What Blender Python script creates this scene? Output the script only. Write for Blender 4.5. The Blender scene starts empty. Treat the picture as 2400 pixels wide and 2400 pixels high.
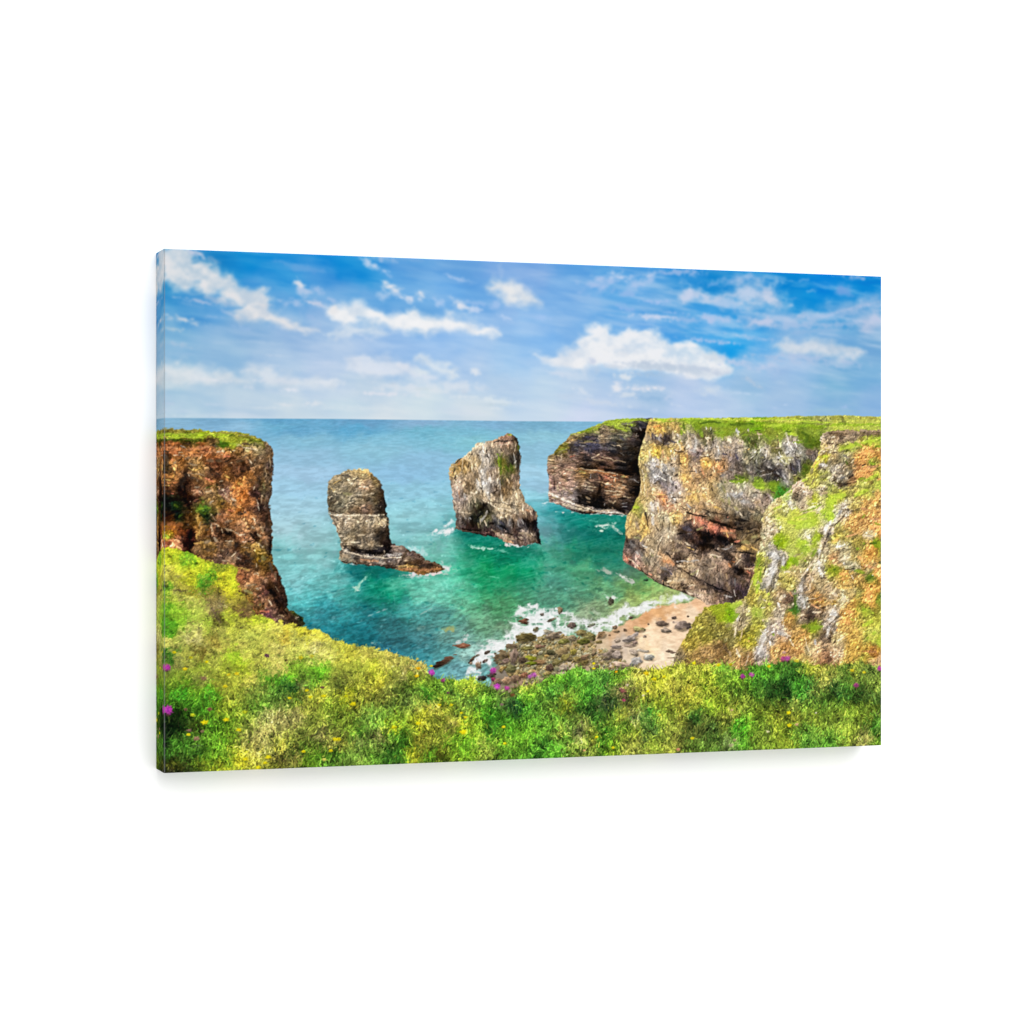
import bpy, math
import numpy as np

# ------------------------------------------------------------------ sizes (metres)
H = 0.60                    # canvas height
UNIT = H / 1000.0           # one print unit
PW, PH = 1539.0, 1000.0     # print size in units
W = PW * UNIT
DEPTH = 0.0821 * H          # depth of the stretched canvas
GAP = 0.0006                # canvas back to wall

sc = bpy.context.scene
col = sc.collection

# ------------------------------------------------------------------ camera
cam = bpy.data.cameras.new('camera')
cam_o = bpy.data.objects.new('camera', cam)
col.objects.link(cam_o)
cam.sensor_width = 36.0
cam.lens = 5301.0 / 2400.0 * 36.0
cam.shift_y = -2.6 / 2400.0
cam.clip_end = 100.0
YF = -DEPTH - GAP           # plane of the canvas front; the wall is y = 0
cam_o.location = (-0.81268 * H, YF - 4.2855 * H, 0.0)
cam_o.rotation_euler = (math.radians(90), 0, math.radians(-19.48))
sc.camera = cam_o

# ------------------------------------------------------------------ light
world = bpy.data.worlds.new('World')
sc.world = world
world.use_nodes = True
bg = world.node_tree.nodes['Background']
bg.inputs[0].default_value = (1, 1, 1, 1)
bg.inputs[1].default_value = 1.16

def area(name, loc, target, size, watts):
    l = bpy.data.lights.new(name, 'AREA')
    l.shape = 'SQUARE'
    l.size = size
    l.energy = watts
    o = bpy.data.objects.new(name, l)
    col.objects.link(o)
    o.location = loc
    d = [t - a for t, a in zip(target, loc)]
    yaw = math.atan2(d[1], d[0]) - math.pi / 2
    pitch = math.atan2(d[2], math.hypot(d[0], d[1]))
    o.rotation_euler = (pitch + math.pi / 2, 0, yaw)
    return o

area('softbox', (1.5, -4.0, 3.2), (W / 2, 0, 0), 5.5, 195.0)

sc.render.filter_size = 1.15
sc.view_settings.view_transform = 'Standard'
sc.view_settings.look = 'None'
sc.view_settings.exposure = 0.0
sc.view_settings.gamma = 1.0
EXPOSED = 1.57              # light on a fully lit front surface; the inks are divided by it

# ------------------------------------------------------------------ the printed picture, as data in print units, rectified from positions traced in image pixels
FIELDS = {
 'sky': '112 5 20 135 205,167 28 0 138 210,222 8 0 132 212,316 4 0 128 212,222 53 40 150 218,297 32 85 155 218,167 52 70 150 215,12 73 20 130 190,30 83 60 150 212,57 108 75 150 210,93 117 100 165 220,3 106 90 165 215,12 168 125 178 215,93 157 130 178 218,167 155 140 180 218,260 162 160 190 225,93 193 145 185 220,204 181 165 195 225,297 188 175 200 230,21 209 130 180 218,112 220 150 190 222,241 217 180 205 230,316 224 185 205 232,93 16 40 130 190,194 67 90 160 218,232 84 100 165 220,307 115 150 185 225,360 21 0 135 212,389 42 30 145 215,351 58 90 155 218,398 66 105 165 222,494 16 85 155 218,494 50 95 165 225,592 13 100 160 218,573 60 105 170 230,632 67 105 168 225,514 97 110 170 222,671 10 125 170 225,691 103 140 182 230,533 164 140 185 235,456 169 150 188 232,612 171 155 195 238,398 176 165 195 232,514 183 160 195 235,652 189 165 198 235,612 209 185 208 235,701 197 150 195 235,671 226 190 212 232,360 196 175 200 230,738 17 130 172 225,839 7 85 155 220,921 4 75 155 220,860 70 130 178 228,798 91 130 180 230,901 87 100 168 228,932 71 85 165 225,758 130 140 188 235,839 127 130 180 230,778 148 120 178 235,758 186 140 188 235,738 206 165 202 238,1025 84 80 158 220,1110 23 50 145 215,1088 126 45 150 220,1057 137 60 150 225,983 118 110 170 230,942 100 100 168 228,738 229 190 215 238,819 229 200 218 236,1138 16 20 135 205,1332 9 0 125 205,1398 13 0 125 215,1376 47 0 135 212,1498 26 0 130 210,1321 65 20 140 212,1245 79 40 145 215,1138 125 70 160 228,1213 127 50 155 225,1202 162 0 155 232,1267 165 70 165 230,1332 120 140 180 222,1465 88 60 150 210,1420 121 140 182 222,1521 129 110 165 210,1509 155 120 170 215,1332 183 155 190 228,1442 196 120 175 215,1509 209 125 178 218,1288 204 165 190 225,1223 205 175 198 228,21 268 160 200 220,75 285 175 203 225,12 304 175 200 225,148 275 185 208 226,148 307 200 216 230,260 306 205 220 230,39 316 190 215 228,360 280 203 222 232,514 283 208 224 232,632 300 210 222 230,437 307 215 225 232,398 254 190 210 228,701 246 190 210 232,758 255 200 220 235,798 297 203 220 235,860 304 205 215 240,901 296 195 212 235,983 285 185 205 232,1004 267 155 190 222,1078 287 185 205 235,839 245 190 210 232,1078 245 180 200 230,1159 273 185 205 232,1223 246 150 190 222,1310 264 165 195 225,1310 288 165 195 228,1442 272 145 185 220,1442 234 115 175 212,1521 281 140 180 222,1180 292 180 205 232',
 'sea': '21 327 140 185 210,93 326 125 175 205,222 326 100 165 200,222 337 110 180 208,148 338 150 195 220,260 345 100 165 200,278 358 140 195 215,260 391 150 195 218,278 428 165 205 228,260 455 160 205 225,260 492 165 210 225,398 326 110 165 200,379 341 95 170 205,514 326 140 180 210,514 341 115 185 205,437 357 135 195 215,573 355 130 195 212,417 381 145 200 218,514 398 145 195 220,475 427 145 195 222,494 464 150 205 222,494 492 150 210 220,671 328 130 180 210,612 342 125 190 210,632 360 135 200 210,758 325 120 175 200,839 325 130 185 212,778 349 145 200 215,758 378 145 195 215,748 425 165 210 228,758 453 155 200 220,758 472 150 210 222,794 495 30 150 150,770 491 120 190 200,241 530 165 210 222,278 557 150 205 215,241 585 125 200 205,297 594 140 205 210,260 630 130 200 205,316 649 110 190 190,278 676 85 180 180,326 686 40 140 150,307 713 60 150 160,326 732 35 130 140,475 540 130 195 205,514 530 135 200 210,465 512 150 210 218,533 558 135 205 208,553 586 125 205 195,582 577 90 185 170,612 553 0 120 110,632 564 0 140 120,632 593 0 150 105,691 587 0 140 110,652 619 0 165 95,701 625 10 160 100,612 606 40 170 130,582 624 90 195 165,642 649 20 165 105,701 653 40 160 110,652 672 50 150 100,612 662 90 190 150,504 655 115 205 180,533 666 125 205 180,465 651 90 195 165,563 648 110 200 180,379 617 0 110 115,437 621 0 115 110,427 643 0 145 110,440 665 0 160 110,408 665 10 140 115,379 650 40 150 140,352 631 120 190 190,352 668 100 180 175,389 678 30 130 125,437 687 40 135 130,475 697 60 145 140,514 707 75 150 145,553 704 80 150 145,408 706 30 115 125,456 725 50 115 120,514 726 75 130 130,573 717 80 140 130,360 705 60 150 150,370 733 30 125 135,398 751 20 100 110,456 753 50 110 115,514 754 70 125 130,573 745 110 150 140,622 705 90 150 115,671 691 85 150 100,701 682 75 150 95,642 728 110 160 125,691 729 130 165 130,602 690 120 190 155,437 778 40 110 130,514 783 50 130 140,553 780 85 155 155,592 826 110 165 170,622 778 150 185 175,778 518 130 190 205,778 540 120 175 190,768 559 110 165 180,809 518 20 150 140,839 512 10 140 125,860 531 0 150 130,901 522 30 140 120,819 544 30 110 110,849 550 10 110 110,890 556 0 130 120,932 550 0 125 115,921 579 10 125 110,809 565 50 140 140,778 582 110 190 175,839 582 20 150 120,819 598 50 140 115,870 594 20 130 110,911 598 20 130 110,738 582 0 130 110,748 601 10 160 125,728 616 0 165 110,778 616 100 180 160,748 635 50 170 130,788 645 80 150 140,829 617 60 150 115,860 621 80 165 120,839 651 75 150 125,890 648 100 165 115,921 610 60 140 115,952 625 90 120 110,994 641 80 155 90,963 662 115 170 100,1004 661 135 175 100,921 665 100 155 110,870 674 85 140 110,819 674 85 150 120,758 663 80 160 130,728 673 85 155 125,778 683 90 150 125,973 681 160 175 95,942 694 150 165 110,1025 672 185 190 120,849 693 120 150 115,901 698 130 155 115,860 709 150 160 130,921 508 10 135 120',
 'beach': '1025 703 215 160 105,994 712 205 150 100,963 727 215 165 120,1067 698 225 180 135,1105 693 225 175 130,1046 725 230 195 160,1004 759 240 205 165,921 752 205 165 125,1099 716 225 195 160,942 767 200 180 160,994 780 235 200 155,1036 804 235 205 170,963 789 215 190 160,921 811 215 190 165,901 778 205 180 145,860 787 165 140 105,798 785 125 115 70,748 781 125 120 75,778 808 140 125 75,829 816 200 180 150,738 797 105 95 65,738 835 160 130 105,698 806 130 120 110',
 'lstack': '389 425 200 165 100,360 442 165 145 110,398 447 175 140 105,341 457 140 125 95,379 475 140 125 100,417 475 110 95 70,433 488 40 30 25,431 469 70 55 40,417 438 120 100 60,379 499 130 105 80,351 484 120 110 85,330 484 95 85 65,398 502 120 90 70,437 499 30 25 20,379 517 165 145 115,352 525 150 130 105,408 521 175 155 120,433 521 190 165 125,442 540 60 48 40,379 539 125 110 85,404 539 130 110 85,427 552 60 50 40,360 549 130 115 90,389 565 115 100 80,412 567 120 105 85,440 567 35 25 25,360 569 120 105 85,379 580 45 35 30,414 582 30 22 22,440 582 40 30 30,360 582 170 150 125,398 589 185 165 145,427 593 160 145 130,456 590 125 115 115,398 598 120 95 80,437 602 85 65 55,360 593 125 115 95,465 573 140 115 100,485 582 100 80 75,504 592 110 85 75,475 595 110 90 75,514 607 95 65 45,485 612 150 110 50,514 618 140 95 45,543 613 120 85 50,537 605 70 50 40',
 'rstack': '691 352 165 120 95,661 363 180 150 120,632 373 210 185 150,602 394 205 175 130,578 417 180 145 80,598 407 150 115 60,622 398 175 150 110,646 388 165 155 145,642 416 175 165 155,671 388 125 110 85,681 407 110 105 40,701 378 120 100 80,697 416 85 85 40,715 397 60 55 45,711 435 120 95 75,661 416 150 130 115,612 426 150 125 95,588 445 175 150 130,612 454 130 105 75,642 448 170 165 160,667 454 110 95 85,691 454 110 85 55,711 463 170 145 110,588 473 165 145 135,622 467 160 140 110,592 491 150 130 115,628 491 60 60 45,652 476 165 140 110,681 488 195 170 130,711 491 165 145 115,644 497 30 30 25,735 482 165 140 110,711 354 60 45 35,715 372 90 75 55,602 508 150 130 105,642 506 80 75 45,681 510 190 160 120,711 514 160 130 100,602 523 50 45 45,644 521 140 140 100,628 518 25 30 25,671 521 60 60 65,701 525 90 80 75,612 536 60 40 40,652 542 70 45 45,691 540 80 65 60,711 546 60 45 45,691 553 175 145 120,588 531 120 100 90,728 506 160 130 100,738 525 30 25 25,724 521 80 70 70,730 546 165 140 120,748 548 130 110 95,761 559 30 20 20,724 557 70 55 55,748 514 110 85 70,752 527 25 20 25',
 'headland': '921 317 150 165 60,880 327 130 140 55,849 341 130 120 70,809 377 130 125 50,963 314 150 170 60,901 340 145 125 105,870 352 75 65 65,839 364 75 70 75,880 371 70 68 85,921 374 55 52 55,963 351 70 60 60,983 327 60 55 60,988 339 25 20 20,932 347 90 85 70,952 341 110 110 80,809 392 140 115 95,839 392 125 100 90,880 388 130 105 95,911 395 100 75 65,963 385 45 40 35,860 403 50 42 40,901 407 40 35 35,942 414 45 40 38,973 414 15 12 10,952 426 30 22 18,819 413 165 130 110,798 425 150 120 100,860 419 165 125 75,901 422 150 100 75,880 430 110 85 70,921 436 165 110 80,963 435 85 70 60,819 444 165 130 110,786 444 165 130 120,860 449 140 115 95,890 453 80 62 50,932 447 150 115 85,973 453 20 15 12,802 459 185 155 140,829 468 150 135 130,864 464 60 50 45,911 468 120 90 70,890 482 30 25 22,860 480 45 40 35,932 472 150 115 85,921 487 45 38 33,959 481 60 50 45,942 497 50 40 38,829 350 150 120 75',
 'cliff': '1025 331 205 160 80,1057 326 170 140 80,1015 350 110 95 95,1040 356 75 65 65,1009 327 185 150 85,994 366 185 165 110,1017 375 225 180 70,1046 375 190 160 90,1063 350 165 150 120,1088 338 150 140 100,1099 357 165 150 135,1110 322 110 130 40,1078 322 130 135 60,1078 390 215 165 90,1105 380 140 120 115,1057 394 170 145 115,1036 391 190 160 110,990 389 195 170 95,1009 404 165 160 160,1036 414 150 145 140,1015 433 140 135 135,988 414 150 130 85,988 443 180 155 105,1055 423 160 145 125,1084 429 210 165 100,1105 413 165 135 105,1036 443 105 95 95,1057 446 155 140 135,1099 442 190 150 100,1009 462 195 160 110,990 472 190 165 110,1032 476 195 135 95,1057 472 170 155 140,1099 472 205 165 100,1015 487 175 160 145,973 493 140 140 60,1057 493 195 150 115,1078 487 180 150 115,1110 495 175 140 100,1025 313 150 165 60,1088 313 145 165 55,1129 314 125 145 50,1202 319 110 125 40,1310 313 165 165 70,1442 308 150 150 70,1509 309 160 160 75,1310 323 115 145 35,1245 324 100 135 30,1376 328 115 130 50,1442 318 155 165 70,1170 337 115 130 45,1129 345 100 95 60,1159 364 165 150 135,1191 360 150 135 120,1208 360 165 150 135,1138 380 160 140 115,1133 399 210 160 85,1159 407 190 140 90,1191 383 120 105 100,1213 352 90 100 45,1236 354 95 95 50,1278 343 115 125 50,1310 339 120 130 55,1321 359 175 165 155,1354 346 95 110 35,1376 358 80 95 30,1254 367 130 130 95,1269 375 160 150 135,1288 373 115 110 60,1295 390 150 140 120,1321 378 155 150 145,1345 376 140 135 120,1372 380 110 95 85,1310 392 165 160 110,1245 393 115 110 85,1267 402 85 80 75,1299 408 80 75 75,1336 408 95 88 90,1358 412 85 95 35,1202 417 95 85 80,1180 423 125 110 100,1234 418 100 92 85,1267 426 75 68 62,1293 422 60 55 55,1315 432 150 140 130,1336 433 105 105 55,1213 432 115 130 50,1245 442 110 130 45,1288 447 100 125 40,1304 459 60 110 40,1256 452 125 145 50,1138 423 180 140 95,1129 471 205 165 110,1148 452 165 140 95,1170 452 155 145 115,1191 462 160 145 125,1223 452 170 160 135,1245 461 165 150 130,1223 471 155 140 130,1267 469 140 120 110,1249 487 150 130 115,1191 487 145 130 105,1148 487 175 145 105,1509 319 150 160 70,1398 302 145 145 80,963 518 175 150 95,983 537 195 160 90,1015 522 180 155 120,1038 514 170 155 120,1050 537 185 165 135,1078 526 105 85 75,1084 545 60 48 45,1063 514 195 160 95,1110 518 190 130 100,1110 551 85 60 50,959 545 180 150 95,961 570 85 75 70,979 583 125 110 105,969 556 100 85 70,1004 566 160 140 110,1036 560 165 145 120,1009 585 185 160 125,994 603 140 125 100,1046 580 140 120 100,1078 580 130 108 90,1099 574 90 72 60,1036 599 190 150 110,1025 611 150 125 100,959 602 150 105 90,973 612 165 130 115,988 618 130 105 90,1038 626 100 85 80,1015 628 145 120 95,1063 599 75 60 52,1088 605 165 140 110,1067 628 160 135 105,1088 638 150 125 100,1105 627 165 140 115,1057 650 155 130 95,1076 659 75 58 45,1099 658 150 120 95,1110 673 165 140 120,1138 508 110 95 75,1180 514 90 75 60,1223 510 100 90 75,1249 510 110 100 75,1129 526 165 115 90,1148 536 195 105 80,1180 541 140 95 75,1213 532 50 40 32,1245 532 75 62 48,1138 551 40 32 28,1127 565 25 18 16,1170 559 30 22 20,1213 551 110 90 65,1236 557 125 105 70,1219 573 165 130 80,1234 581 130 105 70,1138 578 75 60 52,1180 579 130 110 95,1148 596 160 135 110,1176 586 60 48 40,1127 623 125 108 92,1163 616 150 120 98,1187 604 90 68 55,1202 600 150 125 100,1230 600 60 48 45,1206 624 45 36 32,1230 628 130 95 75,1159 639 115 98 85,1208 643 100 82 72,1129 648 80 65 55,1159 662 70 55 50,1180 670 85 70 65,1206 671 70 55 60,1138 674 140 115 95,1170 684 110 88 75,1198 682 60 50 45,1121 689 215 180 150',
 'slope': '1271 518 195 175 120,1278 542 200 180 150,1265 561 175 165 125,1295 514 180 180 90,1332 522 165 170 70,1376 512 150 165 60,1420 512 150 170 60,1332 542 165 165 80,1365 552 215 205 150,1299 567 120 140 30,1354 572 140 160 60,1387 562 130 145 45,1288 591 175 165 150,1284 620 165 155 140,1306 597 180 170 150,1267 652 170 160 145,1254 610 155 155 65,1245 640 150 155 60,1321 609 120 150 25,1332 587 160 165 80,1409 542 185 170 145,1438 506 190 175 155,1398 570 165 150 130,1365 611 165 155 100,1387 621 205 190 160,1332 629 205 180 120,1321 644 180 165 80,1365 637 175 150 120,1350 670 165 150 135,1350 692 165 160 145,1387 651 170 150 110,1376 671 150 120 80,1387 691 195 145 75,1420 677 180 155 120,1354 720 165 140 115,1387 710 120 100 80,1372 722 70 55 45,1306 693 165 135 95,1317 690 120 90 70,1301 715 195 175 145,1256 675 160 150 70,1234 679 160 145 65,1245 708 145 155 70,1267 699 170 160 85,1334 710 60 105 40,1321 729 190 140 70,1376 740 115 130 40,1295 743 195 175 160,1267 758 185 172 160,1310 762 190 150 110,1350 765 195 150 80,1332 775 180 140 80,1245 748 155 150 60,1213 708 165 150 110,1206 733 170 155 125,1159 713 130 140 40,1187 717 110 140 30,1138 726 140 130 60,1159 746 135 125 60,1133 755 150 140 60,1180 766 120 110 60,1213 767 150 140 50,1230 773 165 155 50,1099 751 150 140 60,1095 772 170 150 60,1465 518 215 160 90,1509 514 210 150 85,1532 536 225 130 65,1487 532 190 140 80,1454 552 165 150 80,1509 552 205 180 130,1431 558 175 160 70,1442 576 195 185 150,1487 572 145 130 60,1527 572 120 135 40,1509 582 230 150 70,1476 598 170 150 90,1431 602 205 160 110,1454 598 195 180 140,1498 608 215 160 80,1427 622 120 130 40,1465 616 170 165 130,1509 622 190 170 120,1532 632 235 150 80,1454 638 205 155 75,1476 642 190 150 80,1516 642 110 125 45,1465 672 185 160 100,1514 666 235 150 70,1509 688 230 150 75,1447 687 205 190 150,1487 678 150 140 70,1532 686 120 130 50,1427 691 150 120 60,1425 713 200 180 155,1416 741 180 165 150,1465 702 205 150 70,1498 712 140 150 55,1465 721 215 150 75,1454 745 200 155 80,1487 742 180 160 75,1521 732 160 160 65,1476 761 210 165 80,1514 762 165 165 75,1431 771 190 170 120,1409 768 120 100 80,1532 781 150 160 60,1532 332 130 110 90,1465 337 150 130 110,1431 334 120 100 75,1398 342 195 175 155,1420 352 170 150 120,1442 345 120 100 80,1465 361 160 165 80,1509 353 150 160 60,1532 344 140 150 55,1454 369 150 150 70,1409 370 200 175 115,1420 381 190 165 115,1402 388 165 155 50,1383 398 205 185 80,1398 405 165 150 135,1427 395 130 115 85,1454 385 150 140 100,1498 379 225 145 80,1509 373 220 140 70,1487 391 195 125 60,1516 395 130 130 60,1532 376 200 140 70,1465 401 130 115 80,1376 413 185 175 70,1398 421 150 150 65,1436 411 185 170 150,1427 427 190 175 155,1454 421 120 110 90,1465 431 140 105 75,1487 421 225 145 80,1509 415 215 135 75,1532 420 175 165 75,1442 445 95 85 65,1387 437 165 160 85,1372 439 165 160 75,1350 451 215 185 160,1332 457 200 175 150,1336 465 110 95 75,1358 459 205 180 155,1398 457 205 185 150,1420 451 150 150 80,1487 441 165 165 80,1532 440 150 160 70,1509 461 165 165 75,1317 471 165 175 110,1310 487 175 170 90,1288 483 205 185 130,1321 487 205 195 170,1354 487 205 185 155,1376 477 150 155 55,1420 479 150 165 60,1387 495 215 200 150,1442 461 165 165 65,1532 467 205 150 80,1509 481 205 155 85,1451 495 205 190 170,1476 491 180 160 90,1332 499 170 175 75,1498 499 210 155 85,1465 327 125 105 80,1509 329 120 100 75,1127 792 170 135 85,1159 789 130 100 60,1206 794 170 140 85,1223 814 150 115 75,1256 795 170 158 150,1288 793 195 150 90,1310 790 165 120 70,1343 793 205 150 90,1365 797 180 160 110,1387 793 205 165 120,1431 802 205 170 130,1476 799 190 150 70,1521 800 190 120 50,1532 820 205 160 110,1354 811 190 160 90,1409 812 140 100 70,1454 823 205 165 80,1498 814 170 150 60,1085 795 150 125 70,1106 805 140 110 60,1070 799 120 105 80',
 'lcliff': '21 345 150 140 60,21 356 165 185 50,75 355 150 175 40,112 353 165 170 60,148 356 140 145 50,176 359 115 120 45,66 362 100 105 35,112 371 60 100 25,135 371 150 160 50,93 366 110 85 50,21 374 125 75 45,75 375 130 75 45,39 374 85 65 35,185 365 110 110 55,200 377 110 90 70,21 386 195 120 75,48 386 205 135 80,84 389 180 110 65,115 387 190 125 80,167 387 150 115 80,145 382 125 90 55,157 374 165 150 80,176 381 190 165 115,8 394 60 38 25,30 402 160 105 55,4 420 70 52 28,21 408 185 130 75,57 411 150 115 70,93 402 130 80 50,102 411 90 55 40,126 402 95 65 45,139 407 120 85 60,176 405 130 100 70,157 410 75 50 35,200 401 120 95 70,209 410 75 60 55,48 429 80 55 38,66 422 160 125 80,84 429 100 68 45,102 429 90 58 40,121 429 165 110 60,143 423 85 55 38,148 443 190 125 65,167 434 150 100 55,185 428 100 70 45,198 437 115 90 65,17 438 170 115 65,39 444 45 28 20,66 443 165 115 70,93 447 150 100 60,112 452 110 75 50,12 462 80 50 32,35 461 35 22 18,57 456 110 72 50,64 465 170 125 95,86 461 165 130 90,102 458 70 60 35,115 465 165 125 110,139 461 175 110 60,154 474 190 110 50,167 479 180 115 65,180 465 80 55 50,194 455 110 90 60,204 474 90 72 60,21 488 25 45 28,48 481 40 25 20,66 476 90 55 40,8 483 25 28 22,79 492 80 115 45,71 496 100 130 50,91 483 185 140 85,110 481 95 75 35,134 479 190 150 110,126 492 165 110 60,148 495 170 100 45,176 492 110 75 55,187 495 50 35 30,200 495 85 65 55,3 351 160 150 70,4 376 120 70 42,12 513 70 40 18,26 512 20 35 25,48 513 75 50 25,66 512 150 115 55,79 508 25 40 25,112 513 150 100 65,139 517 165 110 65,148 526 195 145 100,176 513 160 110 70,194 517 60 42 35,167 533 150 105 65,185 533 170 125 85,204 535 75 58 50,15 537 150 90 30,35 542 110 60 35,50 542 45 22 20,48 560 35 15 15,21 562 205 135 95,6 563 170 95 65,3 547 190 180 50,70 535 165 120 65,80 539 110 72 38,93 539 130 90 65,104 544 60 38 25,117 542 70 50 35,126 548 60 38 25,134 535 130 90 60,152 551 165 110 75,163 551 180 130 95,178 552 40 25 18,193 552 120 85 60,206 557 80 62 50,66 566 140 105 65,86 567 130 100 55,102 562 130 95 65,126 560 165 125 85,86 580 115 85 50,119 578 115 85 65,139 569 70 45 30,157 570 110 80 40,181 568 190 150 85,167 575 140 105 60,191 584 150 120 40,185 593 130 100 35,148 591 90 65 55,163 597 70 45 30,134 589 165 130 100,102 593 130 100 80,202 575 85 65 50,157 604 80 55 40,200 608 95 70 35,167 611 140 95 60,185 615 150 110 65,209 630 120 80 60,222 634 75 50 38,130 618 180 115 70,112 618 205 150 110,176 630 195 135 95,157 629 150 95 65,194 637 110 80 60,167 644 190 140 95,207 652 60 42 25,215 661 45 28 18,228 661 60 42 35,235 681 40 28 22,222 675 70 48 38,167 657 150 125 55,181 660 150 105 70,196 659 120 75 65,200 670 165 120 85,181 671 120 80 60,185 684 130 95 55,211 688 130 95 75,226 694 70 50 42,204 699 120 75 80,228 705 120 95 80,248 705 85 62 50,260 712 60 48 38,256 698 60 80 35,271 711 35 45 25,148 689 110 65 45,161 696 115 65 50,121 678 150 120 60,102 659 125 90 50,139 671 165 135 55,148 676 160 120 50',
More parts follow.
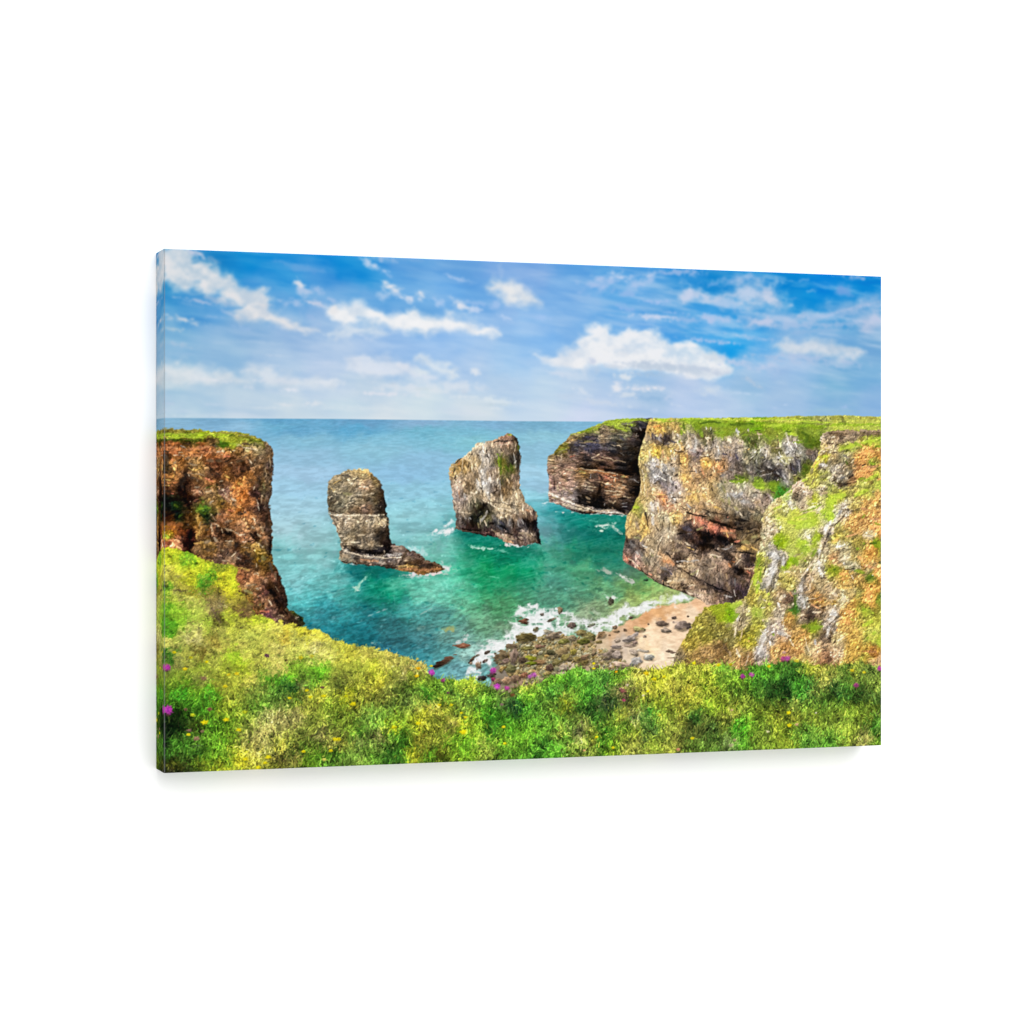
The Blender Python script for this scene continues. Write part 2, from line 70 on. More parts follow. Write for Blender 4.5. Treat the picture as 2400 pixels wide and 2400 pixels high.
 'meadow': '12 578 190 185 40,39 591 95 145 25,66 593 150 165 40,30 605 205 195 60,75 607 200 190 40,112 604 165 160 60,112 611 110 115 40,8 617 205 180 80,21 624 170 145 60,48 628 200 180 40,82 627 90 160 20,82 639 35 105 20,4 642 60 110 20,115 629 205 180 40,134 642 195 190 30,39 646 160 135 55,57 655 150 120 40,24 653 170 150 80,97 645 130 95 40,126 654 190 165 40,12 664 165 165 60,48 670 195 175 90,71 673 170 165 75,8 680 75 125 25,30 687 130 160 45,66 691 160 165 70,86 672 150 110 65,97 683 150 115 80,99 697 110 75 55,108 710 80 60 25,139 700 180 180 50,167 706 175 185 45,121 707 190 190 60,194 708 170 175 50,8 714 70 130 25,12 732 60 125 15,30 705 130 170 45,60 709 155 170 65,84 715 165 180 60,48 732 195 175 95,75 724 175 165 75,130 725 185 175 70,112 735 160 145 70,167 725 205 185 75,213 730 220 190 90,241 730 205 180 60,278 733 215 185 55,237 739 215 160 60,307 746 205 180 70,167 742 170 165 75,204 744 175 160 70,260 751 200 180 90,57 747 200 170 110,93 751 150 115 50,12 751 200 175 90,121 678 150 120 60,102 659 125 90 50,139 671 165 135 55,148 676 160 120 50,148 689 110 65 45,161 696 115 65 50,6 769 30 80 20,39 777 150 140 60,93 762 190 165 80,148 767 190 165 80,222 770 195 165 90,297 766 205 175 110,30 789 120 110 60,75 771 100 75 30,93 789 150 145 60,139 781 140 170 40,185 786 165 150 65,250 787 185 170 80,316 785 190 170 85,39 809 110 120 40,75 801 130 140 45,148 799 150 155 40,21 827 110 125 40,75 823 130 125 60,112 834 150 140 50,167 827 190 165 75,222 808 190 160 85,260 804 120 150 45,307 816 95 165 35,213 826 70 135 30,241 820 100 165 35,232 841 40 85 30,250 847 25 60 30,269 846 100 95 55,297 834 80 125 35,57 853 95 135 25,30 856 50 130 20,84 857 70 140 20,8 841 80 110 30,139 859 145 145 50,185 853 110 120 50,204 860 80 110 40,260 862 100 120 35,307 861 165 150 50,326 840 150 150 60,39 872 60 110 20,66 878 60 120 20,121 874 130 140 40,185 876 90 130 40,222 877 100 120 50,278 879 165 155 60,326 886 140 160 50,12 898 15 30 12,30 917 15 28 12,8 930 8 18 10,48 896 35 55 20,66 914 70 85 25,93 906 75 130 25,121 920 100 140 30,148 902 130 150 45,167 921 160 165 70,204 900 185 165 100,260 898 180 150 90,232 910 160 130 80,222 923 175 155 85,297 912 150 155 55,278 925 140 145 60,326 908 130 150 50,194 933 170 140 85,167 939 150 130 75,222 941 165 165 60,167 954 185 160 80,222 959 190 165 60,194 955 175 155 90,260 951 100 105 40,250 966 65 80 30,307 935 115 95 60,326 954 170 150 70,297 962 90 115 35,21 947 60 110 30,48 951 55 100 30,75 945 75 115 30,102 951 95 150 35,12 966 35 70 20,39 971 45 80 25,66 968 45 85 25,93 973 80 120 30,121 974 90 130 35,21 983 70 65 20,12 995 30 25 12,44 989 35 45 18,75 986 120 130 35,102 993 150 150 35,148 978 200 180 40,130 989 150 155 45,176 976 170 150 55,222 981 110 85 45,213 988 100 100 30,260 979 165 130 70,297 980 70 110 25,326 977 55 95 25,278 992 90 120 30,326 994 70 110 35,360 776 195 170 60,398 777 195 165 75,446 791 200 165 80,475 799 190 165 80,504 809 200 160 90,379 808 150 150 55,360 826 140 135 55,417 818 180 170 50,456 819 170 165 60,475 825 180 150 90,427 837 195 170 50,347 844 75 80 35,389 845 150 140 50,360 863 170 165 40,408 866 150 140 50,446 847 160 150 70,498 833 150 165 50,533 840 110 145 45,475 860 90 105 40,504 854 75 105 35,528 869 35 105 25,553 855 95 135 35,592 847 140 165 50,612 856 165 175 50,573 865 75 115 45,632 857 120 150 50,661 858 110 140 55,691 866 100 105 55,456 875 85 100 40,485 879 70 85 40,379 882 130 120 45,427 874 120 110 45,446 889 90 115 45,514 887 150 145 65,533 881 70 95 35,543 894 200 160 70,514 906 195 180 50,504 919 205 195 40,563 885 140 145 40,592 886 130 155 60,622 883 75 110 45,652 880 90 150 40,681 888 60 85 40,711 897 20 45 30,417 907 110 150 55,398 910 100 135 50,440 915 110 155 50,360 905 110 125 40,370 927 100 125 40,383 937 60 100 30,475 916 110 140 40,456 927 170 170 40,485 931 110 130 40,524 932 170 155 50,553 918 140 140 45,573 926 170 140 75,598 938 195 185 40,553 939 125 130 40,622 917 110 140 35,661 912 45 120 20,691 919 60 110 30,661 937 50 115 35,701 938 70 130 30,632 945 130 160 40,351 954 120 110 45,389 961 110 120 60,423 948 150 130 80,427 966 120 140 60,448 952 90 120 40,465 945 50 125 25,475 964 50 105 30,504 960 110 110 35,514 945 170 140 45,533 961 100 105 40,553 961 140 140 50,582 957 110 165 40,612 969 100 160 35,642 966 150 165 65,681 960 110 160 40,711 967 95 140 40,360 988 80 110 40,389 989 120 145 60,408 984 80 125 35,446 982 45 90 30,465 986 60 110 35,494 983 185 170 40,514 979 80 75 25,533 985 75 125 30,559 980 75 70 20,582 987 110 140 35,622 982 120 160 40,652 983 120 130 50,691 985 80 125 35,738 856 165 165 60,768 855 110 150 50,738 875 105 155 40,788 840 110 160 50,809 841 95 160 40,843 832 125 175 60,880 833 110 165 60,860 851 75 140 40,829 851 50 115 35,896 849 60 110 45,921 845 90 145 40,942 844 110 155 40,798 865 60 115 40,788 880 45 85 30,815 877 120 120 50,839 872 120 150 50,870 871 60 135 40,890 868 95 155 45,911 880 50 95 45,901 891 80 70 55,860 886 75 145 40,932 869 120 120 60,944 867 145 90 75,963 854 165 150 75,963 885 90 90 35,983 837 190 165 70,1025 842 180 170 50,1067 837 170 165 60,1105 834 175 165 60,1004 861 180 160 50,1057 868 195 165 65,1099 869 190 160 55,983 882 150 145 50,1025 890 150 145 45,1078 896 175 150 50,1110 902 150 140 45,728 892 50 120 30,758 902 80 130 45,788 895 90 110 40,819 900 165 165 40,798 918 100 150 50,839 904 90 90 35,864 905 30 55 20,876 911 25 45 18,896 906 40 55 25,911 903 25 40 25,884 921 70 130 40,738 926 90 150 40,768 933 95 155 45,829 933 80 110 40,864 934 120 120 50,901 937 70 110 35,932 919 165 160 55,952 915 170 150 55,921 935 110 130 40,948 946 60 85 25,971 927 190 165 110,1000 926 50 110 35,990 938 70 100 35,1025 917 140 160 45,1057 920 120 125 40,1099 931 50 85 35,1110 926 60 110 40,1078 931 140 120 45,728 958 100 160 35,758 953 95 150 40,802 951 140 140 55,823 961 90 130 40,847 948 190 160 110,860 966 130 140 60,880 963 150 135 45,911 954 50 130 30,942 959 130 130 45,973 952 150 150 45,1000 955 70 90 45,1046 949 130 130 50,1078 956 110 105 45,1105 947 130 110 55,738 983 90 150 45,772 971 35 80 25,758 993 30 70 20,798 989 80 145 40,815 976 75 110 35,839 981 140 160 60,864 987 150 150 65,890 982 80 120 35,911 970 70 120 30,921 989 120 145 35,952 981 165 150 65,983 982 150 135 60,1015 987 130 140 45,1046 984 160 150 60,1067 979 130 115 50,1099 986 90 110 40,1127 831 175 170 60,1170 832 110 155 50,1129 850 150 165 45,1170 859 120 150 45,1213 860 110 145 40,1148 874 150 140 45,1198 880 80 100 35,1245 853 55 115 35,1262 840 85 150 40,1288 845 80 130 40,1310 831 60 100 35,1332 844 50 90 30,1310 851 35 65 28,1267 868 45 85 30,1299 874 30 60 20,1317 881 20 35 18,1343 877 65 140 35,1365 866 45 90 35,1376 888 15 38 18,1343 891 50 100 35,1273 882 40 55 25,1245 877 70 110 35,1306 902 35 55 20,1332 907 130 130 55,1354 911 130 160 55,1288 908 110 120 40,1387 877 120 115 50,1409 861 160 140 70,1376 837 165 150 50,1409 842 170 150 65,1454 837 70 95 35,1476 843 150 145 55,1509 836 110 125 55,1431 882 45 80 35,1465 879 75 120 40,1487 893 35 45 20,1454 894 70 115 45,1521 874 120 130 50,1521 894 70 90 40,1409 897 90 130 45,1420 905 120 140 50,1138 909 130 150 40,1170 904 140 150 40,1191 899 150 145 50,1223 896 110 115 40,1256 916 95 100 30,1299 926 120 110 35,1332 934 130 120 40,1398 921 120 140 50,1376 940 120 120 40,1431 937 115 125 40,1476 927 130 145 45,1521 924 90 95 30,1465 913 90 100 30,1127 938 130 125 55,1140 948 60 75 35,1180 934 150 130 55,1202 954 60 140 30,1219 954 90 160 35,1170 953 110 115 40,1245 946 110 130 40,1288 953 130 135 40,1267 962 110 120 45,1310 967 130 135 40,1354 965 95 130 45,1398 960 120 130 45,1442 958 130 140 50,1498 949 100 110 35,1532 950 75 100 35,1521 964 70 125 40,1138 977 90 110 45,1180 985 130 140 80,1213 984 95 150 45,1245 981 120 130 45,1288 986 115 130 40,1321 983 130 135 40,1365 985 95 140 50,1409 986 100 150 50,1465 978 140 150 50,1498 983 165 135 75,1532 984 90 115 35,1148 995 80 100 35',
}
OUTLINES = {
 'sea': '-86.8 323.8 0.5 322.9 341.1 320.2 717.7 319.5 1096.1 316.3 1600.7 313.5 1600.7 1123.8 -86.8 1051.9',
 'beach': '1128.8 677.5 1105.4 683 1080 690.5 1046.3 693.9 1010.6 695.3 989.7 708.5 952.3 723.3 933.6 736.5 900.6 745.5 884.2 750.9 839.1 756.8 804.5 755.2 768.1 765.9 717.7 770.6 687.7 785.1 657.9 822.1 657.9 934.9 1109.6 949.2 1152.2 785 1173.6 717.1',
 'lstack': '341.1 429.3 350.6 424.6 362 421.6 375.3 418 392.5 417.4 403.9 417.9 413.5 430.7 425 439.9 432.7 454.6 436.5 471.3 439.4 486.1 440.4 502.5 445.2 517.3 446.2 530.3 447.1 552.5 452 565.5 459.7 566.4 475.1 569.3 490.6 578.7 512 586.2 519.8 597.4 537.3 601.3 552.9 607 560.8 614.5 545.1 621.8 508.1 627.1 490.6 621.4 459.7 615.5 426.9 609.7 388.6 605.7 352.5 600.9 344.9 595.3 344.9 581.5 349.6 574.2 346.8 561.3 343 546.6 337.3 532.8 329.7 519.1 325 506.2 322.1 497.1 319.9 482.6 319.9 464.2 322.1 447.5 329.7 434.9',
 'rstack': '570.6 413 578.4 403.6 598.1 392.2 617.8 377.1 625.7 367.6 643.6 361.8 663.4 357.8 677.4 350.1 691.3 345.3 705.3 346.1 714.3 353.5 717.3 364.8 720.4 376.1 722.8 393.1 720.8 415.8 718.7 430.9 719.8 455.4 729.8 468.6 731.8 481.8 743.9 491.3 755.9 500.7 757 508.3 755.9 529.1 762 546.2 766 559.5 765 568 749.5 565.1 729.4 570.7 717.7 569.7 691.3 563.9 671.4 555.3 651.5 550.6 611.9 542 592.2 540.1 581.4 534.4 586.3 517.6 582.4 502.5 578.4 482.1 578.4 463.4 572.5 444.7 570.6 429.8',
 'headland': '778.2 405.9 780.2 390.7 792.3 383 806.5 367.7 818.7 356.1 831 344.6 851.4 337.7 875.9 328.8 896.5 320.9 913 314.9 941.9 311.1 1008.5 309.4 1004.3 321.4 996 338.8 985.6 369.7 981.4 396.7 987.6 423.6 985.6 469.9 973.1 481.4 966.8 500.7 960.6 508.4 900.6 506.1 859.6 506.8 831 499.8 806.5 488.4 782.2 481.8 781.2 459 782.2 432.4 778.2 419.2',
 'cliff': '1000.2 315.6 1004.3 309.6 1025.3 309.1 1116.4 307.8 1223.4 304.8 1309.8 302.6 1327.3 300.5 1457.5 297.5 1539.1 299.3 1569.8 299.9 1569.8 701.1 1130.9 695.2 1116.4 682.4 1105.4 679.3 1080 669.3 1054.7 661.3 1033.7 653.3 1014.8 645.4 987.6 625.8 962.7 614.1 944 602.4 944 583.2 950.2 554.5 948.1 531.4 952.3 508.2 962.7 498.8 971 479.5 981.4 462.2 983.5 433.3 977.2 404.5 981.4 373.6 991.8 346.6',
 'slope': '1577.1 327.7 1442.4 328.4 1409.1 333.7 1395.9 343.8 1391.4 373.8 1384.8 387.7 1371.6 411.6 1356.2 431.4 1332.1 445.4 1316.8 461.2 1288.4 477 1266.7 498.7 1258 512.2 1255.8 557.4 1249.4 584.8 1240.7 620.1 1232.1 655.3 1223.4 678.7 1197.6 690.1 1154.8 693.4 1129.2 698.9 1105.8 721.9 1088.9 750.7 1074.1 773.7 1063.5 789 1057.2 816 1057.2 850.8 1577.1 863.7',
 'lcliff': '-51.2 340.6 0.5 341.7 38.7 343.4 76.9 345.3 93.3 347.4 129.9 347.3 157.5 350.6 177.8 355.8 198.2 364.7 211.2 377.3 213 400.9 212.7 428.2 209.3 442.7 211.2 460.9 205.6 482.7 205.6 502.5 211.2 524.3 211.2 553.4 208.4 578.9 211.2 597.1 222.3 619 231.6 640.9 239.1 666.5 242.8 692.1 255.9 695.9 270.9 707.1 276.6 720 259.7 730.8 241 746.9 -51.2 750.4',
 'meadow': '-51.2 566.8 0.5 568.8 20.6 570.7 40.5 576.2 56.9 581.7 75 594.4 96.9 600.8 126.2 600.1 140.9 609.3 139.1 629.2 144.6 647.3 157.5 665.6 170.4 683.8 175.9 696.6 203.7 706.1 222.3 715.5 244.7 719.5 274.7 723.6 297.2 731.3 316.1 740.8 341.1 754.1 363.5 757.3 388.3 764.2 426.6 771.4 455.4 780.3 474.7 788.2 494.1 794.1 513.9 798.3 525.6 807.9 525.6 820.9 552.6 834.6 582 839 611.5 834.1 647.1 846.3 671 858.2 700.9 862.7 717.7 853.7 757.2 850.9 787.5 834.6 813.9 829.6 842.4 818.8 869 825.1 895.7 823.8 920.4 828.2 961.8 821.5 1003.5 824.4 1058.1 817.9 1115.2 819.2 1168.4 820.4 1211.4 837 1243.7 822.1 1287.1 819.1 1330.8 816.1 1374.7 821.1 1441.1 828.5 1485.7 819.5 1537.3 832.7 1600.7 834.1 1600.7 1185.9 -51.2 1108.5',
}
CLOUDS = [
 ('-8.2 -6.7 44.2 -6.9 62.3 13.9 86 30.1 111.5 40 139.1 51.7 146.4 61.4 166.7 68.9 200 69.6 213 77.3 216.7 91.8 222.3 108.9 255.9 127.9 282.2 141.8 299.1 154.1 278.4 149.2 222.3 141.6 194.5 136.9 157.5 138 139.1 127.6 131.7 113.4 144.6 101.3 115.2 96.7 107.9 82.5 86 79.7 56.9 73.4 29.7 69.8 -8.2 70.2', (229,227,228), 1, 9, 9),
 ('-8.2 220.4 24.3 217 53.2 219 86 227.3 129.9 235.4 152 242.2 166.7 254.6 111.5 261.1 56.9 260.3 -8.2 263.3', (222,227,231), 0.95, 12, 8),
 ('153.8 225.9 163 214.8 175.9 211.3 203.7 221.2 218.6 231.8 244.7 229.4 270.9 239.8 297.2 243 319.9 236.1 342.6 242.1 342.6 260.4 259.7 258.3 194.5 254.1 174.1 240 157.5 229.4', (217,225,233), 0.95, 10, 8),
 ('316.5 103.3 329.7 95.5 341.1 93.4 365.8 86.2 390.5 91.8 407.8 100.5 426.9 101.8 440.4 108.8 459.7 106.4 479 109.5 482.9 101 494.5 99.4 510 108.6 533.4 120.6 551 114.8 568.6 106.5 600.1 113.4 627.7 122 655.5 134.4 673.4 146.1 659.4 151.6 631.7 146.6 598.1 141.9 562.7 144.7 535.4 145.5 519.8 154.8 494.5 149.9 463.5 147.4 440.4 138.4 413.5 133.6 386.7 130.6 356.3 131.5 333.5 128.5 320.3 117.8', (242,241,241), 1, 8, 7),
 ('325.9 150.7 352.5 138.9 379.1 140.1 413.5 135.4 436.5 144 444.2 149.4 421.2 154.6 384.8 158.3 371.5 166.4 356.3 161.8 329.7 157.9', (222,229,236), 0.85, 10, 9),
 ('641.6 51.2 669.4 37.1 687.3 44.6 701.3 42.2 723.4 43.3 743.5 58.2 753.5 74.9 769.7 88.6 741.4 87.6 717.7 80.7 691.3 77.8 671.4 65.2 651.5 60.2', (234,233,232), 1, 9, 7),
 ('360.1 201.3 417.3 194.4 455.8 199.1 490.6 207.6 506.1 218.4 537.3 223.3 541.2 238.1 506.1 244.4 455.8 239.8 398.2 234.5 356.3 217.9', (221,227,237), 0.9, 10, 9),
 ('499.3 196.2 510 184.4 525.6 191.9 535.4 189.4 545.1 198.9 568.6 205.8 592.2 218.4 597.1 230.5 580.4 234.6 558.8 222.9 525.6 214.2 504.2 204.5', (223,231,237), 0.95, 8, 7),
 ('753.9 187.5 770.1 182 790.3 185.7 806.5 170.2 822.8 173.6 839.1 165.2 847.3 149.2 863.6 140.1 857.5 129.8 871.8 124.3 890.3 120.7 898.6 125.4 908.9 121.3 921.2 136.3 941.9 135.8 962.7 125.6 979.3 130.9 1000.2 125.4 1021.1 128.3 1037.9 141.3 1067.3 150.3 1088.4 147.4 1116.4 158.3 1130.9 163.8 1156.5 177.2 1173.6 192.4 1190.7 203.8 1180 217.7 1130.9 224.5 1088.4 221.5 1046.3 216.5 1004.3 215.5 973.1 216.1 941.9 216.8 900.6 208.1 871.8 200.1 851.4 216.4 831 210.5 804.5 203.5 778.2 198.4', (238,238,240), 1, 7, 7),
 ('1284.1 154.6 1301.5 142.4 1323.3 137.5 1340.8 141 1358.4 136.6 1382.6 142.3 1404.7 145.3 1424.6 142.8 1442.4 154.3 1473.6 157.5 1496 167.3 1464.7 178 1398.1 177.6 1343 174.9 1305.8 168.8', (209,217,227), 1, 9, 7),
 ('1061.4 53.6 1074.1 39.6 1116.4 45 1169.7 38.4 1223.4 26.8 1266.7 14.6 1301.5 26.2 1292.8 42.2 1314.6 57.3 1318.9 72.9 1266.7 74.5 1212.7 74.2 1180.4 62.5 1137.7 69.6 1084.6 66.4', (197,209,231), 0.95, 12, 12),
 ('1197.6 102 1310.2 88.9 1398.1 70.5 1464.7 52.6 1545.4 37 1545.4 66 1464.7 84.4 1398.1 95.3 1354 100.5 1245 118.3 1197.6 113.7', (182,199,228), 0.9, 13, 10),
 ('1466.9 97.3 1498.2 79.5 1545.4 71.1 1545.4 114.1 1509.4 114.1 1487 106.7', (192,202,227), 0.95, 12, 9),
]
PUFFS = [
 (38.7, 134.7, 41.7, 7.5, 8, (203,212,223), .85),
 (69.6, 99.1, 47.4, 4.7, 9, (178,193,222), .75),
 (44.2, 104.4, 32.7, 3.9, 9, (120,172,216), .5),
 (18.8, 153.9, 23.5, 5, 3, (170,198,217), .8),
 (29.7, 182.8, 34.4, 5.4, 9, (168,196,221), .7),
 (44.2, 199.5, 36.3, 2.9, 4, (150,188,222), .5),
 (265.3, 58.3, 17.8, 7.7, 28, (218,222,232), .95),
 (270.9, 73.6, 19.7, 11.9, 10, (192,206,231), .7),
 (297.2, 94.7, 22.6, 7.7, 20, (206,211,229), .85),
 (250.3, 94.3, 24.3, 10.9, 0, (182,201,231), .65),
 (301, 69.9, 16, 8.2, 20, (172,196,231), .6),
 (333.1, 107.4, 13.3, 14.7, 0, (231,231,233), .95),
 (60.5, 5.9, 25.5, 8.1, 28, (205,208,226), .8),
 (93.3, 16.3, 21.9, 5.4, 25, (120,160,200), .5),
 (269, 27.1, 62, 9.1, 12, (88,156,218), .6),
 (259.7, 147, 48.7, 4.7, 4, (175,200,230), .6),
 (185.2, 174.4, 55.6, 3.6, 3, (172,200,228), .5),
 (211.2, 199.2, 31.6, 2.5, 0, (190,208,230), .5),
 (310.4, 210.6, 32.1, 2.6, 0, (195,212,236), .6),
 (325.5, 153.4, 17, 4.8, -8, (190,212,234), .6),
 (157.5, 147.9, 22.1, 6.3, 10, (155,188,228), .5),
 (126.2, 119.9, 22, 5.1, 20, (160,190,225), .6),
 (104.2, 95.3, 33, 9, 12, (160,185,215), .6),
 (157.5, 108.1, 11.1, 2.5, 25, (190,195,205), .6),
 (190.8, 101.6, 13, 3.3, 20, (200,200,212), .5),
 (96.9, 128, 25.6, 3.6, 5, (150,188,226), .5),
 (331.2, 88.2, 17.1, 5.5, 30, (175,198,232), .6),
 (285.9, 122.5, 22.6, 11, 30, (165,190,228), .55),
 (448.1, 58.6, 23.1, 10.7, 10, (234,232,236), 1),
 (432.7, 74.8, 15.4, 12, 0, (192,211,236), .65),
 (510, 69.5, 16.5, 11.5, 30, (232,231,236), .95),
 (490.6, 82.2, 23.3, 8.9, 0, (217,223,238), .85),
 (465.5, 72.8, 17.4, 7.4, 25, (190,208,234), .6),
 (549, 86, 16.6, 9, 22, (182,206,239), .7),
 (598.1, 91, 25.6, 11.2, 20, (224,227,237), .95),
 (623.8, 97.7, 19.8, 7.9, 15, (196,213,239), .75),
 (671.4, 88.8, 18.9, 10.4, 15, (167,196,236), .65),
 (689.3, 112.3, 19, 6, 20, (187,209,240), .65),
 (403.9, 12.1, 22, 8.9, 33, (192,211,236), .85),
 (434.6, 26.7, 16.4, 7, 33, (173,201,236), .75),
 (448.1, 36.4, 11.6, 3.7, 30, (150,188,232), .5),
 (436.5, 3.1, 36.6, 7.4, 2, (168,192,226), .75),
 (494.5, 3.2, 31.1, 4.1, 3, (130,172,222), .5),
 (590.2, 37, 33.5, 6, 15, (172,199,235), .75),
 (568.6, 32.1, 11.8, 4.7, 30, (165,195,235), .5),
 (678.4, 17, 7.2, 16, 0, (162,191,229), .5),
 (663.4, 130.4, 11.9, 7.5, 20, (190,210,238), .6),
 (625.7, 221.5, 11.9, 9.4, 0, (217,226,237), .9),
 (631.7, 86.2, 25.8, 7.5, 10, (160,192,236), .5),
 (403.9, 161.5, 21.1, 4.8, 25, (190,210,236), .5),
 (671.4, 15.4, 49.9, 15.1, 0, (135,175,225), .4),
 (475.1, 215.3, 21.3, 8.3, 10, (232,230,238), .6),
 (517.8, 225.6, 29.2, 11.2, 0, (224,232,236), .7),
 (386.7, 200.7, 30.6, 2.9, -4, (228,232,240), .6),
 (1029.5, 201.8, 84, 8.9, 4, (186,200,219), .95),
 (1116, 207.3, 68, 11.7, 6, (194,206,224), .85),
 (937.8, 205.3, 41.4, 5.8, 3, (208,216,228), .7),
 (1014.8, 102.4, 65, 6.9, 3, (197,211,236), .9),
 (952.3, 85.9, 27, 8.1, 10, (143,182,233), .7),
 (890.3, 39, 47.4, 16.3, -12, (168,194,233), .8),
 (937.8, 21.5, 28, 10, 5, (188,207,236), .85),
 (983.5, 34, 45.9, 18.3, -5, (172,197,233), .8),
 (1067.3, 7.3, 67.6, 8.1, 0, (153,183,226), .8),
 (952.3, 56.2, 39.5, 10, 5, (152,186,231), .7),
 (1021.1, 69.8, 39.9, 6.2, 4, (167,194,236), .8),
 (758, 109.2, 30.3, 6.8, 3, (162,196,239), .7),
 (1094.8, 53.5, 29.7, 14.6, -5, (197,209,233), .9),
 (1004.3, 16.9, 25.1, 5.8, -20, (195,210,235), .6),
 (890.3, 28.5, 16.5, 7.6, 0, (180,200,234), .6),
 (1056.8, 92.5, 33.7, 5, 5, (150,186,234), .6),
 (737.8, 52.7, 18.1, 7.6, 30, (150,184,230), .6),
 (1088.4, 105.1, 42.4, 7.8, 0, (160,190,230), .7),
 (1077.9, 117, 29.6, 3.9, 10, (130,180,232), .5),
 (1016.9, 204.6, 69.2, 8.1, 3, (192,206,222), .85),
 (1105.4, 209.5, 55.2, 10.7, 5, (195,208,224), .7),
 (921.2, 165.5, 53.8, 2.7, 4, (226,228,234), .6),
 (875.9, 194.3, 11.3, 8, 0, (203,212,230), .9),
 (952.3, 226.2, 31.1, 9.2, 0, (223,229,235), .8),
 (1004.3, 219.3, 62.8, 5.8, 0, (175,196,218), .5),
 (886.2, 214.1, 12.3, 9.6, 0, (180,203,228), .6),
 (808.6, 221.4, 36.6, 7.6, 5, (210,220,236), .6),
 (973.1, 183.4, 104.1, 11.5, 6, (230,231,236), .6),
 (839.1, 228.4, 40.9, 7.6, 5, (205,220,236), .5),
 (1255.8, 106.2, 32.5, 13.7, -5, (192,203,229), .85),
 (1442.4, 32.4, 24.5, 18.9, 0, (112,162,221), .8),
 (1371.6, 36.1, 18.7, 5.5, -8, (112,171,221), .65),
 (1487, 5, 56, 8.4, 3, (135,173,221), .85),
 (1354, 13.9, 19.8, 4.7, 0, (102,166,221), .7),
 (1332.1, 52.8, 13.2, 3.2, 0, (80,155,218), .6),
 (1321.1, 16.6, 13.1, 2.4, 0, (90,160,215), .6),
 (1148.4, 148.2, 70.5, 6.2, 4, (172,196,233), .85),
 (1223.4, 193.3, 86.3, 13.7, 6, (187,204,231), .8),
 (1376, 180, 114.7, 11.9, 4, (178,197,226), .7),
 (1142, 29.6, 27.7, 7.8, 0, (120,170,225), .6),
 (1212.7, 17.4, 56.1, 13.7, -8, (140,180,225), .65),
 (1169.7, 69.6, 42.9, 13.7, 10, (140,182,230), .6),
 (1148.4, 101.5, 53.4, 11.7, 5, (178,198,232), .85),
 (1332.1, 110, 70.1, 9.9, -4, (165,192,226), .75),
 (1442.4, 105, 57.9, 8, -6, (160,188,224), .6),
 (1387, 120.4, 92.8, 5.9, -5, (150,184,222), .5),
 (1266.7, 41.1, 26.1, 7.9, 0, (185,202,232), .6),
 (1275.4, 54.6, 21.7, 11.8, 0, (205,212,230), .7),
 (1146.2, 181.4, 36.3, 13.6, 20, (214,222,230), .8),
 (1148.4, 206.6, 55.5, 7.8, 0, (180,200,222), .5),
 (1236.4, 138.1, 69.2, 5.9, 6, (165,193,230), .6),
 (1253.7, 163.2, 30.3, 5.9, 0, (90,170,230), .5),
 (1358.4, 87.5, 24.2, 7.9, -8, (190,206,230), .6),
 (1487, 65.8, 58.2, 5.2, -14, (165,190,226), .6),
 (96.9, 249.5, 34.7, 4, 2, (222,227,235), .9),
 (163, 261.4, 11.5, 4.7, 0, (207,219,233), .75),
 (250.3, 265.3, 18.7, 5.1, 0, (224,229,239), .95),
 (231.6, 247.8, 70.9, 6.2, 0, (212,221,233), .75),
 (316.1, 248.3, 35.9, 7.7, 0, (219,227,237), .9),
 (237.2, 293.6, 24.3, 4, 0, (222,227,233), .7),
 (293.5, 290.8, 22.6, 5.1, 0, (224,228,234), .7),
 (93.3, 296.4, 18.3, 2.5, 0, (195,212,232), .6),
 (11.6, 295, 10.8, 2.9, 0, (195,208,228), .5),
 (38.7, 317.9, 90.6, 2.5, 0, (205,222,232), .6),
 (203.7, 301, 46.5, 3.3, 0, (214,224,232), .5),
 (494.5, 256.6, 108.7, 13.4, 0, (221,227,235), .65),
 (582.4, 251.2, 66.9, 11.6, 0, (222,228,236), .6),
 (432.7, 269.3, 53.9, 4.8, 0, (229,229,237), .7),
 (671.4, 279.1, 47.8, 7.9, 5, (221,231,237), .7),
 (667.4, 293.8, 19.9, 3, 0, (224,232,238), .7),
 (513.9, 271.1, 23.4, 4.8, 0, (222,228,236), .6),
 (602, 272.4, 33.5, 4.5, 0, (222,230,236), .6),
 (519.8, 258, 21.4, 3, 0, (200,215,222), .6),
 (455.8, 248.9, 11.6, 4.8, 0, (190,205,222), .5),
 (602, 263, 17.8, 7.5, 20, (196,210,226), .5),
 (671.4, 286.6, 33.9, 2.6, 0, (190,208,220), .7),
 (651.5, 254.6, 11.9, 3.8, 0, (196,212,230), .5),
 (398.2, 298, 95.7, 7.4, 0, (214,226,234), .5),
 (931.6, 248.5, 23.8, 14.4, 0, (226,229,237), .95),
 (993.9, 248.7, 41.8, 6.6, 0, (233,231,237), .95),
 (1010.6, 267.7, 39.8, 6.9, 3, (152,187,221), .9),
 (952.3, 260.6, 35.3, 7.7, 5, (210,221,233), .8),
 (855.5, 256.6, 25.6, 8, 20, (212,223,237), .75),
 (958.5, 286.4, 10.4, 4.2, 0, (206,220,236), .7),
 (1063.1, 281.9, 19, 3.1, 10, (200,215,236), .7),
 (890.3, 278.9, 67.9, 6.9, 6, (206,217,232), .6),
 (1046.3, 264.7, 16.8, 7.7, 0, (195,210,234), .6),
 (1014.8, 294.2, 12.6, 5, 0, (195,212,236), .6),
 (818.7, 266.7, 40.7, 5.7, 0, (190,208,230), .5),
 (933.6, 237.9, 16.6, 5, 0, (205,214,234), .6),
 (1137.7, 247.6, 34.1, 13.6, 0, (205,218,232), .75),
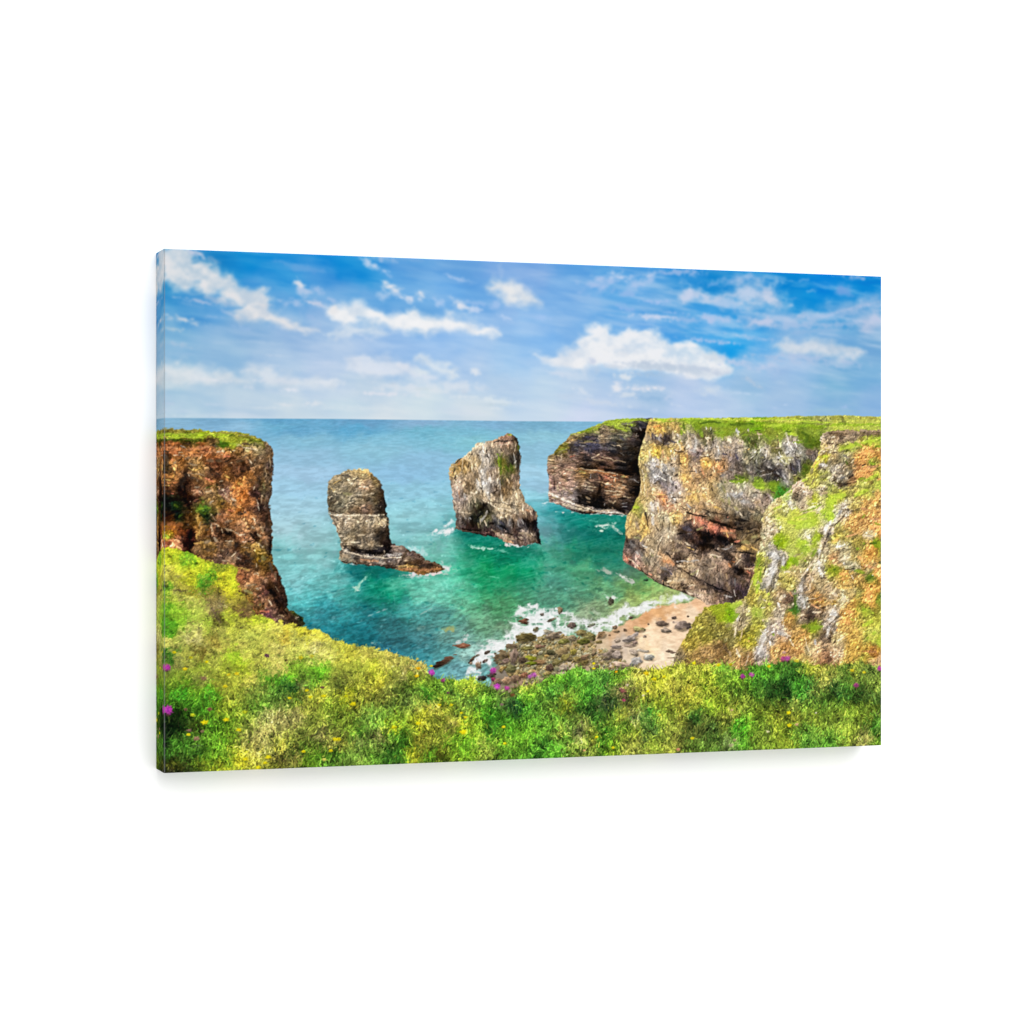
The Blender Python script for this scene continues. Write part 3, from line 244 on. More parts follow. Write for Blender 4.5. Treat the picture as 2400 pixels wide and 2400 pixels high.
 (1223.4, 246, 36.7, 8.2, 0, (150,189,222), .7),
 (1219.1, 255.3, 34.5, 2.7, 3, (190,212,236), .8),
 (1312.4, 276.9, 10.9, 2.8, 0, (182,206,234), .7),
 (1286.2, 284.2, 13.1, 2.4, 0, (182,204,234), .6),
 (1154.8, 292.1, 17.1, 2.7, 0, (195,214,236), .7),
 (1451.3, 279.7, 13.4, 4.4, 0, (165,192,230), .6),
 (1391.4, 241, 19.9, 3.2, 0, (150,190,222), .6),
 (1236.4, 232.1, 30.3, 7.8, 30, (185,200,220), .6),
 (1420.2, 286.1, 66.6, 4, 0, (160,196,216), .4),
]
FOAM = [
 (523.7, 624.4, 44.8, 6.3, -4, (232,218,214), .95),
 (498.4, 623.3, 13.6, 7.4, -10, (228,222,222), .9),
 (562.7, 613.6, 11.8, 8.4, 30, (235,228,228), .9),
 (494.5, 575.3, 14.6, 6.3, 25, (225,240,240), .7),
 (513.9, 586.2, 10.7, 11.2, 40, (205,230,230), .6),
 (371.5, 604.1, 21, 2.2, 3, (190,205,205), .8),
 (385.8, 644.4, 22, 4.4, -48, (158,214,192), .95),
 (380.1, 652.6, 7.6, 4.4, 0, (195,226,210), .9),
 (562.7, 538.9, 25.5, 9.3, -12, (240,240,240), 1),
 (570.6, 526.8, 13.7, 7.5, -30, (225,238,240), .8),
 (552.9, 543.6, 15.7, 4.9, -5, (225,236,238), .8),
 (643.6, 574.2, 25.8, 4.5, 3, (195,232,214), 1),
 (679.4, 578.8, 16, 3, 15, (120,195,170), .7),
 (705.3, 568.1, 26, 4.5, 5, (238,222,218), .95),
 (621.8, 570, 15.8, 2.6, 0, (120,200,170), .6),
 (510, 632.7, 29.2, 2.6, 0, (160,215,205), .7),
 (421.2, 700.2, 26.9, 1.7, -20, (150,190,190), .6),
 (517.8, 701.6, 23.4, 1.9, -25, (160,190,180), .6),
 (661.4, 632.3, 13.9, 1.5, 10, (110,215,170), .6),
 (570.6, 736, 10.8, 7.1, 0, (170,175,110), .8),
 (513.9, 733.2, 8.8, 4.8, 0, (120,160,150), .7),
 (417.3, 758.3, 8.6, 4.8, 0, (180,205,190), .8),
 (598.1, 757.1, 17.7, 6.4, -30, (215,220,216), .8),
 (731.8, 566.4, 26.1, 5.7, -6, (245,246,246), 1),
 (741.8, 563, 10.1, 3.8, 0, (250,250,250), 1),
 (906.8, 530.2, 22.7, 5.4, -8, (205,225,212), .9),
 (929.5, 537.9, 14.5, 4.2, 35, (200,215,200), .85),
 (894.4, 540.3, 16.5, 2.7, 0, (205,230,210), .9),
 (875.9, 519.7, 12.3, 2.3, 8, (90,190,165), .7),
 (906.8, 625, 16.5, 7.7, 20, (185,190,175), .8),
 (954.4, 639.8, 22.8, 5, 28, (205,205,195), .85),
 (941.9, 633.9, 10.4, 3.1, 30, (230,230,222), .8),
 (963.7, 645.7, 12.5, 3.5, 10, (190,195,185), .7),
 (918.1, 675.9, 15.5, 6.5, 10, (225,230,222), .9),
 (886.2, 506.3, 67.9, 2.7, 3, (235,228,222), .95),
 (831, 658.6, 24.5, 1.9, -20, (110,170,140), .5),
 (890.3, 659.3, 12.3, 3.8, 5, (60,115,85), .8),
 (871.8, 668.6, 8.2, 5, 40, (60,115,95), .7),
 (993.9, 662.4, 12.5, 2.7, 0, (110,140,75), .7),
 (798.4, 684.8, 24.4, 3, -10, (70,125,105), .6),
 (831, 606.2, 12.2, 5.7, 20, (50,110,95), .6),
 (884.2, 705.1, 12.3, 4.6, 40, (190,205,180), .7),
 (775.1, 483.7, 9.1, 4.6, 0, (215,235,238), .9),
 (778.2, 462.8, 8.1, 1.9, 0, (200,225,232), .6),
]
ROCKS = [
 (729.8, 720.8, 10.5, 5.7, 10, (120,80,60), 1),
 (733.8, 753.9, 18.5, 9.1, -10, (125,110,65), 1),
 (792.3, 751.6, 17.2, 7.2, -5, (160,140,115), 1),
 (831, 731.9, 8.6, 5.7, 0, (130,110,100), 1),
 (873.9, 731.7, 9.4, 3.4, -25, (140,145,120), 1),
 (788.3, 719.8, 11.8, 2.5, -22, (130,115,95), 1),
 (805.5, 701.1, 5.3, 6.1, 20, (150,130,100), 1),
 (768.1, 709.1, 4.4, 2.7, 0, (120,110,100), 1),
 (916.1, 684.5, 7.4, 6.5, 0, (90,85,70), 1),
 (1029.5, 730.4, 16.4, 7, 8, (125,105,90), 1),
 (1073.7, 735.9, 18.6, 9.3, 3, (155,135,122), 1),
 (1057.8, 720.2, 6.7, 3.1, 0, (110,90,80), 1),
 (1037.9, 745, 11.6, 5.4, 15, (178,158,138), 1),
 (977.2, 741.1, 14.2, 6.9, 8, (178,168,112), 1),
 (949.2, 743.5, 4.6, 3.1, 0, (140,110,85), 1),
 (929.5, 744.5, 6.6, 4.2, 0, (170,140,105), 1),
 (896.5, 753.5, 11.3, 6.1, -15, (150,120,85), 1),
 (960.6, 761.3, 18.3, 7.7, -25, (168,153,143), 1),
 (960.6, 718.7, 5.4, 2.3, 0, (110,90,80), 1),
 (869.8, 756.4, 13.1, 8, 20, (150,140,85), 1),
 (851.4, 746.9, 13.1, 6.1, 10, (150,135,85), 1),
 (753.9, 739.2, 5.6, 4.5, -30, (130,120,90), 1),
 (925.4, 737.3, 6.6, 3.5, 0, (150,125,100), 1),
 (831, 757.6, 12.2, 5.7, 0, (165,148,115), 1),
 (857.5, 764.8, 12.3, 6.1, 0, (120,120,55), 1),
 (814.7, 764.9, 12.2, 4.9, 0, (140,135,70), 1),
 (991.8, 757.7, 4.6, 2.3, 0, (150,130,115), 1),
 (931.6, 765.2, 7.5, 3.5, -10, (170,150,130), 1),
 (971, 769.8, 7.1, 3.8, 0, (165,140,125), 1),
 (1088.4, 717.7, 3, 1.7, 0, (120,95,75), 1),
 (1000.2, 732.8, 2.5, 1.5, 0, (150,120,95), 1),
 (915, 753.4, 2.9, 1.9, 0, (130,100,75), 1),
 (778.2, 744.3, 10.1, 4.2, -5, (175,165,140), 1),
 (890.3, 767.3, 8.2, 3.4, 0, (150,130,80), 1),
 (993.9, 641.2, 6.3, 2.7, 0, (70,120,80), 1),
 (600.1, 769.1, 16.8, 4.9, 3, (150,100,75), 1),
 (556.9, 801.3, 25.1, 5.2, -28, (85,60,45), 1),
 (679.4, 790.5, 19, 8.7, -35, (128,108,78), 1),
 (617.8, 796.7, 9.5, 3, -45, (90,70,55), 1),
 (631.7, 806.7, 6.7, 7.9, 10, (165,140,115), 1),
 (646.5, 799.2, 6, 3, -30, (120,100,90), 1),
 (707.3, 790.1, 9.2, 14.3, 10, (155,130,112), 1),
 (639.6, 833.2, 9.1, 6.4, 0, (60,55,55), 1),
 (649.5, 783.3, 6.8, 3, -20, (110,95,85), 1),
 (701.3, 771.1, 14, 4.5, 0, (130,110,85), 1),
 (689.3, 802, 10, 4.9, -20, (140,115,100), 1),
 (701.3, 817.3, 12, 7.5, 0, (130,125,80), 1),
 (671.4, 841.1, 9.2, 6.4, 0, (160,130,105), 1),
 (691.3, 840.7, 12.8, 7.5, 0, (185,150,115), 1),
 (659.4, 829.5, 8, 5.6, 0, (75,60,60), 1),
 (711.3, 836.4, 9.2, 7.5, 0, (150,120,95), 1),
 (615.9, 804.1, 4, 2.6, 0, (150,130,110), 1),
 (711.3, 857.2, 8, 4.5, 0, (130,90,75), 1),
 (627.7, 789.4, 7.9, 1.9, -20, (120,110,95), 1),
 (918.1, 790.7, 22.7, 9.2, -15, (165,145,125), 1),
 (931.6, 793.8, 10.8, 8.1, 0, (190,170,155), 1),
 (941.9, 813.2, 22.8, 6.9, 10, (215,185,160), 1),
 (973.1, 809.1, 13.7, 8.5, -20, (185,178,170), 1),
 (1000.2, 799.1, 13.8, 6.6, 10, (205,200,188), 1),
 (968.9, 789.8, 10.4, 5.8, 15, (195,175,155), 1),
 (1046.3, 788.5, 6.7, 2.5, 0, (150,125,105), 1),
 (1054.7, 791.6, 6.3, 2.1, 0, (130,105,90), 1),
 (989.7, 787.3, 14.6, 2.7, 10, (205,190,170), 1),
 (929.5, 777.5, 12.4, 4.2, 10, (170,152,140), 1),
 (880.1, 787, 8.2, 4.6, -60, (165,140,105), 1),
 (1050.5, 802.1, 8.4, 1.5, 0, (200,170,140), 1),
 (814.7, 818, 12.2, 6.5, -10, (195,175,150), 1),
 (855.5, 806.6, 11.1, 6.5, 0, (150,130,75), 1),
 (810.6, 784.7, 11.4, 7.6, -15, (170,145,100), 1),
 (835, 786.1, 8.2, 6.1, 0, (165,150,70), 1),
 (788.3, 785.2, 9.3, 6.8, 0, (95,90,60), 1),
 (818.7, 796.2, 12.2, 6.1, -25, (165,150,85), 1),
 (859.6, 796.2, 14.3, 5, -30, (150,120,90), 1),
 (784.2, 817.3, 7.3, 6.8, 0, (110,85,70), 1),
 (764, 805.5, 12.9, 4.9, 0, (160,125,85), 1),
 (743.9, 797.5, 12.1, 4.9, 5, (150,150,45), 1),
 (723.8, 798.9, 9.2, 7.6, 0, (110,90,70), 1),
 (743.9, 806.9, 12.1, 3.8, 0, (120,130,35), 1),
 (802.5, 806.3, 10.2, 5.7, -20, (130,118,70), 1),
 (735.8, 776.5, 12.1, 3.8, 0, (150,140,80), 1),
 (762, 773.2, 11.3, 4.2, 0, (150,115,90), 1),
 (843.2, 801.5, 9.4, 5.7, 0, (155,135,80), 1),
 (729.8, 831.2, 8, 5.7, 0, (160,110,80), 1),
 (778.2, 828.6, 8.9, 4.2, 0, (170,150,90), 1),
 (958.5, 776.1, 12.5, 3.1, 0, (190,165,145), 1),
]
FOAM_ZONE = '1086.3 669.6 1109.6 681.1 1084.2 690.1 1046.3 692.9 1014.8 693.5 989.7 706.6 952.3 719.5 931.6 734.5 900.6 744 875.9 749.8 847.3 742.7 822.8 754.6 802.5 751.4 774.1 767.9 737.8 772.9 697.7 772.1 667.8 796 634.1 840.3 606.4 835.9 614.3 794.9 638 772.8 667.8 752.7 693.7 747.5 697.7 719.3 717.7 691.3 747.9 688.9 762 699.5 802.5 692.5 822.8 706.1 859.6 718.1 890.3 724.3 921.2 711.4 933.6 700 973.1 694.8 1004.3 686.6 1037.9 677.3'
ROCK_ZONE = '681.8 779.2 717.7 757.3 778.2 750.8 843.2 753.9 875.9 767.8 900.6 783.6 941.9 801.7 958.5 819.4 921.2 824.3 880.1 819.5 839.1 820.5 808.6 827.4 778.2 840 737.8 848.4 697.7 830.4 667.8 809'
LINES = [
 ('lcliff', '-26.1 348.3 20.6 345.1 60.5 344.9 76.9 347.1', 3.9, (150,142,62), 0.9),
 ('lcliff', '-26.1 356.3 20.6 354.9 56.9 355 86 354.2 118.9 354.3', 8.2, (160,182,50), 0.9),
 ('lcliff', '78.7 350.6 111.5 349.7 139.1 351.2 166.7 355.9 190.8 363.8', 4.7, (150,150,58), 0.85),
 ('lcliff', '86 358.7 111.5 360.2 133.6 365.4 148.3 372.4', 3.6, (150,160,52), 0.8),
 ('lcliff', '102.4 369.3 122.5 372.7', 7.3, (60,98,26), 0.8),
 ('lcliff', '122.5 356.4 148.3 356.1 166.7 360.5', 3.6, (110,112,42), 0.7),
 ('lcliff', '-26.1 365.3 11.6 363.4 47.8 363.8 78.7 364.1', 3.6, (78,76,26), 0.8),
 ('lcliff', '2.6 382.9 38.7 381.6 65.9 385 102.4 387.3', 5.4, (200,128,80), 0.6),
 ('headland', '831 345.5 855.5 339.5 880.1 329.7 900.6 321.2 921.2 315.9 952.3 313.4 993.9 312.3', 5.1, (150,165,58), 0.85),
 ('headland', '921.2 322.5 941.9 327.9 962.7 335.4', 8, (140,152,66), 0.8),
 ('headland', '794.4 384.9 808.6 375.3 822.8 365.6', 5.9, (132,124,52), 0.8),
 ('headland', '892.4 336.2 913 339.8 931.6 341.5', 6.8, (158,138,118), 0.6),
 ('headland', '946.1 322.1 966.8 318 993.9 321.5', 5.2, (112,104,98), 0.8),
 ('headland', '958.5 327.7 983.5 331.3 991.8 327.3', 5.6, (70,66,72), 0.7),
 ('cliff', '1008.5 312.6 1046.3 311.1 1116.4 310.2 1195 308.1 1303.2 305.6', 3.2, (152,168,58), 0.85),
 ('cliff', '1116.4 311.1 1223.4 309.7 1310.2 309.5 1398.1 310.2', 4.5, (168,168,78), 0.8),
 ('cliff', '1310.2 303.6 1376 302.2 1464.7 301 1554.4 301.1', 3.3, (140,138,68), 0.8),
 ('cliff', '1148.4 319.5 1223.4 318.5 1310.2 321.3 1387 322.3 1442.4 315.6 1539.1 314.3', 6.9, (118,145,40), 0.7),
 ('cliff', '1409.1 308.1 1539.1 306.7', 3.8, (160,165,72), 0.7),
 ('cliff', '1133.4 348.9 1132.4 376.1', 9, (176,162,146), 0.8),
 ('cliff', '1150.5 350.6 1159 372 1154.8 393.4', 12.3, (160,148,134), 0.8),
 ('cliff', '1178.3 350.3 1186.9 363.9 1191.2 377.5', 10.2, (158,145,132), 0.7),
 ('cliff', '1201.9 354 1212.7 357.8 1206.2 369.6', 9, (168,152,140), 0.8),
 ('cliff', '1332.1 352.6 1338.6 366.3', 5.4, (172,160,150), 0.8),
 ('cliff', '1284.1 366.9 1299.3 366.7', 6.2, (148,136,112), 0.7),
 ('cliff', '1318.9 380.3 1321.1 394.1', 12.5, (160,158,140), 0.6),
 ('cliff', '1266.7 396.5 1279.7 410.2', 8.3, (122,114,108), 0.6),
 ('cliff', '1223.4 408.6 1236.4 422.2 1249.4 426', 7, (128,116,110), 0.6),
 ('cliff', '1308 433.6 1316.8 443.4', 7.1, (155,145,140), 0.7),
 ('cliff', '1180.4 457.7 1206.2 453.7 1245 467.3', 8.2, (172,160,138), 0.5),
 ('cliff', '1197.6 469.3 1212.7 485 1206.2 498.7', 10.3, (150,138,124), 0.5),
 ('cliff', '1094.8 341.5 1105.4 356.9 1109.6 372.4', 18.3, (166,152,136), 0.7),
 ('cliff', '1054.7 338.1 1065.2 349.6 1067.3 363.1', 10.1, (168,152,124), 0.7),
 ('cliff', '1010.6 404.2 1014.8 423.5 1012.7 438.9', 12.1, (162,156,152), 0.6),
 ('cliff', '1084.2 421.1 1082.1 438.6', 16.2, (206,162,98), 0.6),
 ('cliff', '1080 384.3 1081 396', 8.9, (220,168,88), 0.8),
 ('cliff', '1012.7 369.5 1021.1 381 1023.2 388.7', 9.3, (226,180,68), 0.8),
 ('cliff', '1012.7 329 1033.7 332.6 1044.2 338.2', 8, (208,160,76), 0.7),
 ('cliff', '1048.4 404 1054.7 419.4 1046.3 438.8', 12.1, (158,146,130), 0.5),
 ('cliff', '1031.6 467.8 1037.9 485.2', 10.1, (196,132,92), 0.6),
 ('cliff', '1037.9 510.2 1046.3 525.6 1044.2 545 1037.9 566.2', 12.1, (172,156,128), 0.6),
 ('cliff', '1008.5 514 1016.9 533.3 1021.1 552.6', 10.1, (176,152,118), 0.5),
 ('cliff', '979.3 540.9 989.7 525.6 985.6 508.2', 8, (196,160,92), 0.5),
 ('cliff', '1065.2 628.3 1088.4 646 1101.2 650', 14.2, (162,138,108), 0.5),
 ('cliff', '1010.6 587.3 1016.9 602.8 1025.3 618.3', 9.3, (178,156,124), 0.5),
 ('cliff', '1044.2 657.1 1067.3 663.2 1086.3 655.6', 6.1, (168,145,112), 0.6),
 ('cliff', '1054.7 626.3 1040 622.3 1025.3 626', 8.1, (92,78,76), 0.6),
 ('cliff', '1077.9 661.4 1088.4 655.7', 3.6, (60,46,38), 0.7),
 ('lstack', '325.9 505.3 341.1 508.4 369.6 509.5 398.2 509.2 421.2 507.2 442.3 505.9', 2.6, (208,186,158), 0.85),
 ('lstack', '322.1 501.1 341.1 503.7 379.1 504 417.3 501.8 440.4 501.1', 1.7, (55,42,34), 0.7),
 ('lstack', '350.6 574.6 379.1 581.4 398.2 583.7 421.2 583.8 445.2 582.1', 5.6, (32,25,24), 0.85),
 ('lstack', '354.4 579.4 379.1 583.6 398.2 587 421.2 589.7 448.1 589.5', 2.4, (200,183,165), 0.8),
 ('lstack', '345.8 598.1 388.6 604.3 426.9 607.9 459.7 611.8', 2.1, (42,32,28), 0.8),
 ('lstack', '463.5 603.5 486.7 605 513.9 609.5 533.4 609.1 554.9 610.7', 1.7, (45,32,26), 0.8),
 ('lstack', '467.4 609.1 486.7 608.7 513.9 612.3', 1.9, (170,130,55), 0.7),
 ('lstack', '344.9 548.5 363.9 551.3', 1.9, (195,180,150), 0.7),
 ('lstack', '348.7 561.3 388.6 564.3 432.7 567.2', 1.5, (165,148,120), 0.6),
 ('lstack', '439.4 474.8 441.4 502.5 445.2 524.7 445.8 554.4 448.1 576.6', 3.8, (30,24,22), 0.8),
 ('rstack', '583.3 534.7 611.9 540.9 651.5 548.5 675.4 554.3', 4.6, (62,40,38), 0.85),
 ('rstack', '671.4 545.8 691.3 552.4 711.3 557.2 741.4 561.1', 2.9, (195,160,135), 0.75),
 ('rstack', '645.5 480.1 671.4 486.6 691.3 493.2 717.7 500.8 739.4 508.3', 2.9, (208,183,145), 0.75),
 ('rstack', '627.7 440.7 639.6 453.8 655.5 473.5', 5, (186,182,178), 0.7),
 ('rstack', '671.4 436.8 677.4 459.3 682.3 480', 2.1, (192,182,165), 0.7),
 ('rstack', '643.6 384.3 642.6 416.3 645.5 440.7', 4.2, (185,175,165), 0.55),
 ('rstack', '675.4 397.2 679.4 421.7 681.4 440.5', 5.8, (105,108,35), 0.6),
 ('rstack', '572.5 414.9 598.1 394.1 617.8 378.9 627.7 369.5 651.5 361.7', 2.7, (222,196,160), 0.7),
 ('rstack', '715.3 357.3 718.9 383.7 720.4 406.3', 3.1, (45,42,36), 0.8),
 ('rstack', '669.4 367.2 691.3 365.1 709.3 363', 1.5, (200,165,140), 0.6),
 ('rstack', '619.8 513.8 631.7 523.1 659.4 526.9 675.4 523.2 691.3 532.7', 6.5, (32,34,34), 0.7),
 ('rstack', '725.8 515.7 737.8 523.3 753.9 530.9 761 549.8 763 565', 5.1, (28,22,24), 0.8),
 ('headland', '847.3 414.9 890.3 418.1 921.2 422.5 960.6 430', 2.4, (185,132,85), 0.85),
 ('headland', '847.3 410.2 880.1 411.9 921.2 417.3 962.7 426.7', 3.6, (22,18,16), 0.75),
 ('headland', '820.8 383.7 859.6 386.2 900.6 392 952.3 397.3', 2, (165,128,112), 0.75),
 ('headland', '826.9 377.9 859.6 382.4 900.6 385.9 962.7 389.2', 1.8, (48,42,44), 0.6),
 ('headland', '896.5 445.2 925.4 447 950.2 452.7', 3.6, (175,135,100), 0.7),
 ('headland', '913 458.6 937.8 462.3 958.5 471.9', 2.8, (165,125,90), 0.7),
 ('headland', '900.6 439.5 931.6 441.2 952.3 445', 2.4, (40,30,26), 0.6),
 ('headland', '888.3 447.2 894.4 462.4 888.3 477.8 875.9 487.3', 7.9, (24,20,18), 0.75),
 ('headland', '839.1 477.9 859.6 483.5 900.6 493 937.8 498.8', 5.9, (30,26,24), 0.7),
 ('headland', '977.2 339 973.1 385.3 971 423.7', 8, (30,26,24), 0.5),
 ('headland', '782.2 462.8 798.4 468.4 812.6 476 843.2 487.4 875.9 495 913 500.7 952.3 503', 5.9, (208,184,168), 0.95),
 ('headland', '784.2 478 804.5 485.5 826.9 494.1', 2.4, (120,100,88), 0.7),
 ('headland', '793.3 436.2 795.4 458.9', 2, (70,52,45), 0.8),
 ('headland', '808.6 382.9 809.6 398.1', 1.6, (205,180,165), 0.5),
 ('headland', '857.5 367.2 921.2 364.6 941.9 367.3', 1.6, (130,122,112), 0.6),
 ('headland', '913 429.8 933.6 434.5 946.1 441.2', 1.6, (205,150,110), 0.6),
 ('cliff', '1107.9 516 1129.2 523.8 1150.5 534.6 1167.6 539.5 1189 545.4', 9.8, (190,118,90), 0.8),
 ('cliff', '1103.7 539.3 1127.1 549.1 1159 557 1206.2 569.9', 13.4, (27,21,19), 0.85),
 ('cliff', '1148.4 523.9 1180.4 529.8 1214.8 531.8 1245 537.7', 7.3, (38,30,25), 0.7),
 ('cliff', '1150.5 582.3 1180.4 579.5 1191.2 574.7', 2, (175,160,150), 0.7),
 ('cliff', '1112.2 646.2 1137.7 656.2 1169.7 670.2 1191.2 684.1', 3.3, (45,35,30), 0.75),
 ('cliff', '1193.3 619.7 1219.1 631.6 1232.1 637.6', 6.2, (38,30,27), 0.7),
 ('cliff', '1063.1 616.7 1088.4 628.5 1116.4 643.3', 2, (42,32,28), 0.8),
 ('cliff', '1023.2 593.2 1046.3 603 1063.1 618.6', 2.8, (205,160,115), 0.6),
 ('cliff', '1040 635.8 1036.8 645.4 1032.6 652.2', 3.2, (32,26,22), 0.85),
 ('cliff', '945 617.6 966.8 625.5 987.6 628.6 1014.8 646.2 1033.7 653.1 1056.8 662.1 1077.9 670.1 1099 678.1 1116.4 684.2', 2.2, (48,36,30), 0.8),
 ('cliff', '944 585 958.5 596.6 975.1 610.2 987.6 623.8', 1.8, (62,45,40), 0.7),
 ('cliff', '1058.9 599.2 1080 599.4 1099 593.7', 5.3, (52,42,36), 0.6),
 ('cliff', '1067.3 550.9 1084.2 537.3 1096.9 518', 7.3, (55,44,42), 0.6),
 ('cliff', '1101.2 560.7 1116.4 572.4', 12.2, (30,22,20), 0.6),
 ('cliff', '1001.2 510.2 1000.2 525.6', 2.4, (60,48,38), 0.7),
 ('cliff', '952.3 552.4 953.3 565.8', 4, (38,32,28), 0.8),
 ('cliff', '958.5 565.9 983.5 579.5 1004.3 589.2', 4, (80,70,66), 0.5),
 ('cliff', '1050.5 514 1046.3 533.4 1042.1 552.7', 2.8, (205,190,160), 0.5),
 ('cliff', '1031.6 363.5 1040 353.8 1048.4 349.8', 4.8, (50,42,42), 0.7),
 ('cliff', '1056.8 373.9 1077.9 377.6', 2, (60,50,48), 0.7),
 ('cliff', '1048.4 334.3 1047.3 365.3', 2, (70,60,58), 0.6),
 ('cliff', '1012.7 350.2 1033.7 353.8', 2.8, (70,60,64), 0.6),
 ('cliff', '1019 442.8 1037.9 440.7 1046.3 433', 2.8, (60,54,54), 0.6),
 ('cliff', '1067.3 386.4 1069.4 401.9', 2, (80,66,58), 0.6),
 ('cliff', '983.5 423.7 987.6 452.5 985.6 481.4 991.8 502.4', 3.2, (200,170,110), 0.5),
 ('cliff', '1025.3 433.1 1037.9 438.8', 1.6, (200,195,190), 0.6),
 ('cliff', '1088.4 434.7 1105.4 438.5 1116.4 434.6', 1.6, (70,56,48), 0.6),
 ('cliff', '1086.3 326.1 1086.3 380.4', 1.2, (205,190,165), 0.6),
 ('cliff', '1150.5 394.5 1169.7 394.3', 1.6, (62,50,44), 0.7),
 ('cliff', '1236.4 394.8 1227.7 402.7', 3.3, (52,48,44), 0.7),
 ('cliff', '1240.7 398.6 1262.3 408.3 1279.7 414.1 1292.8 425.8 1305.8 427.7', 6.2, (50,46,46), 0.6),
 ('cliff', '1251.5 363.2 1255.8 378.9', 2.9, (180,175,140), 0.7),
 ('cliff', '1266.7 363.1 1269.9 382.7', 3.7, (190,180,165), 0.8),
 ('cliff', '1316.8 346.8 1323.3 362.5', 4.6, (190,180,175), 0.8),
 ('cliff', '1240.7 375.1 1236.4 383', 3.3, (180,168,150), 0.7),
 ('cliff', '1294.9 382.5 1301.5 392.3 1308 398.1', 2.5, (195,180,145), 0.6),
 ('cliff', '1199.7 330.5 1204 340.3', 6.2, (165,160,145), 0.8),
 ('cliff', '1226.7 326.3 1226.7 333.1', 3.3, (165,158,140), 0.7),
 ('cliff', '1247.2 335.8 1253.7 347.5', 5, (160,140,110), 0.7),
 ('cliff', '1129.2 352.8 1131.3 380', 4.1, (185,172,155), 0.5),
 ('cliff', '1167.6 383.6 1171.9 391.4', 5.3, (85,68,68), 0.6),
 ('cliff', '1103.7 388 1137.7 385.8', 1.6, (60,50,46), 0.6),
 ('cliff', '1116.4 495.8 1142 502.4', 2.8, (60,48,40), 0.6),
 ('cliff', '1139.8 430.5 1137.7 461.7', 2.4, (110,88,70), 0.6),
 ('cliff', '1219.1 453.6 1253.7 461.3', 2.1, (205,190,160), 0.6),
 ('cliff', '1301.5 402.1 1301.5 417.9', 1.7, (160,150,145), 0.5),
 ('cliff', '1327.7 398 1332.1 423.6', 2.1, (55,50,52), 0.6),
 ('slope', '1446.8 490.4 1438 508.3 1429.1 522.3 1420.2 530.2', 7.6, (200,188,168), 0.85),
 ('slope', '1413.5 528.2 1406.9 542.1 1402.5 553.9', 14.7, (195,182,160), 0.8),
 ('slope', '1429.1 528.2 1413.5 548 1404.7 567.8 1395.9 575.7', 3.2, (105,95,88), 0.7),
 ('slope', '1395.9 573.7 1389.2 589.6 1391.4 605.4', 5.5, (195,182,158), 0.8),
 ('slope', '1376 605.3 1362.8 625 1351.8 640.7', 5.4, (190,176,150), 0.8),
 ('slope', '1391.4 613.4 1393.6 629.2 1400.3 639.2', 8.4, (208,194,170), 0.8),
 ('slope', '1351.8 644.7 1347.4 670.3 1345.2 688.1 1356.2 706', 8.8, (176,164,150), 0.8),
 ('slope', '1360.6 628.9 1354 652.6 1358.4 676.4', 2.5, (90,78,66), 0.6),
 ('slope', '1279.7 571.2 1288.4 590.9 1286.2 620.4 1273.2 640 1266.7 659.6', 18.6, (172,162,150), 0.85),
 ('slope', '1301.5 585.1 1310.2 597 1308 612.7', 8.3, (184,174,160), 0.8),
 ('slope', '1269.9 596.7 1264.5 628.1', 2.9, (90,84,55), 0.7),
 ('slope', '1266.7 514.2 1271 541.7 1266.7 561.3', 9.5, (205,186,150), 0.7),
 ('slope', '1349.6 711.8 1371.6 722 1398.1 712.5', 5.4, (90,70,56), 0.6),
 ('slope', '1420.2 704.9 1429.1 717 1415.8 740.6 1409.1 764.3', 12.6, (192,176,158), 0.8),
 ('slope', '1286.2 736.5 1299.3 750.5 1314.6 764.5', 9.1, (194,178,164), 0.8),
 ('slope', '1266.7 751.9 1258 771.4 1253.7 787 1253.7 804.6', 10.3, (178,166,158), 0.8),
 ('slope', '1208.3 719.6 1203 737.1', 3.3, (70,60,55), 0.8),
 ('slope', '1219.1 698.2 1206.2 727.4 1197.6 756.5', 4.5, (186,168,130), 0.6),
 ('slope', '1411.3 772.3 1424.6 768.5', 2.9, (60,50,46), 0.7),
 ('slope', '1294.9 675.6 1305.8 695.4 1323.3 699.6', 7.1, (196,172,140), 0.6),
 ('slope', '1310.2 689.6 1321.1 687.8', 5.4, (100,74,58), 0.7),
 ('slope', '1336.5 664.3 1336.5 699.8 1334.3 715.6', 5, (80,115,40), 0.7),
 ('slope', '1431.3 693.1 1449.1 687.4', 5.5, (210,196,160), 0.7),
 ('slope', '1426.8 581.8 1446.8 576 1464.7 568.1', 4.2, (205,192,158), 0.7),
 ('slope', '1438 605.8 1464.7 617.9 1487 616.1', 4.2, (196,186,155), 0.6),
 ('slope', '1487 550.2 1522.9 552.4', 3.4, (214,190,150), 0.7),
 ('slope', '1455.8 629.8 1487 630', 2.5, (110,105,60), 0.6),
 ('slope', '1376 686.5 1398.1 680.8', 2.1, (90,64,46), 0.6),
 ('slope', '1395.9 334.1 1400.3 341.9 1404.7 343.9', 9.6, (200,182,160), 0.8),
 ('slope', '1393.6 373.7 1420.2 375.5', 4.2, (206,184,150), 0.6),
 ('slope', '1420.2 433 1429.1 417.1 1440.2 405.1', 9.7, (194,178,155), 0.7),
 ('slope', '1415.8 439 1424.6 429 1433.5 433', 2.9, (75,64,50), 0.7),
 ('slope', '1431.3 442.9 1451.3 446.8 1464.7 440.8', 3.8, (85,72,52), 0.7),
 ('slope', '1336.5 447.3 1349.6 449.2 1365 453.1', 5.4, (220,192,168), 0.8),
 ('slope', '1323.3 461.1 1336.5 465 1347.4 459.1', 2.9, (95,82,66), 0.7),
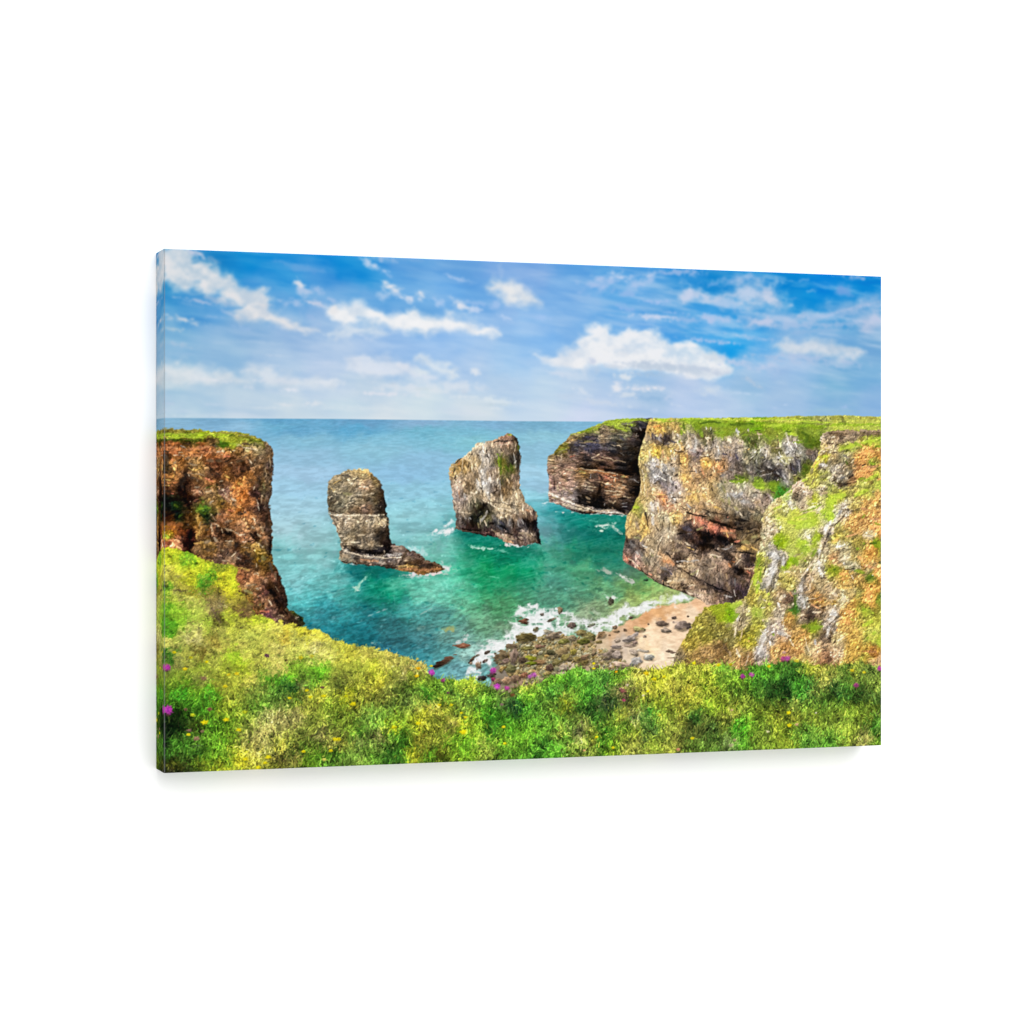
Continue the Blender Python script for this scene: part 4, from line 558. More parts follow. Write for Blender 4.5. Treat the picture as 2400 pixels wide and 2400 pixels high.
 ('slope', '1442.4 333.5 1487 329 1539.1 332.4', 8.4, (122,102,82), 0.6),
 ('slope', '1415.8 349.7 1438 341.5 1455.8 341.3', 2.1, (80,64,50), 0.7),
 ('slope', '1391.4 407.4 1406.9 407.3', 5.4, (170,156,140), 0.7),
 ('slope', '1393.6 457 1400.3 451', 4.6, (214,196,165), 0.7),
 ('lcliff', '139.1 372.5 152 376 163 381.3 177.8 383.9', 1.8, (212,196,140), 0.8),
 ('lcliff', '38.7 429.2 42.3 447.1 36.9 465.1 38.7 475.8', 8.3, (32,20,16), 0.75),
 ('lcliff', '86 410.9 86 425.3', 2.5, (60,38,28), 0.6),
 ('lcliff', '175.9 457.4 177.8 475.5 185.2 488.2 187 502.5', 4.8, (45,32,28), 0.6),
 ('lcliff', '209.7 380.9 211.2 406.3 211.2 431.8 208.4 455.4 203.7 482.7', 2.9, (60,50,46), 0.7),
 ('lcliff', '0.8 365 20.6 364.8 56.9 366.2 78.7 365.9', 1.8, (60,62,22), 0.7),
 ('lcliff', '192.6 428.3 193.5 455.5 192.6 482.7', 2.9, (130,112,75), 0.6),
 ('lcliff', '49.6 534.9 47.8 547.5 47.8 574.4', 7.2, (38,18,16), 0.7),
 ('lcliff', '201.9 513.5 206.5 535.3 206.5 562.6 205.6 589.8', 5.5, (58,44,38), 0.6),
 ('lcliff', '177.8 538.8 175.9 555.2 181.5 560.6', 4, (32,20,16), 0.7),
 ('lcliff', '111.5 538.7 122.5 545.9 128 551.4', 6.2, (42,28,20), 0.7),
 ('lcliff', '203.7 644.3 214.9 659 220.5 675.4 231.6 695.6', 6.2, (42,28,20), 0.7),
 ('lcliff', '224.2 630 235.4 659.2 240 688.4', 2.6, (62,48,40), 0.7),
 ('lcliff', '148.3 562.3 166.7 566 185.2 564.3', 2.2, (165,130,75), 0.6),
 ('lcliff', '91.4 520.6 93.3 538.6 96.9 554.9', 2.9, (160,118,85), 0.6),
 ('lcliff', '144.6 600.3 159.3 604 174.1 605.9', 2.2, (50,34,26), 0.7),
 ('meadow', '86 670.1 96.9 681 102.4 697.3 109.7 715.5', 4.7, (112,82,54), 0.75),
 ('meadow', '100.6 682.9 122.5 684.1', 1.3, (205,190,140), 0.6),
 ('meadow', '140.9 725 159.3 725', 1.6, (90,70,30), 0.6),
 ('meadow', '1327.7 879 1343 882.4 1360.6 888.8', 1.9, (95,165,55), 0.9),
 ('meadow', '1325.5 884.9 1345.2 888.4 1360.6 891.8', 1.9, (75,150,45), 0.9),
 ('meadow', '1329.9 867.3 1354 869.5', 1.5, (90,160,60), 0.8),
 ('meadow', '1340.8 867.5 1340.8 881.4', 1.7, (70,140,45), 0.8),
 ('meadow', '1316.8 886.6 1343 895.2 1360.6 899.7 1376 915.9', 2.9, (18,38,18), 0.8),
 ('meadow', '839.1 942.4 847.3 957.9 853.4 971.5', 2, (205,180,125), 0.7),
 ('meadow', '831 970.7 847.3 975.1 859.6 988.9', 1.8, (200,185,110), 0.7),
 ('meadow', '967.9 908 971 927.4 969.9 942.7', 2.8, (200,180,110), 0.7),
 ('meadow', '802.5 969.8 808.6 983.3 822.8 999', 1.8, (165,185,110), 0.6),
 ('meadow', '884.2 878.9 887.2 905.7 884.2 917.1', 1.4, (190,175,90), 0.7),
 ('meadow', '921.2 860.7 931.6 878.2 933.6 895.5', 1.6, (190,150,120), 0.6),
 ('meadow', '200 785.8 203.7 800.5 208.4 815.1', 1.5, (120,110,60), 0.8),
 ('meadow', '0.8 967.6 20.6 964.8 38.7 974.4', 2.2, (85,130,55), 0.7),
 ('meadow', '2.6 992.8 20.6 997', 2.2, (205,190,140), 0.8),
 ('meadow', '194.5 814.8 194.5 832.9', 1.1, (200,190,90), 0.7),
 ('meadow', '56.9 949.9 75 951.4', 1.1, (140,160,120), 0.7),
 ('meadow', '413.5 884.6 416.4 906.8 417.3 925.3', 1.9, (120,160,70), 0.8),
 ('meadow', '392.5 898.7 403.9 910.1 415.4 925.2', 1.7, (130,165,75), 0.7),
 ('meadow', '444.2 900.2 432.7 914.7 423.1 929.2', 1.7, (125,165,65), 0.7),
 ('meadow', '572.5 926.5 580.4 917.4', 3.4, (190,160,90), 0.7),
 ('meadow', '1438 941.6 1424.6 951.1 1415.8 956.8', 1.3, (165,165,90), 0.7),
 ('meadow', '1529.6 924.4 1530.8 974.4', 1.5, (150,150,85), 0.7),
 ('meadow', '1180.4 904.5 1186.9 926.1 1186.9 937.8', 2, (190,165,110), 0.7),
 ('meadow', '1210.5 950.3 1217 968.1 1221.3 989.8', 2.9, (110,180,45), 0.7),
 ('meadow', '1376 979.3 1384.8 991.5 1389.2 997.6', 1.5, (165,190,110), 0.7),
 ('meadow', '1413.5 976.6 1422.4 994.7', 1.5, (150,185,90), 0.7),
]
PALETTE = {'K': (22, 18, 16), 'k': (50, 40, 33), 'd': (80, 66, 52), 'b': (115, 95, 75), 't': (150, 128, 100), 'l': (180, 160, 130), 'p': (208, 188, 158), 'w': (224, 214, 198), 'g': (152, 147, 142), 'G': (182, 177, 170), 's': (106, 100, 96), 'y': (208, 168, 92), 'Y': (235, 190, 85), 'o': (218, 142, 78), 'r': (192, 112, 86), 'n': (66, 84, 30), 'm': (112, 134, 44), 'v': (154, 172, 62), 'c': (138, 130, 84), 'u': (70, 66, 80), 'q': (160, 100, 58), 'z': (188, 128, 86)}
STROKES = {
 'lstack': 'p2.1 322.4 504.8 341.1 507.4 367.9 508.7 394.9 508.7 416.5 510 435.5 508;k1.8 326.4 500.2 347.8 501.5;d1.9 367.9 503.5 394.9 504.8 419.2 504.8;k8 430 451.3 434.1 469.5 435.5 485.2 434.1 500.9;K4 436.1 474.8 438.9 490.4 439.5 502.2;d2.1 413.8 431.8 421.9 440.9 428.7 451.3;y3.5 378.7 424.2 389.5 422.8 400.3 424.1 407 427.9;y2.4 329.1 454.3 331.8 462 335.8 458.1;y1.8 334.4 445.2 341.1 441.3 349.2 439.9;l1.8 354.5 445.1 349.2 454.2 359.9 451.6;d2.6 350.5 429.5 359.9 430.8 367.9 434.6;p1.9 363.9 442.5 370.6 446.3 376 447.6;p2.1 378.7 456.7 389.5 452.7 403 454;z1.6 386.8 455.4 400.3 456;d1.3 370.6 441.1 378.7 437.2 389.5 435.8;l1.1 367.9 469.7 384.1 467.1 400.3 468.3 416.5 465.7;c5.3 354.5 464.6 367.9 467.1;d1.1 367.9 474.9 389.5 472.3 416.5 474.8;l1.2 354.5 491.8 362.6 485.3 373.3 480.1 378.7 477.5;l1.2 370.6 487.9 381.4 490.5;k1.1 381.4 495.7 394.9 493.1 405.7 498.3;d1.8 327.8 475 333.1 482.8 343.8 480.1;d2.6 345.1 495.7 351.8 498.3 357.2 493.1;l1.3 325.1 475 330.4 471.1;l1.3 337.1 469.8 345.1 471.1;t1.3 430 490.4 428.7 495.6;l1.6 338.4 513.9 339.8 521.6 341.1 529.4;d1.3 334.4 519 338.4 526.8 343.8 537.2;p1.1 357.2 516.5 355.9 526.8 354.5 533.3;d1.1 351.8 516.5 350.5 529.4;l1.1 376 517.8 374.7 532.1;d1.3 384.1 532.1 382.7 539.9 381.4 551.6;d1.1 394.9 519.1 393.5 532.1;l1.1 405.7 519.1 404.3 532.1;p1.3 416.5 516.5 413.8 526.9;p1.9 432.8 519.1 439.5 527 435.5 532.2;y1.3 431.4 516.5 438.2 523.1;k4 440.9 532.2 439.5 542.6 435.5 553.1;k5.3 428.7 550.4 432.8 558.3;K5.3 443.6 551.8 446.3 564.9 447.7 575.3;p1.8 343.8 548.9 355.9 550.2;p1.3 346.5 560.5 367.9 561.9 384.1 563.3;l2.1 384.1 547.7 394.9 546.4;l2.4 407 546.5 416.5 545.2;t4 389.5 552.9 390.8 565.9;t4.5 411.1 555.6 411.1 568.6;d2.1 400.3 551.7 401.6 566;d1.6 378.7 549 377.4 558.1;k2.9 353.2 568.3 367.9 569.7 381.4 571.1;K4 370.6 572.3 389.5 576.3 405.7 579;K4.5 397.6 581.6 421.9 583 443.6 580.5;l1.6 419.2 567.4 432.8 568.7;l1.1 435.5 577.9 436.8 583.1;p1.9 354.5 580 370.6 582.7 389.5 586.7 408.4 589.5 428.7 592.2 449.1 592.3 469.5 591.2;G1.6 432.8 588.3 449.1 585.8 469.5 587.2;p2.6 346.5 572.2 353.2 576.1;t5.3 349.2 587.8 359.9 589.1 367.9 590.5;k1.3 373.3 591.8 384.1 593.2;z2.7 389.5 594.5 405.7 597.3 424.6 598.7;d4 389.5 601 408.4 603.1;K1.6 346.5 599.4 367.9 602.2 389.5 606.2 416.5 608.4 449.1 608 459.9 605.5;d1.6 449.1 597.6 449.1 605.4;d2.7 473.6 595.1 479 584.7 483.1 578.1;k2.7 484.5 575.5 488.6 582.1;k3.5 505 587.4 509.2 590.1;t1.9 459.9 570.2 473.6 575.5;g2.1 459.9 581.9 470.8 585.9;b4 483.1 589.9 496.8 595.3;l1.1 476.3 599.1 487.2 597.8;k1.1 473.6 603 490 605.7 510.5 609.8 531.2 608.6;y1.6 464 609.4 483.1 608.3;q4 469.5 616 490 613.6 510.5 617.7 531.2 616.5 551.8 614.1;b2.7 517.4 600.7 538 603.4 551.8 608.8;k1.6 514.7 594.1 520.2 599.4',
 'rstack': 'z1.8 663.2 359.9 676.3 353.5 689.5 349.7 700 349.5;k3.1 665.8 362.3 676.3 359.7 689.5 360.2 702.7 358.8;k3.8 709.2 350.7 713.2 355.6;p1.5 675 367.2 689.5 366.4 705.3 364.4;m2.6 694.7 347.1 704 348.3;p2.8 616.2 378.9 624 372.7 634.5 368.8 647.5 363.8;p2.3 596.7 392.6 605.8 388.9 614.9 382.6;p1.8 570.8 413.8 578.6 410;k2.5 579.9 405.1 587.6 400.1 595.4 396.4;l1.8 598 396.3 598 409.9 599.3 417.3;q1.8 587.6 407.5 592.8 402.5;d2 611 401.2 609.7 411.1;d1.8 616.2 388.8 618.8 386.3;d1.5 629.2 388.7 633.2 387.4;p1.5 616.2 402.4 617.5 414.7 617.5 422.1;d2 622.7 404.8 622.7 412.2;p1.5 627.9 402.3 626.6 413.4;g3.8 639.7 387.3 641 397.2 639.7 409.6;k2.3 648.8 376.1 650.1 389.7 654.1 394.6;b2.5 658 382.2 659.3 393.4;l1.3 658 394.6 655.4 409.5 654.1 414.5;g4.6 642.3 417 643.6 429.4 639.7 434.3;t3.8 650.1 419.4 651.4 434.3;k1.3 658 421.9 659.3 434.2;p1 663.2 419.4 661.9 431.8;b2.3 669.8 409.4 671.1 421.8;p1.5 673.7 420.5 676.3 429.2;n5.1 679 392 677.7 409.3 680.3 426.7;m3.3 672.4 387.1 673.7 399.4 673.7 409.4;n6.4 689.5 409.3 694.7 419.2;n5.1 700 406.7 704 419.1;k2.3 700 394.3 702.7 406.7;t1.8 684.2 391.9 689.5 396.8;b3.8 689.5 377 692.1 386.9;k1.8 676.3 374.6 681.6 380.8;d1.8 702.7 379.3 706.6 384.3;g1.3 705.3 381.8 709.2 399.2 711.9 414.1;k2.6 714.5 389.2 715.8 404.1 715.8 420.3;l1.3 710.6 366.8 709.2 379.3;n3.8 715.8 366.8 718.5 379.2;s1.8 720.5 381.7 721.8 395.3 719.8 414 717.8 429;d3.1 681.6 429.2 684.2 444;p1 676.3 431.7 672.4 439.1 673.7 451.5;g2.6 677.7 441.6 679 456.5;k2.3 668.5 451.6 671.1 459 663.2 464;d3.8 660.6 464 671.1 468.9;d1.8 676.3 461.4 676.3 471.4;p1.5 680.3 466.4 681.6 476.3;b2.6 689.5 454 694.7 449 697.4 453.9;l1.8 693.4 436.6 697.4 445.2;t3.3 710.6 439 713.2 446.4;d1.8 702.7 456.4 707.9 458.9;G3.3 627.9 436.9 631.8 445.5 634.5 449.2;G4.3 642.3 445.5 646.2 455.4 651.4 465.2;k1.8 637.1 451.7 639.7 461.6;d1.8 631.8 427 629.2 436.9;p1.3 654.1 471.4 647.5 472.7;q2 573.4 419.9 579.9 426;k1.8 582.5 417.4 581.2 426;k3 585.1 429.7 582.5 437.1;l1.3 574.7 419.9 573.4 427.3;l1.5 591.5 427.2 596.7 421;p1.5 591.5 448.2 595.4 453.1;s1.8 573.4 439.6 574.7 449.5;d1.8 601.9 438.2 605.8 445.6;k2.3 618.8 449.3 620.1 455.4;d2 611 449.3 613.6 459.2;p1.8 581.2 439.6 588.9 445.7;p2.5 616.2 461.6 624 465.3 629.2 462.8;d1.8 637.1 466.5 642.3 471.4;g3.8 601.9 465.4 603.2 476.5;z2 590.2 459.3 592.8 474;l2 611 471.5 613.6 483.9 612.3 492.5;d1.5 605.8 477.7 605.8 488.8;l1.5 624 471.5 625.3 481.4;k1.5 620.1 483.9 622.7 491.3;d2 600.6 483.9 600.6 490.1;p2 579.9 479 583.8 486.4;l1.5 585.1 492.5 583.8 501.2;k5.1 621.4 492.5 626.6 501.1 631.8 509.8;K5.1 631.8 499.9 642.3 491.2 650.1 485;K3.8 637.1 504.9 631.8 513.5;k3.8 652.7 494.9 647.5 491.2;p1.5 639.7 478.9 650.1 482.6 660.6 487.5 671.1 492.5 689.5 496.2 702.7 501.1 715.8 506.1;p1.3 650.1 475.1 658 472.7;p1 684.2 483.8 696.1 487.5;d1 658 482.6 684.2 485 702.7 491.2;l2.6 676.3 499.9 689.5 504.9 702.7 508.6;d1.3 671.1 499.9 676.3 504.9;p1.8 676.3 511.1 685.5 513.5;b2.6 697.4 476.3 697.4 486.2;t2.6 705.3 463.8 702.7 473.8;l2.3 715.8 456.3 719.8 465;d2.1 727.7 468.8 729.1 475;d1 694.7 487.5 721.1 491.2;l1.8 713.2 480 723.8 478.7;p2.6 726.4 486.2 727.7 501.1;z3.3 733 497.4 741 499.9;d2.6 734.4 503.6 738.3 508.6;p1.8 742.3 498.6 745 507.3;k2.6 748.9 498.6 751.6 507.4;c2.6 755.6 503.6 756.9 512.3;g4.3 650.1 499.9 644.9 509.8 639.7 519.7;p2 644.9 519.7 648.8 529.6;c2.5 631.8 524.6 633.2 532.1;l1.5 637.1 516 637.1 525.9;K6.3 616.2 512.3 617.5 520.9 621.4 529.6;k6.3 600.6 514.7 605.8 522.1;g1.5 603.2 512.3 608.4 514.7;p2.5 590.2 502.4 601.9 503.6;l1.8 605.8 504.9 614.9 503.6;g1.5 613.6 513.5 616.2 518.4;K5.1 655.4 525.9 665.8 524.7;s5.1 660.6 511 669.8 519.7;u3.1 676.3 521 684.2 526;k2.8 689.5 516 692.1 526;K5.1 679 530.9 689.5 535.9;s3.3 700 517.3 697.4 528.5;K3.8 706.6 519.8 706.6 533.4;g3.3 715.8 518.5 718.5 531;k2.6 713.2 537.2 726.4 534.7;K7.7 737 519.8 738.3 531;K6.4 750.3 519.8 750.3 531;k2.1 727.7 526 729.1 533.5;g1.8 723.8 516.1 726.4 526;b2.5 583.8 530.7 588.9 533.2;d1.8 585.1 525.8 598 529.5;K3.1 598 535.7 618.8 538.2 637.1 537;d1.8 595.4 539.4 613.6 540.7 634.5 541.9;K3.1 618.8 545.6 639.7 548.1 660.6 549.5;z1 647.5 543.2 655.4 543.2;t2.6 660.6 538.3 671.1 543.3;t3.8 671.1 549.5 684.2 552 697.4 555.8 709.2 558.3;d1.8 684.2 545.8 700 547.1;K1.8 689.5 544.6 706.6 548.4;z2.6 689.5 559.5 705.3 563.3;t5.1 718.5 543.4 733 546 742.3 551;l2.6 715.8 550.9 726.4 553.4;p2.1 742.3 544.7 750.3 551;k1.3 713.2 557.1 729.1 559.6;k2.6 747.6 551 755.6 553.5;K5.7 759.6 546 760.9 556 763.5 563.5;d2.6 747.6 561 755.6 564.7',
 'headland': 'v2.8 891.6 322.6 909.8 319 934.1 316.4 958.5 314.4 983 314 1005.1 313.7;m1.7 922 315.4 952.4 312.8 989.1 312.3;v3.5 903.8 324.7 915.9 323.4 928 325.5;v3.1 926.8 328.9 940.2 332.1 952.4 336.5;m3.5 849.4 341.1 865.1 335.3 877.1 331.8;c2.3 877.1 331.8 891.6 328.2;m1.9 807.5 375.1 819.4 372.8;c3.5 805.1 380.8 812.3 377.3 819.4 375;y1.6 833.8 354.7 843.4 353.5;c1.9 821.8 354.9 831.4 350.3;l1.9 885.6 337.3 891.6 341.7;l1.6 903.8 333.7 915.9 333.6 923.2 335.7;d1.6 891.6 344 898.9 339.4;t2.8 901.3 340.5 915.9 343.7;d2.3 925.6 334.6 930.5 339;l1.4 930.5 344.7 946.3 343.3 959.7 340.9;l1.2 886.8 351.9 920.7 351.5;u3 860.3 351.1 877.1 348.6;c2.8 860.3 358.9 877.1 357.6;t1.2 891.6 356.4 915.9 357.2;u4.7 937.8 350.2 945.1 353.5;b2.4 954.8 348.9 959.7 353.4;k2.4 928 356 937.8 359.2 959.7 357.9;g0.9 973.2 339.6 973.2 351;s2.8 959.7 329.6 974.4 330.6;g2.4 979.3 327.1 984.2 332.7;k2.4 946.3 326.4 959.7 326.2;K3.1 962.2 336.4 976.8 339.6 987.9 334.9;k4.7 976.8 353.2 984.2 359.9;K3.5 969.5 369.1 981.7 365.6 986.7 355.3;d2.4 969.5 346.5 974.4 348.7;t0.9 848.2 361.3 867.5 360 891.6 359.7 913.5 360.6;u5.1 838.6 365.9 848.2 365.8;s2.8 838.6 372.6 845.8 375.9;u4.2 857.9 373.6 865.1 376.9;s2.3 869.9 374.6 871.1 379;g0.9 849.4 368 862.7 367.9;u3.5 879.6 364.4 889.2 363.1;s1.9 898.9 365.3 900.1 370.9;p0.9 915.9 365.1 928 365.6 940.2 367.7;k1.2 942.6 365.4 964.6 366.3;k1.9 826.6 370.5 829 378.3;d2.3 829 380.5 845.8 381.5;k2.8 848.2 383.7 867.5 384.7;u4.7 877.1 374.5 885.6 372.2;s5.9 913.5 371.9 928 374;k4.7 940.2 376.2 958.5 376;k7.1 909.8 384.3 934.1 387.5 958.5 389.6;s1.2 937.8 380.7 946.3 385.1;d1.2 954.8 387.3 964.6 383.8;t1.4 820.6 382.9 833.8 385 848.2 388.2;r1.6 829 389.5 838.6 388.3;b2.3 821.8 396.3 833.8 399.5 843.4 397.2;l1.2 808.7 386.3 808.7 397.5;k1.6 797.9 390.9 800.3 397.6;d1.6 811.1 390.8 819.4 389.6;p0.9 874.7 392.5 882 390.2 891.6 385.6;p0.9 896.5 390.1 911 393.3 923.2 395.5;t1.4 877.1 395.8 891.6 398 903.8 397.9;t0.9 923.2 396.6 950 399.8;d1.6 906.2 397.9 918.3 396.6;b1.6 855.5 400.5 862.7 399.3;k2.8 855.5 392.6 857.9 398.2;s1.4 867.5 404.9 874.7 402.6;K2.8 891.6 403.6 903.8 406.9;K4.7 928 404.5 952.4 406.6;K4.7 850.6 410.6 867.5 412.8 885.6 412.6;K5.9 903.8 414.8 928 416.9 952.4 419;k3.5 909.8 410.2 922 411.3;K7.1 962.2 407.6 974.4 407.5;K5.9 946.3 423.5 964.6 425.7;k3.5 928 420.3 940.2 422.4;l1.4 848.2 414 867.5 415 885.6 417.7 903.8 420.4 922 422.5 932.9 425.9;q1.6 879.6 420.6 903.8 423.8 928 428.2;c3.5 848.2 420.7 862.7 421.8;y1.2 850.6 423 862.7 424;l2.8 788.4 411.1 800.3 412.1;l3.5 819.4 415.3 833.8 416.4;b1.6 801.5 419.9 812.3 417.6;d1.9 838.6 425.3 848.2 419.6;l1.6 789.6 426.7 797.9 422.2;k2.3 781.2 425.6 782.4 432.3;d1.6 811.1 429.9 824.2 432.1;t3.5 812.3 437.7 821.8 441.1;l1.2 805.1 421 809.9 427.7;t2.8 833.8 423.1 831.4 429.8;d2.8 854.3 426.3 867.5 428.5;k3.5 860.3 433 869.9 438.6;g0.7 873.5 425.1 873.5 432.9;d4.7 879.6 428.4 889.2 430.6;k3.5 892.9 426.1 898.9 435.1;r2.3 903.8 430.5 909.8 433.9;p1.2 915.9 430.5 932.9 433.8;z3.5 925.6 433.8 926.8 439.4;p0.9 924.4 433.8 924.4 440.6;d2.8 931.7 437.2 930.5 441.7;c3.5 942.6 431.5 950 430.3;t0.9 884.4 439.6 901.3 440.7;s2.4 959.7 434.8 969.5 435.8;g1.2 969.5 437 979.3 441.5;k3.5 964.6 443.8 976.8 446;t2.3 940.2 437.1 945.1 441.6;b1.6 845.8 437.6 855.5 442;l1.2 860.3 438.6 871.1 443.1;t1.9 869.9 444.2 879.6 445.3;p1.4 853 448.8 867.5 450.9 885.6 453.1;l3.5 865.1 456.6 877.1 457.7;d1.6 883.2 448.6 885.6 453.1;K5.8 892.9 445.2 892.9 455.3 888 466.6;k2.8 896.5 441.8 903.8 445.2;p2.8 906.2 444 918.3 446.2;z2.3 919.5 449.6 920.7 454.1;q1.6 903.8 449.7 909.8 451.9;k1.6 913.5 451.9 925.6 455.2;p1.4 940.2 447.3 951.2 449.5;l2.3 932.9 451.8 942.6 454;p1.2 903.8 458.7 922 458.6 942.6 461.9;k2.8 950 452.9 959.7 454;K5.9 964.6 455.1 976.8 457.3;K4.7 959.7 464.2 976.8 465.2;l3.5 923.2 466.5 940.2 466.5;z3 919.5 471 928 468.8;l2.4 945.1 471 959.7 472.1;K2.8 932.9 475.5 952.4 474.3;k2.3 903.8 466.6 913.5 468.8;t1.6 905 463.2 913.5 463.2;k1.6 795.5 436.7 793.2 449 793.2 457.9;l2.8 784.8 440.1 786 451.3;l3.5 800.3 446.7 802.7 460.1;l3 812.3 451.2 819.4 457.8;t3.5 824.2 457.8 833.8 464.5;t2.8 838.6 455.5 845.8 453.3;l1.6 811.1 461.2 813.5 469.1;b1.6 819.4 466.8 826.6 469;G2.3 831.4 475.7 836.2 476.8;K5.8 845.8 471.2 849.4 480.2;K4.7 855.5 467.8 857.9 475.7;t3.5 862.7 471.2 869.9 475.6;b2.3 865.1 480.1 871.1 482.4;K7 879.6 473.4 877.1 486.9;K7 894.1 471.1 896.5 484.6;K4.7 862.7 485.8 885.6 491.4;g1.6 905 483.5 903.8 489.1;t2.8 913.5 478.9 923.2 482.3;K4.7 891.6 491.4 909.8 493.6;l1.4 920.7 483.4 928 477.8;b2.3 919.5 493.6 923.2 498.1;K4.7 931.7 495.8 946.3 501.5;k2.3 934.1 485.7 942.6 482.3;g1.4 940.2 484.5 952.4 482.3;g1.2 942.6 491.3 952.4 491.3;k1.6 954.8 493.6 959.7 498.1;k2.8 928 489.1 937.8 491.3;w3 782.4 462.4 788.4 466.9 797.9 470.2 806.3 473.5;c1.6 789.6 472.5 800.3 474.7;k1.2 781.2 475.8 793.2 478;w3.5 811.1 476.9 824.2 481.3 833.8 485.8;p5.1 812.3 484.7 831.4 491.4 845.8 495.9 867.5 499.2;p2.8 838.6 488 855.5 491.4 873.5 497 891.6 499.2 915.9 499.2;d1.2 831.4 482.4 845.8 485.8 862.7 491.4 879.6 497;s0.9 879.6 497 903.8 497;w1.6 879.6 507.1 897.7 502.6 922 503.7 946.3 506;b1.4 799.1 484.7 806.3 485.8;z0.9 862.7 502.6 879.6 501.5',
